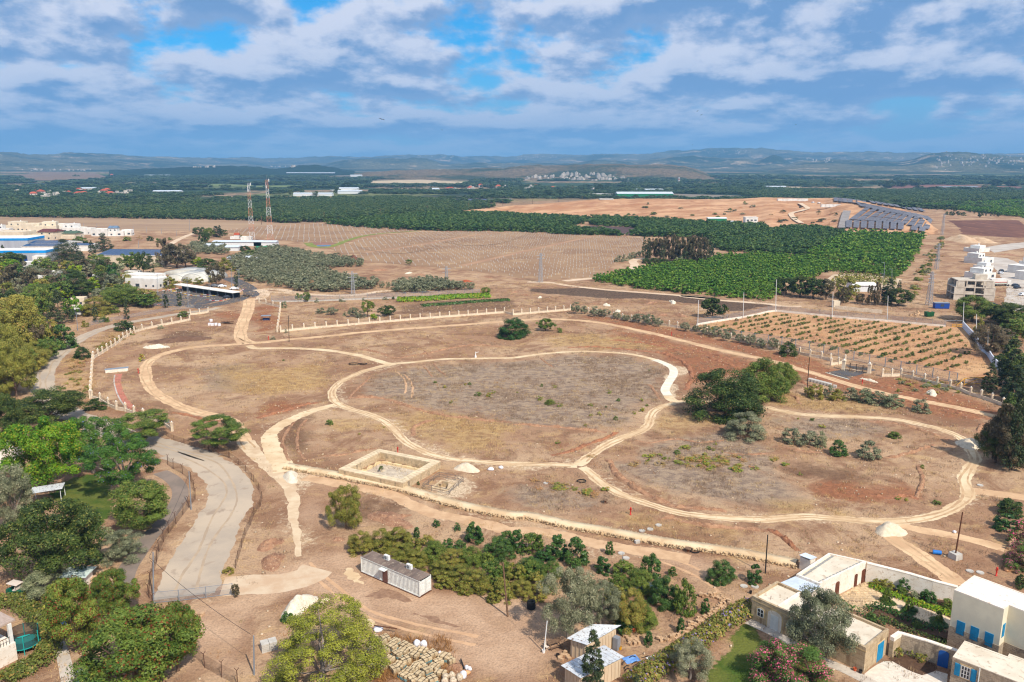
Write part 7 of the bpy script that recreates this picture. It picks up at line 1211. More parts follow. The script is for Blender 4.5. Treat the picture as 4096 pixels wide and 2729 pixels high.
# ------------------------------------------------------------------ settlement and sites in the middle distance
M_hw=pm('villa_white',s2l(230,226,218),s2l(214,208,198),.3,.9,rnd=.05);M_hc=pm('villa_cream',s2l(222,206,180),s2l(206,190,164),.3,.9,rnd=.06);M_win=flat('glass_mid',(.06,.075,.09),.15,.5)
def villa(name,label,t,x,y,wpx,ytop,mat,rz=.15,up=.5,dep=.8,roof=None,win=True,cat='house',group=None,seed=0):
 r=random.Random(seed);g=G(t,x,y);d=(g-Vector((0,0,CAMH))).length;W_=wpx*ZT[t][2]*d/FPX;H_=HT(t,x,y,x,ytop);D_=W_*dep;e=empty(name,g+Vector((g.x,g.y,0)).normalized()*D_*.4,rz,label,cat,group);h1=H_*(.55 if up else 1.0)
 MB().box((0,0,-.2),(W_,D_,h1+.2)).build('wall',mat,e);m=MB()
 for sx,sy,lx,ly in((0,-1,W_,.2),(0,1,W_,.2),(-1,0,.2,D_-.4),(1,0,.2,D_-.4)):m.box((sx*(W_/2-.1),sy*(D_/2-.1),h1),(lx,ly,.45))
 m.build('parapet',mat,e)
 if up:
  uw,ud=W_*r.uniform(.5,.7),D_*r.uniform(.6,.85);ux=r.choice((-1,1))*(W_-uw)*.42;MB().box((ux,D_*.06,h1+.01),(uw,ud,H_-h1)).build('upper_storey',mat,e)
  if roof:m=MB();a,b=uw*.56,ud*.56;m.add([(ux-a,D_*.06-b,H_+.02),(ux+a,D_*.06-b,H_+.02),(ux+a,D_*.06+b,H_+.02),(ux-a,D_*.06+b,H_+.02),(ux-a*.9,D_*.06,H_+2.0),(ux+a*.9,D_*.06,H_+2.0)],[(0,1,5,4),(2,3,4,5),(0,4,3),(1,2,5),(3,2,1,0)]);m.build('pitched_roof',roof,e)
  else:MB().cyl((ux+uw*.2,D_*.1,H_),.5,1.1,8).build('water_tank',M_hw,e)
 if win:
  n=max(2,int(W_/4.5))
  for i in range(n):
   xx=-W_/2+(i+.5)*W_/n+r.uniform(-.4,.4);ww,hh=r.choice(((1.4,1.3),(2.2,1.5),(1.0,1.0),(1.6,2.1)));z0=.2 if hh>2 else 1.0
   if h1>2.6:MB().box((xx,-D_/2-.01,z0),(ww,.08,hh)).build('window',M_win,e)
  for i in range(2):MB().box((W_/2+.01,-D_/4+i*D_/2,1.0),(.08,1.3,1.2)).build('window',M_win,e)
  if up and H_-h1>2.2:
   for i in range(2):MB().box((ux-uw*.25+i*uw*.5,D_*.06-ud/2-.01,h1+.9),(1.3,.08,1.2)).build('window',M_win,e)
 return e
for i,(x,y,w_,tp,mt,up,rf,lb)in enumerate([(145,862,150,775,M_hc,1,None,'tall cream villa in the back row of the white houses'),(35,885,110,808,M_hw,1,None,'white villa at the picture edge of the house cluster'),(300,862,150,795,M_hc,0,None,'low cream villa in the back row'),(425,870,180,778,M_hc,1,None,'wide cream villa with roof boxes in the back row'),(560,860,90,798,M_hw,0,None,'narrow pale villa in the back row'),(690,875,145,798,M_hw,1,None,'white two storey villa with dark windows'),(810,893,95,838,M_hw,0,None,'low white villa beside the two storey one'),(945,908,135,846,M_hw,0,None,'long low white villa with open porch'),(1080,908,120,835,M_hw,1,pm('slate_roof',s2l(110,130,150),s2l(96,114,134),.5,.6),'white villa with blue grey gable roof'),(1180,903,75,852,M_hw,0,None,'white villa at the end of the cluster'),(145,942,235,870,M_hc,0,None,'long cream building in the front row'),(430,942,215,868,M_hc,1,pm('maroon_roof',s2l(112,64,60),s2l(96,54,52),.5,.8),'cream villa with maroon roof in the front row'),(625,932,185,885,M_hc,1,pm('green_roof',s2l(86,106,84),s2l(74,92,74),.5,.8),'low villa with green roof in the front row'),(290,932,75,862,M_hw,1,None,'small white villa between cream buildings'),(30,935,90,870,M_hc,0,None,'cream house corner at the picture edge')]):villa('villa',lb,'a0',x,y,w_,tp,mt,random.uniform(-.1,.35),up,random.uniform(.6,.9),rf,seed=i)
# lorry by the cluster is too small to show parts
M_bluef=pm('fascia_blue',s2l(24,146,214),s2l(20,132,200),.5,.5);M_hall=pm('hall_grey',s2l(176,178,182),s2l(160,162,168),.3,.7,stretch=(1,1,.1));M_pv=pm('solar_glass',s2l(64,70,92),s2l(52,58,80),.6,.18,spec=.5)
def hall(label,t,x,y,wpx,ytop,dep,rz=.0,fas=1.6,name='warehouse'):
 g=G(t,x,y);d=(g-Vector((0,0,CAMH))).length;W_=wpx*ZT[t][2]*d/FPX;H_=HT(t,x,y,x,ytop);e=empty(name,g,rz,label,'warehouse');MB().box((0,dep/2,-.2),(W_,dep,H_-fas+.2)).build('wall',M_hall,e);m=MB();m.box((0,dep/2,H_-fas),(W_+.3,dep+.3,fas));m.build('blue_fascia',M_bluef,e);MB().box((0,dep/2,H_+.01),(W_-.2,dep-.2,.1)).build('roof',M_white,e);return e,W_,H_
e,W_,H_=hall('tall grey warehouse with blue fascia at the picture edge','a0',20,1045,400,928,24,.06);e,W_,H_=hall('lower warehouse with bright blue fascia and white roof','a0',100,1150,540,1040,16,.06)
MB().box((W_*.18,-.02,0),(5,.1,4.0)).build('loading_door',flat('door_blue',s2l(30,60,120),.5),e);MB().box((W_*.44,-2,0),(8,4,4.5)).build('annex',M_hw,e)
def pvhall(label,t,x,y,wpx,H_,dep,rz,mat,rows=2,name='solar_roof_hall',gx=0):
 g=G(t,x,y);d=(g-Vector((0,0,CAMH))).length;W_=wpx*ZT[t][2]*d/FPX;e=empty(name,g,rz,label,'building')
 if H_>1:MB().box((0,dep/2,-.2),(W_,dep,H_+.2)).build('wall',mat,e);m=MB();m.add([(-W_/2-.4,-.4,H_+.01),(W_/2+.4,-.4,H_+.01),(W_/2+.4,dep+.4,H_+.01),(-W_/2-.4,dep+.4,H_+.01),(-W_/2-.4,dep/2,H_+dep*.06),(W_/2+.4,dep/2,H_+dep*.06)],[(0,1,5,4),(2,3,4,5),(0,4,3),(1,2,5),(3,2,1,0)]);m.build('roof',M_white,e)
 nx_=max(4,int(W_/3));sl_=dep*.06/(dep/2)if H_>1 else.15
 for rwi in range(rows):
  for i in range(nx_):
   x0=-W_/2+W_*i/nx_+.06;x1=-W_/2+W_*(i+1)/nx_-.06;y0,y1=dep*rwi/rows+.4,dep*(rwi+1)/rows-.5;f=lambda yy:(H_+.12+(yy*sl_ if yy<dep/2 else(dep-yy)*sl_))if H_>1 else.8+(yy-y0)*.25
   m=MB();m.add([(x0,y0,f(y0)),(x1,y0,f(y0)),(x1,y1,f(y1)),(x0,y1,f(y1)),(x0,y0,f(y0)+.06),(x1,y0,f(y0)+.06),(x1,y1,f(y1)+.06),(x0,y1,f(y1)+.06)],[(3,2,1,0),(4,5,6,7),(0,1,5,4),(1,2,6,5),(2,3,7,6),(3,0,4,7)]);m.build('solar_panel',M_pv,e)
 return e
pvhall('tan hall roofed with dark solar panels behind the trees','a0',1200,1165,580,5.5,34,-.08,M_hc,2);pvhall('flat roofed hall covered with solar panels beside the blue warehouse','a0',365,1060,270,4.5,40,.06,M_hw,4);pvhall('small solar roof right of the blue warehouse','a0',745,1045,150,4.0,16,.06,M_hw,2)
pvhall('long low solar array in the far orchard','a1',2090,590,500,.5,34,0,M_hw,3,'solar_array')
# tunnel greenhouses
M_film=pm('greenhouse_film',s2l(206,200,186),s2l(190,184,170),.4,.4,spec=.4)
for i,(x,y,w_,tp)in enumerate([(1610,1318,190,1245),(1770,1330,220,1235),(1690,1268,420,1205)]):
 g=G('a0',x,y);d=(g-Vector((0,0,CAMH))).length;W_=w_*.435*d/FPX;H_=HT('a0',x,y,x,tp)*.8;dep=22 if i<2 else 14;e=empty('tunnel_greenhouse',g,-.25,('first round plastic tunnel beside the car park','second round plastic tunnel beside the car park','long plastic tunnel behind the two round tunnels')[i],'greenhouse');m=MB();n=12
 pr_=[(-W_/2*math.cos(math.pi*k/n),H_*math.sin(math.pi*k/n))for k in range(n+1)];vs=[(p[0],0,p[1])for p in pr_]+[(p[0],dep,p[1])for p in pr_];m.add(vs,[(k,k+1,n+2+k,n+1+k)for k in range(n)]+[tuple(range(n+1))[::-1],tuple(range(n+1,2*n+2))]);m.build('film',M_film,e,smooth=True);m=MB()
 for q in range(6):
  yy=dep*q/5;
  for k in range(n):m.tube((pr_[k][0]*1.005,yy,pr_[k][1]*1.01),(pr_[k+1][0]*1.005,yy,pr_[k+1][1]*1.01),.06,.06,4,False)
 m.build('hoops',M_galv,e)
for i,(x,y,w_,tp,lb)in enumerate([(1360,1388,300,1300,'long white house in front of the plastic tunnels'),(1330,1320,300,1268,'flat grey roofed house behind the long white house'),(960,1345,150,1270,'white house among the village trees'),(1230,1265,120,1238,'small white roof behind the trees'),(520,1320,90,1235,'small white building among dense trees'),(300,1230,120,1150,'white house below the blue warehouse'),(370,1350,90,1280,'white hut with a painted panel among the trees')]):villa('village_building',lb,'a0',x,y,w_,tp,M_hw,-.2,0,.5,seed=50+i)
villa('utility_hut','small white hut beside the conical cypress','b0',705,245,70,175,M_hw,.2,0,.8,seed=71);villa('utility_hut','grey roofed hut above the small white hut','b0',715,170,100,100,M_hc,.2,0,.8,seed=72)
for i,(x,y,w_,tp,lb)in enumerate([(2165,935,75,900,'small house with orange roof between the masts'),(2270,945,90,918,'white containers at the mast foot')]):villa('mast_building',lb,'a0',x,y,w_,tp,M_hw,.1,1 if i==0 else 0,.7,M_tile if i==0 else None,seed=80+i)
for i,(t,x,y,w_,h_,lb)in enumerate([('a0',2180,1000,420,3.2,'long white glasshouse row below the masts'),('a1',80,1000,190,3.0,'white sheet roof at the taller mast foot'),('a1',60,1050,130,2.6,'green sheet roof by the olive grove'),('a0',1950,1030,140,3.0,'brown walled barn with white roof'),('a0',2130,1045,110,2.8,'small white cabin by the glasshouses'),('a0',2230,1130,260,1.5,'low white strip building in the grove')]):shed(t,x,y,w_,h_,lb,(M_gshed if 'green' in lb else M_wshed,M_gshed if 'green' in lb else M_rshed),'farm_shed',9)
# car park
patch('car_park',L('a0','1260 1450 1500 1410 1800 1385 2000 1400 2200 1420 2100 1480 2050 1494')+L('b0','1990 110 1850 150 1690 185 1640 165 1420 170 1280 120 1240 70'),M_asph,.03,.1,4,label='dark asphalt car park with coloured kerbs');M_kr,M_ky=flat('kerb_red',s2l(190,60,50),.6),flat('kerb_yellow',s2l(240,190,40),.6)
def kerbline(label,P,w_=.35):
 P=resample([Vector((p.x,p.y,0))for p in P],2.0);e=empty('painted_kerb',P[0],0,label,'kerb')
 for i,(a,b)in enumerate(zip(P,P[1:])):d=b-a;c=(a+b)/2-P[0];MB().box((c.x,c.y,.03),(d.length,w_,.16),math.atan2(d.y,d.x)).build('kerb_stone',(M_ky,M_capw,M_kr,M_capw)[i%4]if 'yellow' in label else(M_kr,M_capw)[i%2],e)
for k,(x0,y0,x1,y1)in enumerate([(1480,22,1600,50),(1560,38,1720,70),(1650,66,1760,78),(1730,75,1880,85),(1800,62,1980,82),(1540,30,1640,22),(1650,45,1760,40)]):kerbline(f'{ordw(k)} yellow and white kerb island of the car park',L('b0',[(x0,y0),(x1,y1)]))
kerbline('red and white kerb along the back of the car park',L('b0','1240 68 1350 50 1470 28 1600 8 1750 2'));kerbline('red and white kerb round the car park exit',L('b0','1850 112 1920 122 1990 122 2030 105 2080 72 2140 45 2190 15'));kerbline('red kerb by the inner parking bay',L('b0','1380 160 1450 150 1370 165'))
sa,sb=G('a0',1610,1405),G('a0',2140,1485);FSh=Frame(sa,sb);eSh=empty('parking_shelter',sa,FSh.rz,'long flat parking shelter with white roof','shelter');lsh=(sb-sa).length;MB().box((lsh/2,2,2.7),(lsh+1,4.6,.25)).build('roof',M_white,eSh);MB().box((lsh/2,4.1,0),(lsh,.1,2.4)).build('back_screen',flat('screen_dark',(.05,.045,.04),.8),eSh)
for i in range(9):MB().cyl((lsh*i/8,.3,0),.09,2.7,6).build('post',M_galv,eSh)
def carmesh():
 m=MB();prof=[(-2.1,.35),(-2.15,.75),(-1.75,.95),(-1.2,1.42),(.35,1.45),(1.0,1.0),(2.0,.85),(2.15,.6),(2.1,.32)];n=len(prof);vs=[(p[0],-.85,p[1])for p in prof]+[(p[0],.85,p[1])for p in prof]
 for i,v in enumerate(vs):
  if v[2]>1.2:vs[i]=(v[0],v[1]*.82,v[2])
 m.add(vs,[(i,n+i,n+i+1,i+1)for i in range(n-1)]+[tuple(range(n)),tuple(range(n,2*n))[::-1],(n-1,2*n-1,n,0)]);body=m.mesh('body',False);g=MB()
 for sgn in(-1,1):g.add([(-1.2,sgn*.80,1.0),(.75,sgn*.80,1.0),(.3,sgn*.715,1.38),(-1.05,sgn*.715,1.38)],[(0,1,2,3)])
 g.add([(.98,-.66,1.03),(.98,.66,1.03),(.42,.6,1.42),(.42,-.6,1.42)],[(0,1,2,3)]);g.add([(-1.72,-.66,1.0),(-1.72,.66,1.0),(-1.28,.6,1.4),(-1.28,-.6,1.4)],[(3,2,1,0)]);gl=g.mesh('windows');wh=MB();wh.tube((0,-.1,0),(0,.1,0),.33,.33,12);return body,gl,wh.mesh('wheel')
CARB,CARG,CARW=carmesh();CARG.materials.append(M_glass);CARW.materials.append(flat('tyre',(.02,.02,.02),.9));CPAINT={k:flat('car_'+k,c,.25,.5)for k,c in dict(white=s2l(232,232,232),dark=s2l(40,48,62),grey=s2l(130,134,140),red=s2l(150,40,36),blue=s2l(50,78,130)).items()}
def car(t,x,y,col,rz,label):
 e=empty('car',GT(t,x,y)+Vector((0,0,.04)),rz,label,'car');b=CARB.copy();b.materials.append(CPAINT[col]);link('body',b,parent=e);link('windows',CARG,parent=e)
 for dx in(-1.35,1.35):
  for dy in(-.78,.78):link('wheel',CARW,parent=e,loc=(dx,dy,.33))
for t,x,y,c_,rz,lb in[('b0',2040,98,'dark',.5,'dark blue car on the car park bend'),('a0',2155,1400,'white',.25,'white car behind the parking shelter end'),('a0',1975,1375,'grey',.2,'grey car parked behind the shelter'),('a0',2045,1378,'white',.2,'second pale car parked behind the shelter'),('a0',285,1165,'white',.3,'white car before the blue warehouse'),('a3',2222,1230,'grey',1.2,'grey car at the roadside of the building site'),('a3',2140,1255,'white',1.3,'white car beside the unfinished street'),('a3',2145,1235,'dark',1.3,'dark car in front of the white one on the street'),('a3',2275,1370,'dark',.4,'dark car behind the lorry'),('a3',2290,1390,'dark',.5,'second dark car behind the lorry'),('a3',2340,1455,'white',.4,'white car at the picture edge'),('b3',2010,165,'dark',.2,'dark pickup by the bushes of the building site'),('a3',2245,1215,'white',1.2,'white car parked further up the street'),('a3',470,608,'white',.2,'white van on the quarry top'),('a3',405,552,'white',.2,'white lorry on the quarry rim'),('a3',415,602,'white',.3,'small white car on the quarry top'),('a3',190,553,'grey',0,'grey digger truck on the quarry rim')]:car(t,x,y,c_,rz,lb)
# unfinished street on the right
patch('street',L('a3','2060 1100 2200 1110 2354 1180 2450 1500 2450 1580 2250 1600 2160 1560 2200 1380 2120 1250 2060 1180'),pm('street_pale',s2l(196,184,170),s2l(178,164,150),.1,.9,world=True),.04,.5,5,label='pale unfinished street between the new houses');patch('street',L('a3','2000 1010 2150 985 2400 960 2400 1010 2200 1040 2080 1060'),MATS['street_pale'],.05,.4,5,label='pale access road beyond the new houses')
for i,(x,y,w_,tp,up,lb)in enumerate([(1915,1055,140,998,1,'farthest white block of the new house row'),(1935,1160,160,1068,1,'second white block of the new house row'),(1975,1225,110,1155,1,'white house with balcony in the new row'),(1945,1305,170,1208,1,'white house with dark terrace in the new row'),(2380,1200,90,1105,1,'house edge across the street'),(2330,1250,150,1185,0,'white house across the street'),(2380,1310,130,1240,0,'pale house across the street nearer the lorry')]):villa('new_house',lb,'a3',x,y,w_,tp,M_hw,.5,up,.9,seed=90+i)
# concrete skeleton
g=G('a3',1890,1500);gd=(g-Vector((0,0,CAMH))).length;eU=empty('unfinished_house',g+Vector((1,5,0)),-.22,'grey concrete shell of an unfinished house with open floors','building');WU,DU=300*.435*gd/FPX,11.0;M_rawc=pm('raw_concrete',s2l(206,194,176),s2l(186,172,154),.6,.95,.02,4)
for fl_ in range(3):MB().box((0,0,fl_*3.1+(2.75 if fl_<2 else 2.75)),(WU-(2.5 if fl_==2 else 0),DU,.35)).build('floor_slab',M_rawc,eU)
for fl_ in range(3):
 for i in range(5):
  for y in(-DU/2+.3,0,DU/2-.3):MB().box((-WU/2+.4+i*(WU-.8)/4 if fl_<2 else-WU/2+1.6+i*(WU-3.2)/4,y,fl_*3.1),(.5,.5,2.75)).build('column',M_rawc,eU)
 for i in(0,1,3):MB().box((-WU/2+.4+(i+.5)*(WU-.8)/4,-DU/2+.25,fl_*3.1),((WU-.8)/4-.5,.22,1.1 if i==1 else 2.7)).build('infill_wall',M_rawc,eU)
MB().box((0,DU/2-.3,0),(WU,.22,8.9)).build('rear_wall',M_rawc,eU);MB().box((WU*.2,1,9.2),(5,4,2.4)).build('stair_tower',M_rawc,eU)
# lorry
gl_=G('a3',2145,1370);eL=empty('lorry',gl_+Vector((0,1.5,.05)),.05,'white box lorry with a red and green stripe on its side','lorry');MB().box((-1.2,0,1.1),(8.5,2.5,2.7)).build('box_body',M_hw,eL);MB().box((4.3,0,.6),(2.1,2.4,2.4),top=(.85,.95)).build('cab',M_hw,eL);MB().box((-1.2,-1.26,1.9),(8.3,.02,.35)).build('red_stripe',M_kr,eL);MB().box((-1.2,-1.262,1.5),(8.3,.02,.25)).build('green_stripe',M_gshed,eL);MB().box((5.2,0,1.7),(.35,2.0,.9)).build('windscreen',M_glass,eL);MB().box((.5,0,.7),(10.5,.9,.35)).build('chassis',M_iron,eL)
for x in(-4,-2.8,3.9):
 for y in(-1.1,1.1):m=MB();m.tube((x,y-.15,.5),(x,y+.15,.5),.5,.5,12);m.build('wheel',MATS['tyre'],eL)
# blue site cabin, dumpster
g=G('b3',1560,192);eX=empty('site_cabin',g,-.08,'blue site cabin beside the street','cabin');MB().box((0,1.2,.15),(6.0,2.4,2.3)).build('wall',flat('cabin_blue',s2l(30,70,150),.5),eX);MB().box((0,1.2,2.45),(6.2,2.6,.12)).build('roof',M_galv,eX);MB().box((0,-.02,1.0),(1.5,.06,1.0)).build('window',M_win,eX);MB().box((0,1.2,0),(5.8,2.2,.14)).build('base',M_iron,eX)
g=G('b3',1442,262);eX=empty('dumpster',g,.1,'green open dumpster filled with rubble','dumpster');m=MB();P0=[(-1.5,-1),(1.5,-1),(1.5,1),(-1.5,1)];m.box((0,.0,.2),(2.9,2.0,1.9),0,(1.12,1.1));m.build('body',flat('dumpster_green',s2l(36,92,52),.6),eX)
for i in range(5):MB().box((-1.3+i*.65,-1.08,.25),(.1,.1,1.8)).build('rib',MATS['dumpster_green'],eX)
mm=MB();mm.ball((0,0,2.0),.9,8,4,.5);mm.build('rubble',M_hearth,eX)
for i in range(16):g=G('b3',1320+random.gauss(0,35),245+random.gauss(0,8));o=link('debris',random.choice(BO),loc=g,rz=random.random()*6);o.scale=[random.uniform(.8,1.8)]*3;tag(o,'pale debris lump beside the green dumpster','debris','debris beside the green dumpster')
# cemetery terraces east
patch('terrace',L('a3','490 1345 600 1260 900 1255 1230 1300 1180 1400 800 1400'),pm('terrace_pale',s2l(206,184,154),s2l(186,160,128),.15,.95,world=True),.05,.5,4,label='pale cemetery terraces behind the dark oaks')
for k in range(6):leafy('terrace_hedge',L('a3',[(560+k*20,1345-k*16),(800+k*12,1340-k*15),(1180-k*4,1360-k*16)]),2.2,1.1,'hedge',f'{ordw(k)} low hedge row across the cemetery terraces',dens=3,leaf=.6,seed=80+k)
shed('a3',890,1420,190,3.2,'white tent roof beside the cemetery',(M_wshed,M_white),'tent_roof',9);villa('gate_hut','small pale hut by the plot fence','b3',605,180,55,130,M_hc,.1,0,.7,seed=99)
wallrun('stone_wall','pale low wall beside the cemetery trees',L('b3','600 195 800 215 1020 235'),1.6,.3,M_pstone)
# solar farm on the mound
M_pvt=pm('solar_table',s2l(122,121,126),s2l(106,105,112),.3,.8,spec=.1)
def pvtable(label,c,group):
 P=[GT('a3',x,y)for x,y in c]
 if any(p is None for p in P):return
 P=[p+Vector((0,0,1.6))for p in P];o=sum(P,Vector())/4;e=empty('solar_table',(o.x,o.y,o.z),0,label,'solar panels',group);n=max(1,int(round((P[0]-P[3]).length/7)));Q=[p-o for p in P]
 for i in range(n):
  a,b=Q[0].lerp(Q[3],(i+.01)/n),Q[0].lerp(Q[3],(i+.97)/n);c_,d_=Q[1].lerp(Q[2],(i+.01)/n),Q[1].lerp(Q[2],(i+.97)/n);m=MB();dz=Vector((0,0,-.15));m.add([a,c_,d_,b,a+dz,c_+dz,d_+dz,b+dz],[(0,1,2,3),(7,6,5,4),(4,5,1,0),(5,6,2,1),(6,7,3,2),(7,4,0,3)]);m.build('panel',M_pvt,e)
 for u in(.1,.9):
  p=Q[0].lerp(Q[3],u).lerp(Q[1].lerp(Q[2],u),.5);MB().cyl((p.x,p.y,p.z-2.2),.15,2.1,6).build('leg',M_galv,e)
for i in range(8):x=716+i*68;y=838+i*2.6;pvtable(f'{ordw(i)} solar table from the gravel ramp in the lowest row',[(x,y),(x+52,y+4),(x+58,y-62),(x+4,y-66)],'solar tables in the lowest row')
for i,(x,y)in enumerate([(1312,862),(1385,872)]):pvtable(f'{ordw(i)} of two solar tables set apart below the long columns',[(x,y),(x+58,y+8),(x+66,y-32),(x+10,y-40)],'solar tables set apart')
bot=[(745,765),(812,770),(880,775),(945,779),(1012,783),(1077,790),(1143,797),(1208,804),(1278,818),(1345,834),(1415,852)];top_=[(915,642),(985,652),(1052,664),(1108,674),(1165,684),(1214,694),(1262,704),(1312,715),(1362,729),(1418,745),(1472,762)]
for i in range(11):
 b,t_=bot[i],top_[i];wv=65
 for k in range(3):
  f=lambda u,dx:(b[0]+(t_[0]-b[0])*u+dx*(1-.38*u),b[1]+(t_[1]-b[1])*u+dx*.06);u0,u1=(k*.335,k*.335+.31);pvtable(f'solar table {("low", "middle", "high")[k]} in the {ordw(i)} long column from the ramp',[f(u0,0),f(u0,wv),f(u1,wv),f(u1,0)],'solar tables in the long columns')
for i in range(13):x=790+i*52;y=612+i*10.4;pvtable(f'{ordw(i)} slanting solar table from the ramp behind the long columns',[(x+60,y+32),(x+106,y+39),(x+54,y-3),(x+8,y-10)],'slanting solar tables behind the long columns')
for i in range(7):x=606+i*43;y=590+i*4;pvtable(f'{ordw(i)} solar table from the quarry in the top row',[(x,y+6),(x+40,y+8),(x+34,y-26),(x-6,y-28)],'solar tables in the top row')
for i in range(9):x=905+i*56;y=590+i*9;pvtable(f'{ordw(i)} solar table of the uppermost slope',[(x+48,y+22),(x+94,y+29),(x+56,y-1),(x+10,y-8)],'solar tables of the uppermost slope')
def bentrib(label,P,w_,mat):
 n=len(P);V=[];F=[]
 for i,p in enumerate(P):d=(P[min(i+1,n-1)]-P[max(i-1,0)]);d.z=0;d.normalize();nn=Vector((-d.y,d.x,0))*w_/2;V+=[p+nn+Vector((0,0,.9)),p-nn+Vector((0,0,.9))]
 for i in range(n-1):F.append((2*i+1,2*i+3,2*i+2,2*i))
 tag(link('dirt_track',npmesh('dirt_track',[tuple(v)for v in V],F,True),mat),label,None,None,'structure')
bentrib('sandy track climbing the quarry slope',smooth([GT('a3',*q)for q in[(310,795),(250,760),(215,720),(220,700),(300,680),(360,660),(345,640),(290,610)]],5),6,M_farr);bentrib('grey gravel ramp beside the solar tables',smooth([GT('a3',*q)for q in[(685,838),(695,790),(710,730),(728,680)]],5),8,pm('ramp_grey',s2l(150,142,136),s2l(136,128,122),.2,.95,world=True))
for i,(x,y,w_,lb)in enumerate([(500,640,200,'white container row on the quarry shelf'),(100,585,260,'long white site wall on the quarry top')]):
 g=GT('a3',x+w_/2,y);d=(g-Vector((0,0,CAMH))).length;e=empty('site_container',g,0,lb,'container')
 for k in range(6):MB().box(((k-2.5)*w_*.435*d/FPX/6,2,-.3),(w_*.435*d/FPX/6-.3,3,3.2)).build('container_unit',M_hw,e)
g=GT('a2',2200,800);e=empty('plant_building',G('a2',2200,808),0,'white two storey plant building below the quarry','building');MB().box((0,4,0),(13,9,8)).build('wall',M_hw,e);MB().box((0,4,8.01),(13.6,9.6,.5)).build('roof',M_white,e)
for i in range(3):MB().box((-4+i*4,-.52,4.6),(2.4,.08,1.4)).build('window',M_win,e)
shed('a2',1890,780,160,4,'green shed with white roof below the quarry',(M_gshed,M_wshed),'farm_shed',10);shed('a2',2030,800,70,3,'small white tanks below the quarry',(M_wshed,M_rshed),'farm_shed',6);shed('a2',870,575,120,0.5,'pale slab on the quarry rim',(M_town,M_town),'slab',10)
# village trees (left middle distance)
VT=[(590,1200,270,955,'cone'),(700,1180,180,980,'cone'),(955,1045,140,890,'cone'),(845,1110,60,960,'cyp'),(1385,1265,62,1080,'cyp'),(1515,1180,130,940,'brown'),(1620,1200,250,985,'tree_dry'),(1700,1190,150,1000,'tree_dry'),(1880,1000,90,870,'round'),(1830,910,120,830,'round'),(1920,920,90,835,'mid'),(1985,915,90,820,'cyp'),(2020,920,50,812,'cyp'),(2060,905,60,850,'round'),(1380,950,66,910,'dbush'),(730,970,120,925,'bush'),(1455,970,50,930,'bush'),(1195,1230,150,1070,'mid'),(1310,1250,120,1065,'round'),(1450,1190,90,1100,'gbush'),(900,1170,190,1095,'mid'),(960,1260,180,1130,'tree_dry'),(760,1280,200,1130,'tree_dry'),(860,1250,130,1130,'olive'),(620,1260,140,1140,'euc'),(1100,1300,180,1165,'grey' if False else 'gbush'),(1150,1370,220,1260,'pom'),(950,1390,110,1290,'cone'),(410,1270,190,1115,'mid'),(60,1200,210,1070,'round'),(30,1120,50,1000,'cyp'),(120,1180,180,1075,'dark' if False else 'round'),(650,1360,260,1240,'round'),(470,1400,150,1280,'mid'),(170,1420,240,1170,'tree_dry'),(30,1420,150,1240,'tree_dry'),(700,1470,280,1310,'round'),(560,1490,200,1380,'bright'),(380,1494,260,1360,'mid'),(1110,1490,280,1380,'mid'),(1330,1500,230,1420,'pom'),(940,1490,200,1390,'olive'),(1555,1385,110,1280,'pom'),(1600,1360,70,1300,'pom'),(1980,1370,170,1150,'tree_dry'),(2060,1230,170,1110,'pom'),(1900,1230,200,1120,'round'),(1800,1180,120,1100,'bright'),(2170,1390,40,1250,'cyp'),(2290,1320,90,1270,'gbush'),(2200,1290,90,1230,'gbush'),(1950,1330,80,1260,'pom'),(1720,1340,80,1290,'pom'),(1830,1350,90,1290,'pom'),(1170,945,70,920,'bush'),(1280,935,50,905,'dry'),(2205,920,40,890,'pom'),(2250,1060,110,1000,'round'),(2300,1100,120,1040,'mid'),(1560,945,40,920,'bush')]
for i,(x,y,w_,tp,k)in enumerate(VT):plant('village_tree',k,'a0',x,y,w_,tp,{'cone':'dark conical conifer','cyp':'slim dark cypress','brown':'brownish tree','tree_dry':'brown green tree','round':'dark round tree','mid':'green tree','dbush':'dark bush','bush':'green bush','gbush':'grey green tree','olive':'silvery tree','euc':'yellow tree','pom':'olive green tree','bright':'bright green tree','dry':'dry bush'}[k]+' among the village buildings behind the road','tree','village trees: '+k)
for i,(x,y,tp)in enumerate([(850,310,145),(1133,285,108),(1483,185,42),(1605,175,25)]):plant('cypress_tree','cyp','b0',x,y,42,tp,f'{ordw(i)} slim young cypress along the road to the car park','tree','young cypresses along the road')
for i,(x,y,w_,tp,k,lb)in enumerate([(860,215,270,112,'pom','wide yellow green tree beside the small white hut'),(1090,170,280,10,'mid','green tree at the car park corner'),(1310,175,210,60,'mid','second green tree at the car park corner'),(260,300,240,60,'mid','green tree above the eucalyptus'),(60,260,200,40,'round','dark tree above the eucalyptus at the edge'),(1000,220,120,165,'bush','bright bush under the wide yellow green tree')]):plant('village_tree',k,'b0',x,y,w_,tp,lb)
fr_=random.Random(77)
def fill(P,n,kinds,wlo,whi,hlo,hhi,label,group,t='a0'):
 k=0;xs=[q[0]for q in P];ys=[q[1]for q in P]
 while k<n:
  x,y=fr_.uniform(min(xs),max(xs)),fr_.uniform(min(ys),max(ys))
  if not inpoly(P,np.array([x]),np.array([y]))[0]:continue
  plant_at('village_tree',fr_.choice(kinds),G(t,x,y),fr_.uniform(wlo,whi),fr_.uniform(hlo,hhi),label,'tree',group);k+=1
fill([(0,1180),(420,1200),(800,1230),(1150,1330),(1200,1400),(1000,1470),(500,1494),(0,1494)],52,['mid','round','pom','tree_dry','bright','olive','citrus'],6,13,5,10,'tree in the dense village canopy','trees of the dense village canopy')
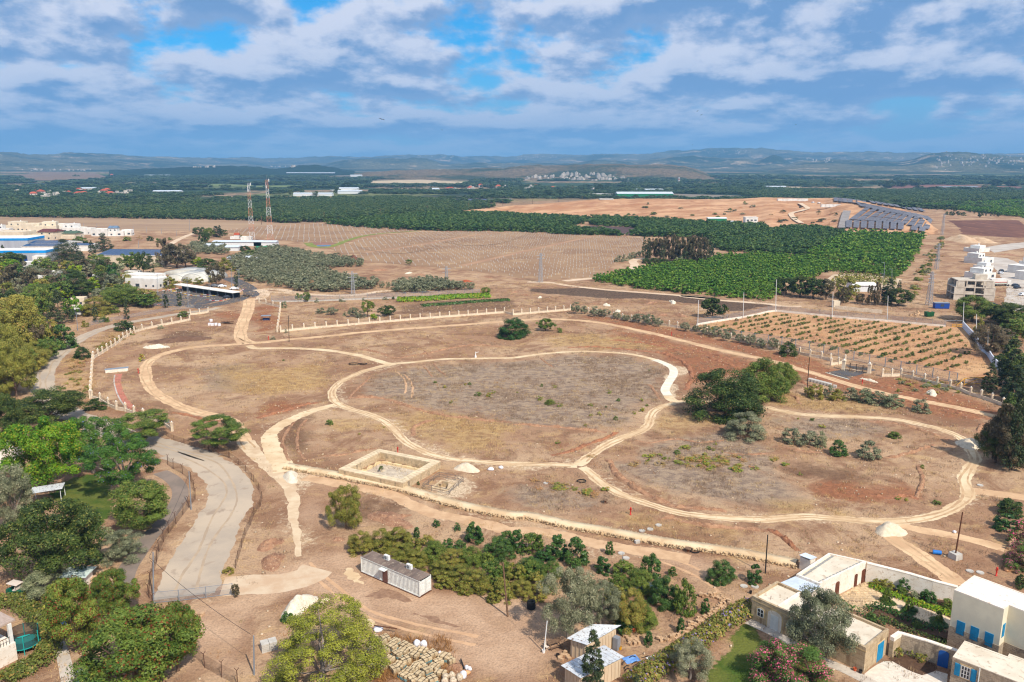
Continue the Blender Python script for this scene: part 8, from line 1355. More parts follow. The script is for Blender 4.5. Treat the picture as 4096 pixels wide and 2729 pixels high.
fill([(0,0),(330,0),(600,90),(420,200),(380,480),(360,640),(230,900),(0,980)],34,['euc','euc','mid','tree_dry','pom'],6,12,6,12,'tree in the yellow green belt along the shaded road','trees of the belt along the shaded road','b0')
fill([(2120,880),(2294,860),(2294,1300),(2240,1300),(2170,1050)],6,['round','cyp','mid'],4,7,6,11,'tree in the dark belt at the eastern edge','trees of the eastern dark belt','b3')
fill([(1500,60),(1600,20),(1728,40),(1728,230),(1680,200)],4,['round','cone','brown'],6,9,9,15,'tall dark tree shading the eastern track','tall dark trees shading the eastern track','c3')
fill([(1960,230),(2294,330),(2294,620),(2130,600),(1900,330)],10,['round','mid','tree_dry','pom'],6,10,4,8,'tree behind the white panel wall','trees behind the white panel wall','b3')
# ------------------------------------------------------------------ smaller things
# stone bundles on pallets
M_block=pm('sawn_stone',s2l(204,180,142),s2l(180,154,118),1.5,.9,.03,5,rnd=.1);M_strap=flat('strap_dark',(.05,.045,.04),.6);M_teal=pm('film_teal',s2l(70,140,150),s2l(120,160,160),2,.5)
BUN=[]
for k in range(4):
 m=MB();r=random.Random(k);nx_,ny_,nz_=3,2,2
 for a in range(nx_):
  for b in range(ny_):
   for c in range(nz_):m.box(((a-1)*.42+r.uniform(-.02,.02),(b-.5)*.5+r.uniform(-.03,.03),.12+c*.34),(.40,.47,.33+r.uniform(-.03,.03)*(c==1)),r.uniform(-.03,.03),(.95,.95))
 me=m.mesh('stone_blocks');me.materials.append(M_block);s=MB()
 for a in(-.3,.3):s.box((a,0,.13),(.05,1.06,.70))
 sm_=s.mesh('strap');sm_.materials.append(M_strap);p=MB();p.box((0,0,0),(1.3,1.05,.11));pm__=p.mesh('pallet');pm__.materials.append(M_wood);f=MB();f.box((0,0,.12),(1.29,1.03,.30));fm_=f.mesh('film');fm_.materials.append(M_teal);BUN.append((me,sm_,pm__,fm_))
bun=[(555,410),(710,460),(480,470),(860,510),(660,540),(970,570),(540,600),(1130,605),(830,610),(460,690),(740,660),(1000,680),(1290,660),(1480,700),(620,750),(870,760),(1190,740),(400,770),(1390,770),(780,830),(520,830),(1100,830),(1320,860),(1020,880),(700,900),(1210,920),(1420,950),(930,930),(860,990),(1080,980),(980,1050),(1290,1060),(1130,1090),(1570,740),(330,610),(400,420),(360,540)]
lang=FCn.rz
for i,(x,y)in enumerate(bun):
 me,s_,p_,f_=BUN[i%4];e=empty('stone_bundle',G('d3',x,y+45),lang+random.uniform(-.35,.35),'strapped bundle of cream stone blocks standing in dry weeds','stone bundle','strapped stone bundles behind the pine');e.scale=(random.uniform(.8,1.15),random.uniform(.8,1.15),random.uniform(.8,1.05));link('stone_blocks',me,parent=e);link('strap',s_,parent=e);link('pallet',p_,parent=e)
 if i%3==1:link('film',f_,parent=e)
M_bag=pm('bag_white',s2l(236,232,232),s2l(214,208,210),2,.7,.05,5);M_bagb=pm('bag_orange',s2l(226,170,120),s2l(206,150,104),2,.7,.04,5)
def bag(label,t,x,y,s,mat,group=None,tall=1.2):
 r=random.Random(int(x));V=[];n=10;prof=[(.35,0),(.48,.12),(.5,.4),(.44,.7),(.25,.92),(.12,1.02),(.02,1.0)]
 for q,z in prof:
  for i in range(n):a=6.283*i/n;k=1+.14*math.sin(a*3+r.random()*2)+.1*(r.random()-.5);V.append((q*k*math.cos(a)*s,q*k*math.sin(a)*s,z*tall*s*.8))
 F=[(k*n+i,k*n+(i+1)%n,(k+1)*n+(i+1)%n,(k+1)*n+i)for k in range(len(prof)-1)for i in range(n)];o=link('sack',npmesh('sack',V,F,True),mat,loc=G(t,x,y),rz=r.random()*6);return tag(o,label,'sack',group)
bag('tall white sack at the rear edge of the stone bundles','d3',1050,530,.95,M_bag);bag('white sack leaning beside the tall one','d3',1160,540,.95,M_bag);bag('crumpled clear plastic sack on the stone stack','d3',440,280,1.3,M_bag,None,.5);bag('small white sack between two stone bundles','d3',1410,670,.6,M_bag)
for i,(x,y)in enumerate([(1500,1040),(1600,1010),(1720,1040),(1490,1095),(1620,1090)]):bag('striped white sack at the corner of the stone bundles','d3',x,y+20,.9,pm('bag_striped',s2l(226,206,176),s2l(150,130,110),4,.8,stretch=(1,6,1)),'striped sacks by the stone bundles')
bag('white sack right of the striped sacks','d3',1780,1020,.9,M_bag);bag('orange sack above the striped sacks','d3',1840,960,.8,M_bagb,None,.6);bag('small white sack at the black beam','d3',1830,890,.55,M_bag);bag('second small white sack at the black beam','d3',1880,905,.5,M_bag)
e=MB();a,b=G('d3',1790,900),G('d3',1740,770);e.tube((a.x,a.y,.2),(b.x,b.y,.35),.1,.1,6);tag(e.build('beam',M_iron),'black beam leaning at the stone bundles','beam');e=MB();a,b=G('d3',380,290),G('d3',740,340);e.tube((a.x,a.y,.8),(b.x,b.y,.8),.08,.08,6);tag(e.build('beam',M_rust),'rusty beam across the rear stone stack','beam')
mound('rubble_heap','flat grey brown rubble heap beside the stone bundles','d3',1640,880,300,60,M_hearth,44,.5,asp=.7);bag('pallet stack of pale slabs left of the pine','c1',85,1350,.01,M_bag).name='tmpx';bpy.data.objects.remove(bpy.data.objects['tmpx'])
e=empty('slab_stack',G('c1',88,1345),.5,'stack of pale concrete slabs beside the pine','stack')
for k in range(5):
 for j in range(2):MB().box(((j-.5)*1.0,0,k*.24),(.95,1.2,.21),random.uniform(-.03,.03)).build('slab',M_conc2,e)
# tyres, picnic table, chair, buckets, fridge by the sheds
tm=MB()
for i in range(16):
 a0,a1=6.283*i/16,6.283*(i+1)/16
 for j in range(8):
  b0,b1=6.283*j/8,6.283*(j+1)/8;f=lambda a,b:((.38+.14*math.cos(b))*math.cos(a),(.38+.14*math.cos(b))*math.sin(a),.14+.14*math.sin(b));tm.add([f(a0,b0),f(a1,b0),f(a1,b1),f(a0,b1)],[(0,1,2,3)])
TYRE=tm.mesh('tyre',True);TYRE.materials.append(MATS['tyre'])
g=G('d1',490,330)
for i in range(4):o=link('tyre',TYRE,loc=(g.x,g.y,i*.27));o.scale=[1.2]*3;tag(o,f'black tyre, {ordw(i)} from the ground in the stack by the big olive','tyre','stack of black tyres')
g=G('d1',840,930);e=empty('picnic_table',g,.5,'grey wooden picnic table under the big olive','table')
for k in range(4):MB().box((0,(k-1.5)*.2,.74),(1.9,.18,.05)).build('top_board',M_wood,e)
for sg in(-1,1):MB().box((0,sg*.75,.43),(1.9,.26,.05)).build('bench',M_wood,e)
for dx in(-.7,.7):
 for sg in(-1,1):m=MB();m.tube((dx,sg*.75,0),(dx,sg*.2,.73),.05,.05,5);m.build('leg',M_wood,e)
 MB().box((dx,0,.38),(.06,1.5,.08)).build('cross_beam',M_wood,e)
g=G('d1',730,975);e=empty('plastic_chair',g,.9,'pale plastic chair beside the post in the bucket','chair');M_pl=flat('plastic_cream',s2l(224,206,190),.5);MB().box((0,0,.42),(.46,.46,.04)).build('seat',M_pl,e);MB().box((0,.23,.44),(.46,.05,.5)).build('backrest',M_pl,e)
for dx in(-.2,.2):
 for dy in(-.2,.2):MB().cyl((dx,dy,0),.025,.42,6).build('leg',M_pl,e)
for t,x,y,mat,lb in[('d1',685,1025,M_capw,'white bucket holding the pale post'),('d1',905,1090,M_iron,'black bucket near the tin shed door'),('d1',1885,975,M_yel,'yellow canister at the upper tin shed corner'),('d1',1980,740,M_galv,'grey bucket beside the boulder heap'),('d1',2105,700,flat('clay',s2l(196,96,60),.8),'terracotta planter beside the boulder heap'),('c2',1610,970,M_iron,'black bucket behind the stone house corner'),('d2',1195,1470,M_iron,'dark flower pot at the stone house corner'),('d2',1135,1445,flat('clay',s2l(196,96,60),.8),'small clay pot at the stone house corner')]:
 e=MB();e.lathe((0,0,0),[(.17,0),(.22,.42),(.2,.42),(.16,.06)],10);tag(e.build('bucket',mat,None,G(t,x,y)),lb,'bucket')
g=G('d1',1815,985);e=empty('cabinet',(g.x+.1,g.y+.2,0),F1 .rz,'grey metal cabinet against the upper tin shed','cabinet');MB().box((0,0,0),(.75,.7,1.75)).build('body',M_galv,e);MB().box((0,-.36,.1),(.7,.03,1.55)).build('door',M_galv,e)
for i,(x,y)in enumerate([(940,1110),(990,1080),(1050,1090),(1030,1030),(960,1150),(1080,1130)]):o=link('scrap',BO[i%6],loc=G('d1',x,y));o.scale=(1.0,.7,.8);tag(o,'dark scrap lump in front of the tin sheds','scrap','scrap in front of the tin sheds')
for t,x,y,w_,h_,mat,lb in[('d1',2060,1130,2.0,1.4,pm('tarp_blue',s2l(120,160,214),s2l(96,140,200),1.5,.5),'light blue tarp with rusty lid behind the sheds'),('c2',830,945,7.0,2.2,pm('tarp_deep',s2l(84,108,150),s2l(60,84,130),1.2,.6),'long dark blue tarp among the citrus trees'),('c2',970,1395,2.6,.6,M_capw,'white plastic pipe bundle near the hedge'),('c0',400,1180,1.9,1.2,MATS['tarp_blue'],'striped blue towel on the footpath edge'),('c2',1395,1120,.7,.5,M_bag,'white rag on the boulder wall')]:
 g=G(t,x,y);n=8;V=[((i/n-.5)*w_,(j/n-.5)*h_,.03+.16*random.random()*(0<i<n and 0<j<n))for j in range(n+1)for i in range(n+1)];F=[(j*(n+1)+i,j*(n+1)+i+1,(j+1)*(n+1)+i+1,(j+1)*(n+1)+i)for j in range(n)for i in range(n)];tag(link('tarp',npmesh('tarp',V,F,True),mat,loc=g,rz=.4),lb,'tarp')
for i,pp in enumerate(([(1920,1230),(2000,1130),(2150,1105),(2354,1110)],[(1950,1290),(2050,1210),(2200,1200),(2290,1240)],[(1960,1330),(2060,1260),(2200,1225)])):m=MB();m.path([(p.x,p.y,.12+.2*math.sin(k))for k,p in enumerate(smooth(L('d1',pp),5))],.05,5);tag(m.build('hose',M_iron),('longest','middle','shortest')[i]+' black hose lying behind the lower tin shed','hose')
# hydrants, manholes, barrel, spools, blocks
hy=MB();hy.lathe((0,0,0),[(.16,0),(.16,.06),(.09,.08),(.09,1.0),(.13,1.02),(.13,1.12),(.08,1.25),(.02,1.28)],10);hy.tube((-.22,0,.85),(.22,0,.85),.06,.06,8);HYD=hy.mesh('hydrant',True);HYD.materials.append(flat('hydrant_red',s2l(206,50,34),.45))
for t,x,y,lb in[('c2',800,438,'red hydrant beside the gravel path bend'),('c3',1540,850,'red hydrant behind the cream house'),('d5',752,122,'red hydrant behind the stone pool'),('b0',1240,768,'red hydrant next to the western loop track'),('d6',535,420,'red hydrant near the iron gate'),('b2',1430,432,'red hydrant beside the far dirt track'),('b1',112,470,'red hydrant by the sandy junction track')]:o=link('hydrant',HYD,loc=G(t,x,y));o.scale=(1.15,1.15,1.15);tag(o,lb,'hydrant')
mh=MB();mh.cyl((0,0,0),.55,.12,18);mh.cyl((0,0,.12),.45,.03,18);MH=mh.mesh('manhole_cover');MH.materials.append(M_conc2)
for t,x,y,lb in[('c2',230,225,'concrete manhole lid in the dry meadow'),('c2',878,548,'first manhole lid below the dry bush'),('c2',932,537,'manhole lid in the middle of three'),('c2',990,510,'last manhole lid of three'),('c2',1565,922,'manhole lid near the stone house'),('c2',1640,925,'second manhole lid near the stone house'),('c2',738,700,'manhole lid by the young sapling'),('c2',770,732,'lower manhole lid by the thin metal post'),('c3',1362,820,'manhole lid behind the cream house'),('c3',1432,830,'second manhole lid behind the cream house'),('c3',1432,240,'manhole lid beside the eastern track')]:tag(link('manhole_cover',MH,loc=G(t,x,y)),lb,'manhole')
m=MB();m.tube((-.6,0,.35),(.6,0,.35),.34,.34,16);
for x in(-.35,0,.35):m.tube((x-.03,0,.35),(x+.03,0,.35),.36,.36,16)
tag(m.build('barrel',flat('barrel_blue',s2l(40,120,200),.45),None,G('c3',1140,705),-.3),'blue plastic barrel lying near the pole block','barrel')
for t,x,y,lb in[('c2',1187,688,'wooden cable spool on the worn track'),('c2',628,358,'small wooden cable spool in the dry meadow')]:
 e=empty('cable_spool',G(t,x,y),.3,lb,'cable spool');[MB().cyl((0,0,z),.5,.07,16).build('flange',M_wood,e)for z in(0,.6)];MB().cyl((0,0,.07),.24,.53,12).build('core',M_rust,e)
for i in range(7):g=G('b3',378+i*29,838+i*7.5);tag(MB().box((0,0,0),(1.0,1.4,.75)).build('concrete_block',M_conc2,None,g,-.6),f'{ordw(i)} grey concrete block from the black pole','block','row of grey concrete blocks')
tag(MB().box((0,0,0),(.9,.9,.8)).build('concrete_block',M_conc2,None,G('b3',598,900),-.6),'single concrete block apart from the row','block')
tag(MB().box((0,0,0),(.8,.6,.45)).build('concrete_block',M_conc2,None,G('c2',845,628),.3),'small concrete block on the worn track','block')
# planter wall and red footpath in the west
ga,gb=G('b0',945,770),G('b0',1150,750);Fp=Frame(ga,gb);e=empty('concrete_planter',ga,Fp.rz,'pale concrete retaining box at the end of the red path','retaining wall');l_=(gb-ga).length;MB().box((l_/2,.3,0),(l_,.5,.9)).build('wall',M_wash,e);MB().box((l_/2,.9,.9),(l_+.3,1.6,.14)).build('lid',M_galv,e)
ribbon('red_path',L('b0','1065 775 1050 830 1060 900 1080 960 1120 1020 1180 1085 1205 1120'),2.0,pm('path_red',s2l(190,122,100),s2l(174,108,88),.8,.9,world=True),.03,.12,.8,label='reddish footpath below the concrete retaining box',seed=91);ribbon('kerb',L('b0','1030 785 1022 840 1036 910 1062 980 1105 1050 1150 1100'),.35,M_conc2,.06,.03,.8,label='pale edge of the reddish footpath',seed=92)
e=empty('info_board',G('b0',1500,1240),.2,'grey metal sign frame at the pillar wall end','sign');[MB().cyl((x,0,0),.04,1.5,6).build('post',M_galv,e)for x in(-.5,.5)];MB().box((0,0,.7),(1.1,.08,.8)).build('board',M_galv,e)
e=empty('shade_roof',G('b1',92,295),.1,'small tin shade roof with clutter inside the wall','shelter');[MB().cyl((x,y,0),.05,1.9,6).build('post',M_rust,e)for x in(-1.6,1.6)for y in(-1,1)];MB().box((0,0,1.9),(3.8,2.6,.08)).build('roof',M_galv,e);MB().box((0,.3,0),(2.6,.8,.9)).build('workbench',flat('bench_blue',s2l(40,60,110),.6),e)
for i,(x,y)in enumerate([(1880,340),(1905,342),(1935,340),(1965,345),(1890,305)]):tag(MB().box((0,0,0),(1.0,1.0,.9)).build('water_cube',M_bag,None,G('b0',x,y),.2*i),f'{ordw(i)} white building sack beside the stacked boards','sack','white building sacks beside the stacked boards')
e=empty('board_stack',G('b0',2035,325),.3,'untidy stack of dark boards and frames near the entrance track','stack')
for i in range(9):MB().box((random.uniform(-1.5,1.5),random.uniform(-.8,.8),i*.12),(2.6,.7,.09),random.uniform(-.6,.6)).build('board',random.choice((M_iron,M_rust,M_wood)),e)
for i in range(9):a=G('b0',1895+i*14,428-i*6);m=MB();m.tube((0,0,0),(.4,1.2,1.5),.03,.03,4);m.tube((.25,0,0),(.65,1.2,1.5),.03,.03,4);tag(m.build('steel_rod',M_rusty,None,a),f'{ordw(i)} rusty rod bundle leaning beside the dark soil bed','rods','rusty rods beside the dark soil bed')
m=MB();m.lathe((0,0,0),[(.35,0),(.3,.5),(.12,.9),(.1,1.5),(.03,2.0)],8);m.tube((0,0,1.6),(1.2,0,1.9),.12,.05,6);tag(m.build('wrapped_fixture',M_capw,None,G('b1',1968,628)),'white wrapped fixture on the northern gravel path','fixture')
for t,x,y,r_,lb in[('c2',470,215,.9,'coil of black pipe beside the gravel fork'),('c2',1235,690,.7,'loose coil of cable next to the wooden spool'),('b1',880,690,1.6,'black pipe loops lying in the western meadow'),('b1',960,690,1.2,'second black pipe loop in the western meadow')]:
 m=MB();pts=[(r_*(1+.1*math.sin(k*1.7))*math.cos(k*.35),r_*.8*math.sin(k*.35),.08+.004*k)for k in range(52)];m.path(pts,.05,4);tag(m.build('pipe_coil',M_iron,None,G(t,x,y)),lb,'pipe')
bag('white material sacks beside the gravel path','c1',1585,135,1.3,M_bag,None,.5);bag('second white material sack beside the gravel path','c1',1655,125,1.0,M_bag,None,.7);bag('pinkish building sack behind the cream house','c3',1615,815,1.0,M_bagb,None,.7);bag('white vessel beside the faint track','c3',1258,560,.6,M_bag,None,.9)
# bottom left: terrace house, trampoline, golf carts, hedges
ha,hb=G('d4',235,1270),G('d4',-20,1400);Fh=Frame(hb,ha);e=empty('terrace_house',hb,Fh.rz,'white terrace house corner with tiled porch roof','house');lh=(ha-hb).length;hz_=HT('d4',235,1270,205,1040);MB().box((lh/2-3,2.5,-.2),(lh+6,5,hz_+.2)).build('terrace_wall',M_wash,e);MB().box((lh-.3,.3,hz_),(.4,.4,2.6)).build('porch_post',M_frame,e);MB().box((lh/2-3,3.0,hz_+2.6),(lh+7,5.5,.22)).build('porch_roof',pm('tile_grey',s2l(186,164,148),s2l(168,146,130),1,.8,stretch=(6,1,1)),e)
for i in range(12):MB().box((lh-.6-i*.35,.15,hz_),(.04,.04,.9)).build('baluster',M_iron,e)
MB().box((lh-2.6,.15,hz_+.9),(4.6,.07,.06)).build('handrail',M_wood,e);ha2=G('c0',20,60);villa('roofed_house','house with sloping tiled roof at the picture edge','c0',-20,150,240,10,M_wash,.4,0,.9,seed=120);pg=G('c0',330,345);e=empty('pergola_roof',pg,.35,'white slatted pergola roof on the lawn','pergola')
for i in range(12):MB().box(((i-5.5)*.45,0,2.4+.02*i),(.44,3.2,.05)).build('roof_slat',M_tin,e)
for x in(-2.4,2.4):
 for y in(-1.9,1.9):MB().cyl((x,y,0),.06,2.4,6).build('post',M_frame,e)
tg=G('d4',330,1120);e=empty('trampoline',tg,0,'round trampoline with turquoise rim and dark safety net','trampoline');M_turq=flat('turquoise',s2l(40,170,160),.5);M_net=mesh_mat('safety_net',(.03,.03,.03),.62);m=MB();m.lathe((0,0,.75),[(1.5,0),(1.85,.0),(1.85,.08),(1.5,.08)],24);m.build('rim_pad',M_turq,e);MB().cyl((0,0,.76),1.5,.03,24).build('mat',M_iron,e)
vs=[(1.8*math.cos(6.283*i/24),1.8*math.sin(6.283*i/24),z)for z in(.85,2.5)for i in range(24)];m=MB();m.add(vs,[(i,(i+1)%24,24+(i+1)%24,24+i)for i in range(24)]);m.build('net',M_net,e)
for i in range(6):a=6.283*i/6;m=MB();m.tube((1.85*math.cos(a),1.85*math.sin(a),0),(1.85*math.cos(a),1.85*math.sin(a),2.55),.06,.06,6);m.build('pole',M_turq,e)
m=MB();[m.tube((1.8*math.cos(6.283*i/24),1.8*math.sin(6.283*i/24),2.5),(1.8*math.cos(6.283*(i+1)/24),1.8*math.sin(6.283*(i+1)/24),2.5),.03,.03,4,False)for i in range(24)];m.build('top_ring',M_iron,e)
m=MB();m.ball((0,0,.12),.13,10,6);tag(m.build('ball',flat('ball_blue',s2l(150,196,206),.4),None,G('d4',270,1325),smooth=True),'pale blue ball on the dry grass by the hedge','ball');m=MB();m.ball((0,0,.15),.35,10,5,.4);tag(m.build('toy',M_yel,None,G('d4',15,1505),smooth=True),'yellow plastic toy at the picture edge','toy')
def golfcart(label,t,x,y,rz,body):
 e=empty('golf_cart',G(t,x,y),rz,label,'golf cart');m=MB();m.box((0,0,.35),(2.3,1.15,.12));m.box((.95,0,.47),(.5,1.1,.45),0,(.6,.95));m.box((-.75,0,.47),(.85,1.15,.42));m.build('body',body,e);MB().box((-.35,0,.85),(.5,1.05,.14)).build('seat',M_pl,e);MB().box((-.65,0,.95),(.12,1.05,.5)).build('backrest',M_pl,e);MB().box((-.15,0,1.85),(1.9,1.25,.1),0,(.95,.93)).build('canopy',M_pl,e)
 for sx in(-1.0,.65):
  for sy in(-.52,.52):m=MB();m.tube((sx,sy,.5),(sx+(.1 if sx>0 else.2),sy,1.85),.025,.025,5);m.build('canopy_post',M_iron,e)
 for sx in(-.75,.8):
  for sy in(-.55,.55):m=MB();m.tube((sx,sy-.1,.24),(sx,sy+.1,.24),.24,.24,12);m.build('wheel',MATS['tyre'],e)
 m=MB();m.tube((.35,.25,.75),(.1,.25,1.1),.02,.02,5);m.build('steering_column',M_iron,e)
golfcart('green golf cart with cream canopy beside the huge dark tree','d4',205,420,2.8,flat('cart_green',s2l(20,96,72),.4));golfcart('blue grey golf cart under the tree with red pods','d4',1120,1600,1.1,flat('cart_blue',s2l(130,160,190),.4));shed('d4',985,330,230,1.9,'small shed with pale green sheet roof by the lemon shrub',(M_wash,flat('sheet_mint',s2l(206,218,206),.5)),'garden_shed',2.2)
leafy('hedge',L('d4','-40 560 120 545 260 570 380 660 500 760 600 880 640 1020 650 1150 610 1260 480 1370 330 1440 180 1520 80 1590'),2.9,1.5,'hedge','thick curved olive green hedge beside the trampoline',75,.17,seed=21)
leafy('hedge',L('c2','1600 1085 1500 1140 1400 1210 1300 1280 1200 1350 1100 1420 1000 1480 900 1550 820 1620'),3.0,1.7,'hedge','long flowering hedge between garden and lawn',85,.17,seed=22,fl=.07)
leafy('hedge',L('c0','700 560 760 600 830 640'),2.0,1.0,'grey','low grey hedge beside the lane',60,.16,seed=23)
patch('sand_bed',L('d4','270 500 430 470 500 480 640 700 720 770 640 760 480 600'),pm('mulch',s2l(176,128,92),s2l(156,108,78),1,.95,world=True),.012,.05,1,label='mulched bed beside the concrete footpath');ribbon('footpath',L('d4','330 500 430 430 520 385'),1.3,M_cpave,.03,.03,.6,label='short concrete branch of the footpath',seed=93)
# crops behind the pillar wall
leafy('maize_strip',L('b1','1270 122 1500 116 1800 95 2090 85'),8.0,1.7,'bright','bright green maize strip behind the pillar wall',9,.4,'crop',31);leafy('vegetable_strip',L('b1','1490 168 1750 150 2000 130 2260 118'),4.5,.8,'citrus','dark green vegetable strip behind the pillar wall',10,.35,'crop',32)
# young bushes in the tilled plot
pa,pb=G('b3',490,515),G('b3',1268,330);an=math.atan2(pb.y-pa.y,pb.x-pa.x);PLOT=L('b3','-40 235 300 260 1000 315 1560 360 1700 400 1820 560 1780 680 1640 760 900 640 0 445 -560 375');yb_=rowpts(PLOT,2.0,an,.1,5.2,41);yb_=yb_[np.random.default_rng(3).random(len(yb_))<.8];yb_=yb_[np.argsort(np.hypot(yb_[:,0],yb_[:,1]))]
last=None
for i,p in enumerate(yb_[:290]):
 k='bush' if i%4 else 'dbush';o=link('young_bush',proto(k,2,i%3,True)[0],loc=(p[0],p[1],.012),rz=random.random()*6);s=random.uniform(.7,1.5);o.scale=(s,s,s*.75);tag(o,'young bush in the rows of the tilled plot','bush','young bushes in rows on the tilled plot');last=o
if len(yb_)>290:scatter('young_bushes',yb_[290:],last,(1.0,.8),'more young bushes at the back of the tilled plot',5,.4)
# strips of darker turned earth between those rows
for i in range(-13,14):
 c=(pa+pb)/2+Vector((-math.sin(an),math.cos(an),0))*(i*5.2+1.0);d=Vector((math.cos(an),math.sin(an),0));seg=[c+d*u for u in np.arange(-75,75,2.5)];seg=[s for s in seg if inpoly(PLOT,np.array([s.x]),np.array([s.y]))[0]]
 if len(seg)>4:ribbon('furrow',seg[::3]+[seg[-1]],1.9,pm('furrow_soil',s2l(172,124,88),s2l(188,144,104),.4,.95,.05,4,world=True),.020,.4,1.5,label=f'{ordw(i+13)} strip of turned soil in the tilled plot',seed=100+i)
# birds
bm_=MB();bm_.add([(0,-.25,0),(.06,0,.04),(0,.3,.02),(-.06,0,.04),(.6,.05,.22),(1.05,-.1,.12),(-.6,.05,.22),(-1.05,-.1,.12)],[(0,1,2,3),(1,4,2),(1,4,5),(3,6,2),(3,6,7)]);bm_.tube((0,-.25,.0),(0,.32,.02),.06,.03,6);BIRD=bm_.mesh('bird');BIRD.materials.append(M_iron)
for i,(x,y,D_)in enumerate([(1527,478,130),(1768,520,300),(2790,445,300),(2806,460,300),(2770,580,420),(3183,498,380),(3480,130,420)]):r=ray(x,y).normalized();p=Vector((0,0,CAMH))+r*D_;o=link('bird',BIRD,loc=p,rz=i*1.3);o.rotation_euler=(.5,.3,i*1.1);o.scale=[.5]*3;tag(o,['dark bird gliding in the middle of the sky','small dark bird above the plain','small dark bird over the eastern hills','second small dark bird over the eastern hills','tiny dark bird above the town','tiny dark bird over the far eastern sky','tiny dark bird high in the clouds'][i],'bird')
# ------------------------------------------------------------------ dry grass, weeds and pebbles as loose cover
def tuft(name,n,h,spread,mat,seed,w_=.03):
 r=np.random.default_rng(seed);V=[];F=[]
 for i in range(n):a=r.random()*6.28;p=np.array([r.normal()*spread*.5,r.normal()*spread*.5,0]);t=np.array([math.cos(a),math.sin(a),0]);k=np.array([r.normal()*.35,r.normal()*.35,1])*h*r.uniform(.5,1.2);V+=[p-t*w_,p+t*w_,p+k];F.append((3*i,3*i+1,3*i+2))
 me=npmesh(name,V,F);me.materials.append(mat);return me
TM=[pm('straw_pale',s2l(206,176,124),s2l(186,152,104),3,.9,rnd=.2),pm('straw_grey',s2l(168,142,116),s2l(140,116,96),3,.9,rnd=.25),pm('straw_rust',s2l(170,124,72),s2l(150,106,64),3,.9,rnd=.2),pm('weed_dull',s2l(112,108,62),s2l(136,124,74),3,.9,rnd=.25)]
def cover(name,mask,n,me,sc,label,seed,thr=.3):
 r=np.random.default_rng(seed);ix=(GX>-262)&(GX<262);iy=(GY>74)&(GY<425);sub=mask[np.ix_(iy,ix)];gx,gy=GX[ix],GY[iy];dd=fbm(gx[None,:]/6+gy[:,None]*0,gy[:,None]/6+gx[None,:]*0,seed,4);pr=np.clip(sub-thr,0,1)*np.clip((dd-.38)*4,.02,1);pr=pr.ravel();pr/=pr.sum();k=r.choice(len(pr),n,p=pr);j,i=np.divmod(k,len(gx));X=gx[i]+r.uniform(-.6,.6,n);Y=gy[j]+r.uniform(-.6,.6,n);keep=np.ones(n,bool)
 for P,w_ in((P_loopW,2.6),(P_white,1.8),(P_white2,1.9),(P_north,1.5),(P_conc,1.7),(P_up,2.0),(P_dirt,2.4),(P_link,2.4),(P_stone,1.2),(P_road,3.2),(P_road2,4.6),(P_lane,1.8),(P_access,3),(P_e1,2),(P_e2,1.8),(P_e3,2)):keep&=dseg(P,X,Y)>w_
 p0=np.stack([X,Y],1)[keep];src=link(name,me,loc=(p0[0,0],p0[0,1],0));tag(src,label+', a single tuft',None,None,'stuff');src.scale=(sc,sc,sc);scatter(name,p0[1:],src,(sc,sc),label,seed,.5,None,.4)
mU=np.clip(1-mY-mL-mP-mB,0,1)*.45
cover('dry_grass',np.maximum(mW,mU*.75),30000,tuft('dry_grass',16,.5,.8,TM[1],1),1.0,'grey brown dry weeds over the meadow',51,.12);cover('dry_grass',np.maximum(mG,mU*.6),24000,tuft('dry_grass',16,.4,.8,TM[0],2),1.0,'straw coloured dry grass over the meadow',52,.12);cover('dry_grass',np.maximum(mW*.6,mU*.8),5000,tuft('dry_grass',14,.35,.7,TM[2],3),1.0,'rusty dry weeds in patches',53,.1);cover('weeds',np.maximum(mG*.4,mU),2200,tuft('weeds',16,.3,.7,TM[3],4),1.0,'dull green weeds in patches',54,.1)
V,F=stonebits([(0,0,.05)],.12,3,0);pbm=npmesh('pebbles',V,F);pbm.materials.append(pm('pebble',s2l(206,184,156),s2l(180,152,122),2,.95,rnd=.2));cover('pebbles',np.maximum(mR,np.maximum(mD,mU)),5000,pbm,1.0,'scattered pale stones on bare soil',55,.1)
# rust coloured low scrub in the eastern loop
for i in range(60):x,y=random.gauss(1280,230),random.gauss(85,32);plant_at('scrub',('broom','dry')[i%2],G('c2',x,y),random.uniform(1.2,2.8),random.uniform(.35,.7),'low rust and green scrub inside the eastern loop','scrub','low scrub inside the eastern loop',lod=2)
for i in range(26):x,y=random.choice([(150,210),(520,290),(300,260)]);plant_at('scrub',('broom','dry')[i%2],G('c2',x+random.gauss(0,60),y+random.gauss(0,16)),random.uniform(1.0,2.2),random.uniform(.3,.6),'low yellowish scrub beside the gravel fork','scrub','low scrub beside the gravel fork',lod=2)
for i in range(40):plant_at('scrub',('dry','broom','gbush')[i%3],G('b3',random.uniform(1150,1700),random.gauss(900,40)),random.uniform(1.0,2.6),random.uniform(.4,1.0),'dry scrub along the foot of the boundary wall','scrub','dry scrub along the boundary wall',lod=2)
for i in range(70):x=random.uniform(1340,1640);y=900+(1640-x)*1.6+random.gauss(0,60);plant_at('scrub',('dry','broom','bush','gbush')[i%4],G('a3',min(x,1600),max(930,min(y,1480))),random.uniform(2,5),random.uniform(.8,2.2),'dry scrub on the strip under the power line','scrub','dry scrub under the power line',lod=2)
for i in range(40):g=G('b0',random.uniform(850,1190),random.uniform(385,600));plant_at('scrub',('dry','dry','broom')[i%3],G('b0',*[(lambda u:(850+u*330+random.gauss(0,25),570-u*180+random.gauss(0,20)))(random.random())][0]),random.uniform(1.2,2.6),random.uniform(.5,1.1),'straw coloured scrub outside the pillar wall','scrub','straw scrub outside the pillar wall',lod=2)
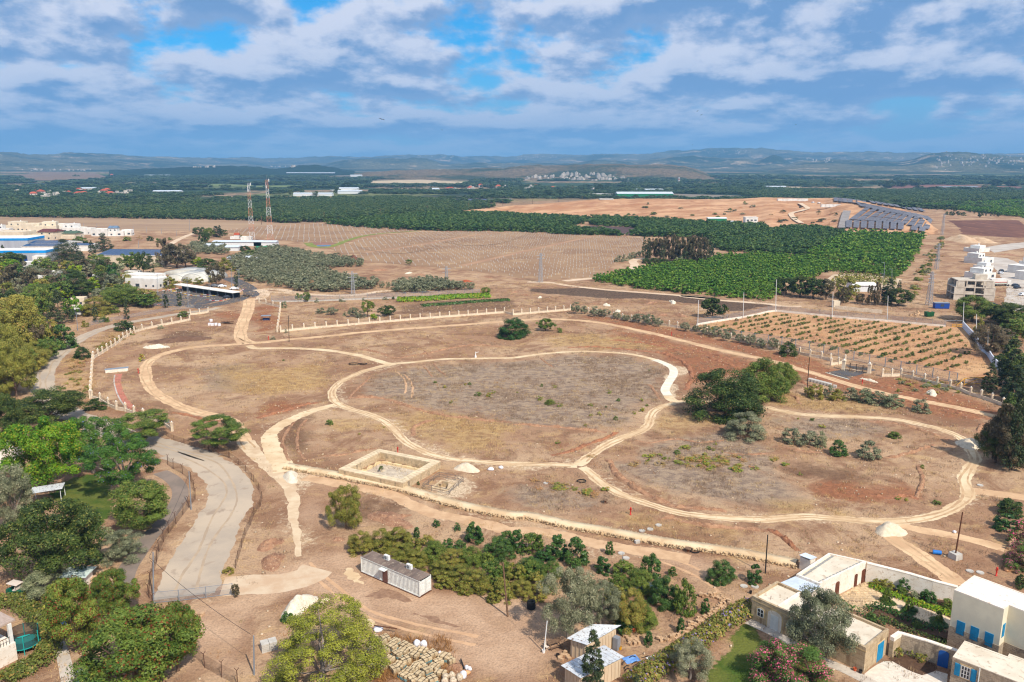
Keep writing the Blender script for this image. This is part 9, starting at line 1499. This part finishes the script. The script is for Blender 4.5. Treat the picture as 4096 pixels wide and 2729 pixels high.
for i in range(40):plant_at('scrub',('dry','dry','broom')[i%3],G('b0',random.gauss(690,55),random.uniform(640,1030)),random.uniform(1.2,2.4),random.uniform(.5,1.0),'straw coloured scrub on the road bank','scrub','straw scrub on the road bank',lod=2)
# tyre marks and stains on the bare ground
M_mark=pm('tyre_mark',s2l(204,164,126),s2l(190,150,114),.8,.95,world=True);M_stain=pm('damp_stain',s2l(156,122,96),s2l(134,102,80),1.5,.95,.03,6,world=True)
for i,(t,pp)in enumerate([('b1',[(1250,750),(1320,810),(1345,880),(1335,950)]),('b1',[(1330,780),(1385,840),(1405,910),(1395,990)]),('c1',[(360,760),(520,900),(760,1080),(1100,1180),(1500,1260)]),('c1',[(330,790),(490,940),(740,1120),(1080,1230),(1480,1320)]),('c2',[(600,640),(900,720),(1200,830),(1400,960)]),('c2',[(650,620),(950,690),(1250,800),(1440,930)])]):ribbon('tyre_mark',L(t,pp),.55,M_mark,.006,.22,.5,label=f'{ordw(i)} pale tyre mark on the dirt',seed=140+i)
for i,(t,pp)in enumerate([('c1',[(740,990),(790,965),(860,935),(950,960),(1050,1010),(1040,1030),(900,1000),(800,1000)]),('c1',[(1065,1105),(1150,1115),(1250,1150),(1390,1190),(1330,1198),(1200,1165),(1110,1130)])]):patch('damp_stain',L(t,pp),M_stain,.007,.35,.7,label=('dark damp stain before the container','long dark stain on the yard')[i])
for i,(t,pp)in enumerate([('c1',[(600,800),(660,795),(690,840),(715,905),(650,890),(610,850)]),('c1',[(720,1150),(820,1155),(830,1185),(750,1190)]),('c1',[(350,1050),(420,1010),(500,1000),(480,1030),(400,1070)])]):patch('chalk_spill',L(t,pp),M_lime,.009,.4,.6,label=('white chalk spill beside the container','white chalk spill beside the pine','white chalk spill at the big heap')[i])
g0=[G('d3',random.uniform(330,1600),random.uniform(380,1100))for _ in range(260)];src=link('dry_grass',tuft('dry_grass',18,.8,.6,TM[2],8),loc=g0[0]);tag(src,'rusty weeds between the stone bundles, a single tuft',None,None,'stuff');scatter('dry_grass',np.array([(q.x,q.y)for q in g0[1:]]),src,(1,1),'rusty dry weeds between the stone bundles',9,.4)
for i in range(46):
 t_,x,y=('a2',random.uniform(700,2300),random.uniform(600,760))if i%2 else('a3',random.uniform(20,650),random.uniform(640,810));g=GT(t_,x,y)
 if g is not None:plant_at('scrub',('dbush','bush','dry','gbush')[i%4],g,random.uniform(3,9),random.uniform(1.2,3.2),'scrub on the bare quarry slope','scrub','scrub on the quarry slope',lod=2)
M_rut=pm('wheel_rut',s2l(204,170,130),s2l(180,144,108),.4,.95,.05,6,world=True)
for i,(P,z,k)in enumerate([(P_loopW,.018,.8),(P_dirt,.010,.8),(P_white2,.030,.62),(P_white,.034,.6),(P_road,.016,.9),(P_road2,.020,1.1),(P_access,.014,1.0),(P_e3,.022,.7)]):
 Q=resample(smooth(P,4),3.0)
 for sg in(-1,1):
  W_=[]
  for j in range(1,len(Q)-1):d=(Q[j+1]-Q[j-1]).normalized();W_.append(Q[j]+Vector((-d.y,d.x,0))*k*sg*(1+.35*math.sin(j*.7+i)))
  ribbon('wheel_rut',W_,.42,M_rut if i not in(4,5)else pm('road_rut',s2l(184,160,132),s2l(168,146,122),.3,.95,world=True),z+.002*(sg+2),.2,.5,label=f'{("inner", "outer")[sg > 0]} wheel rut of the {ordw(i)} track',seed=200+i*2+sg)
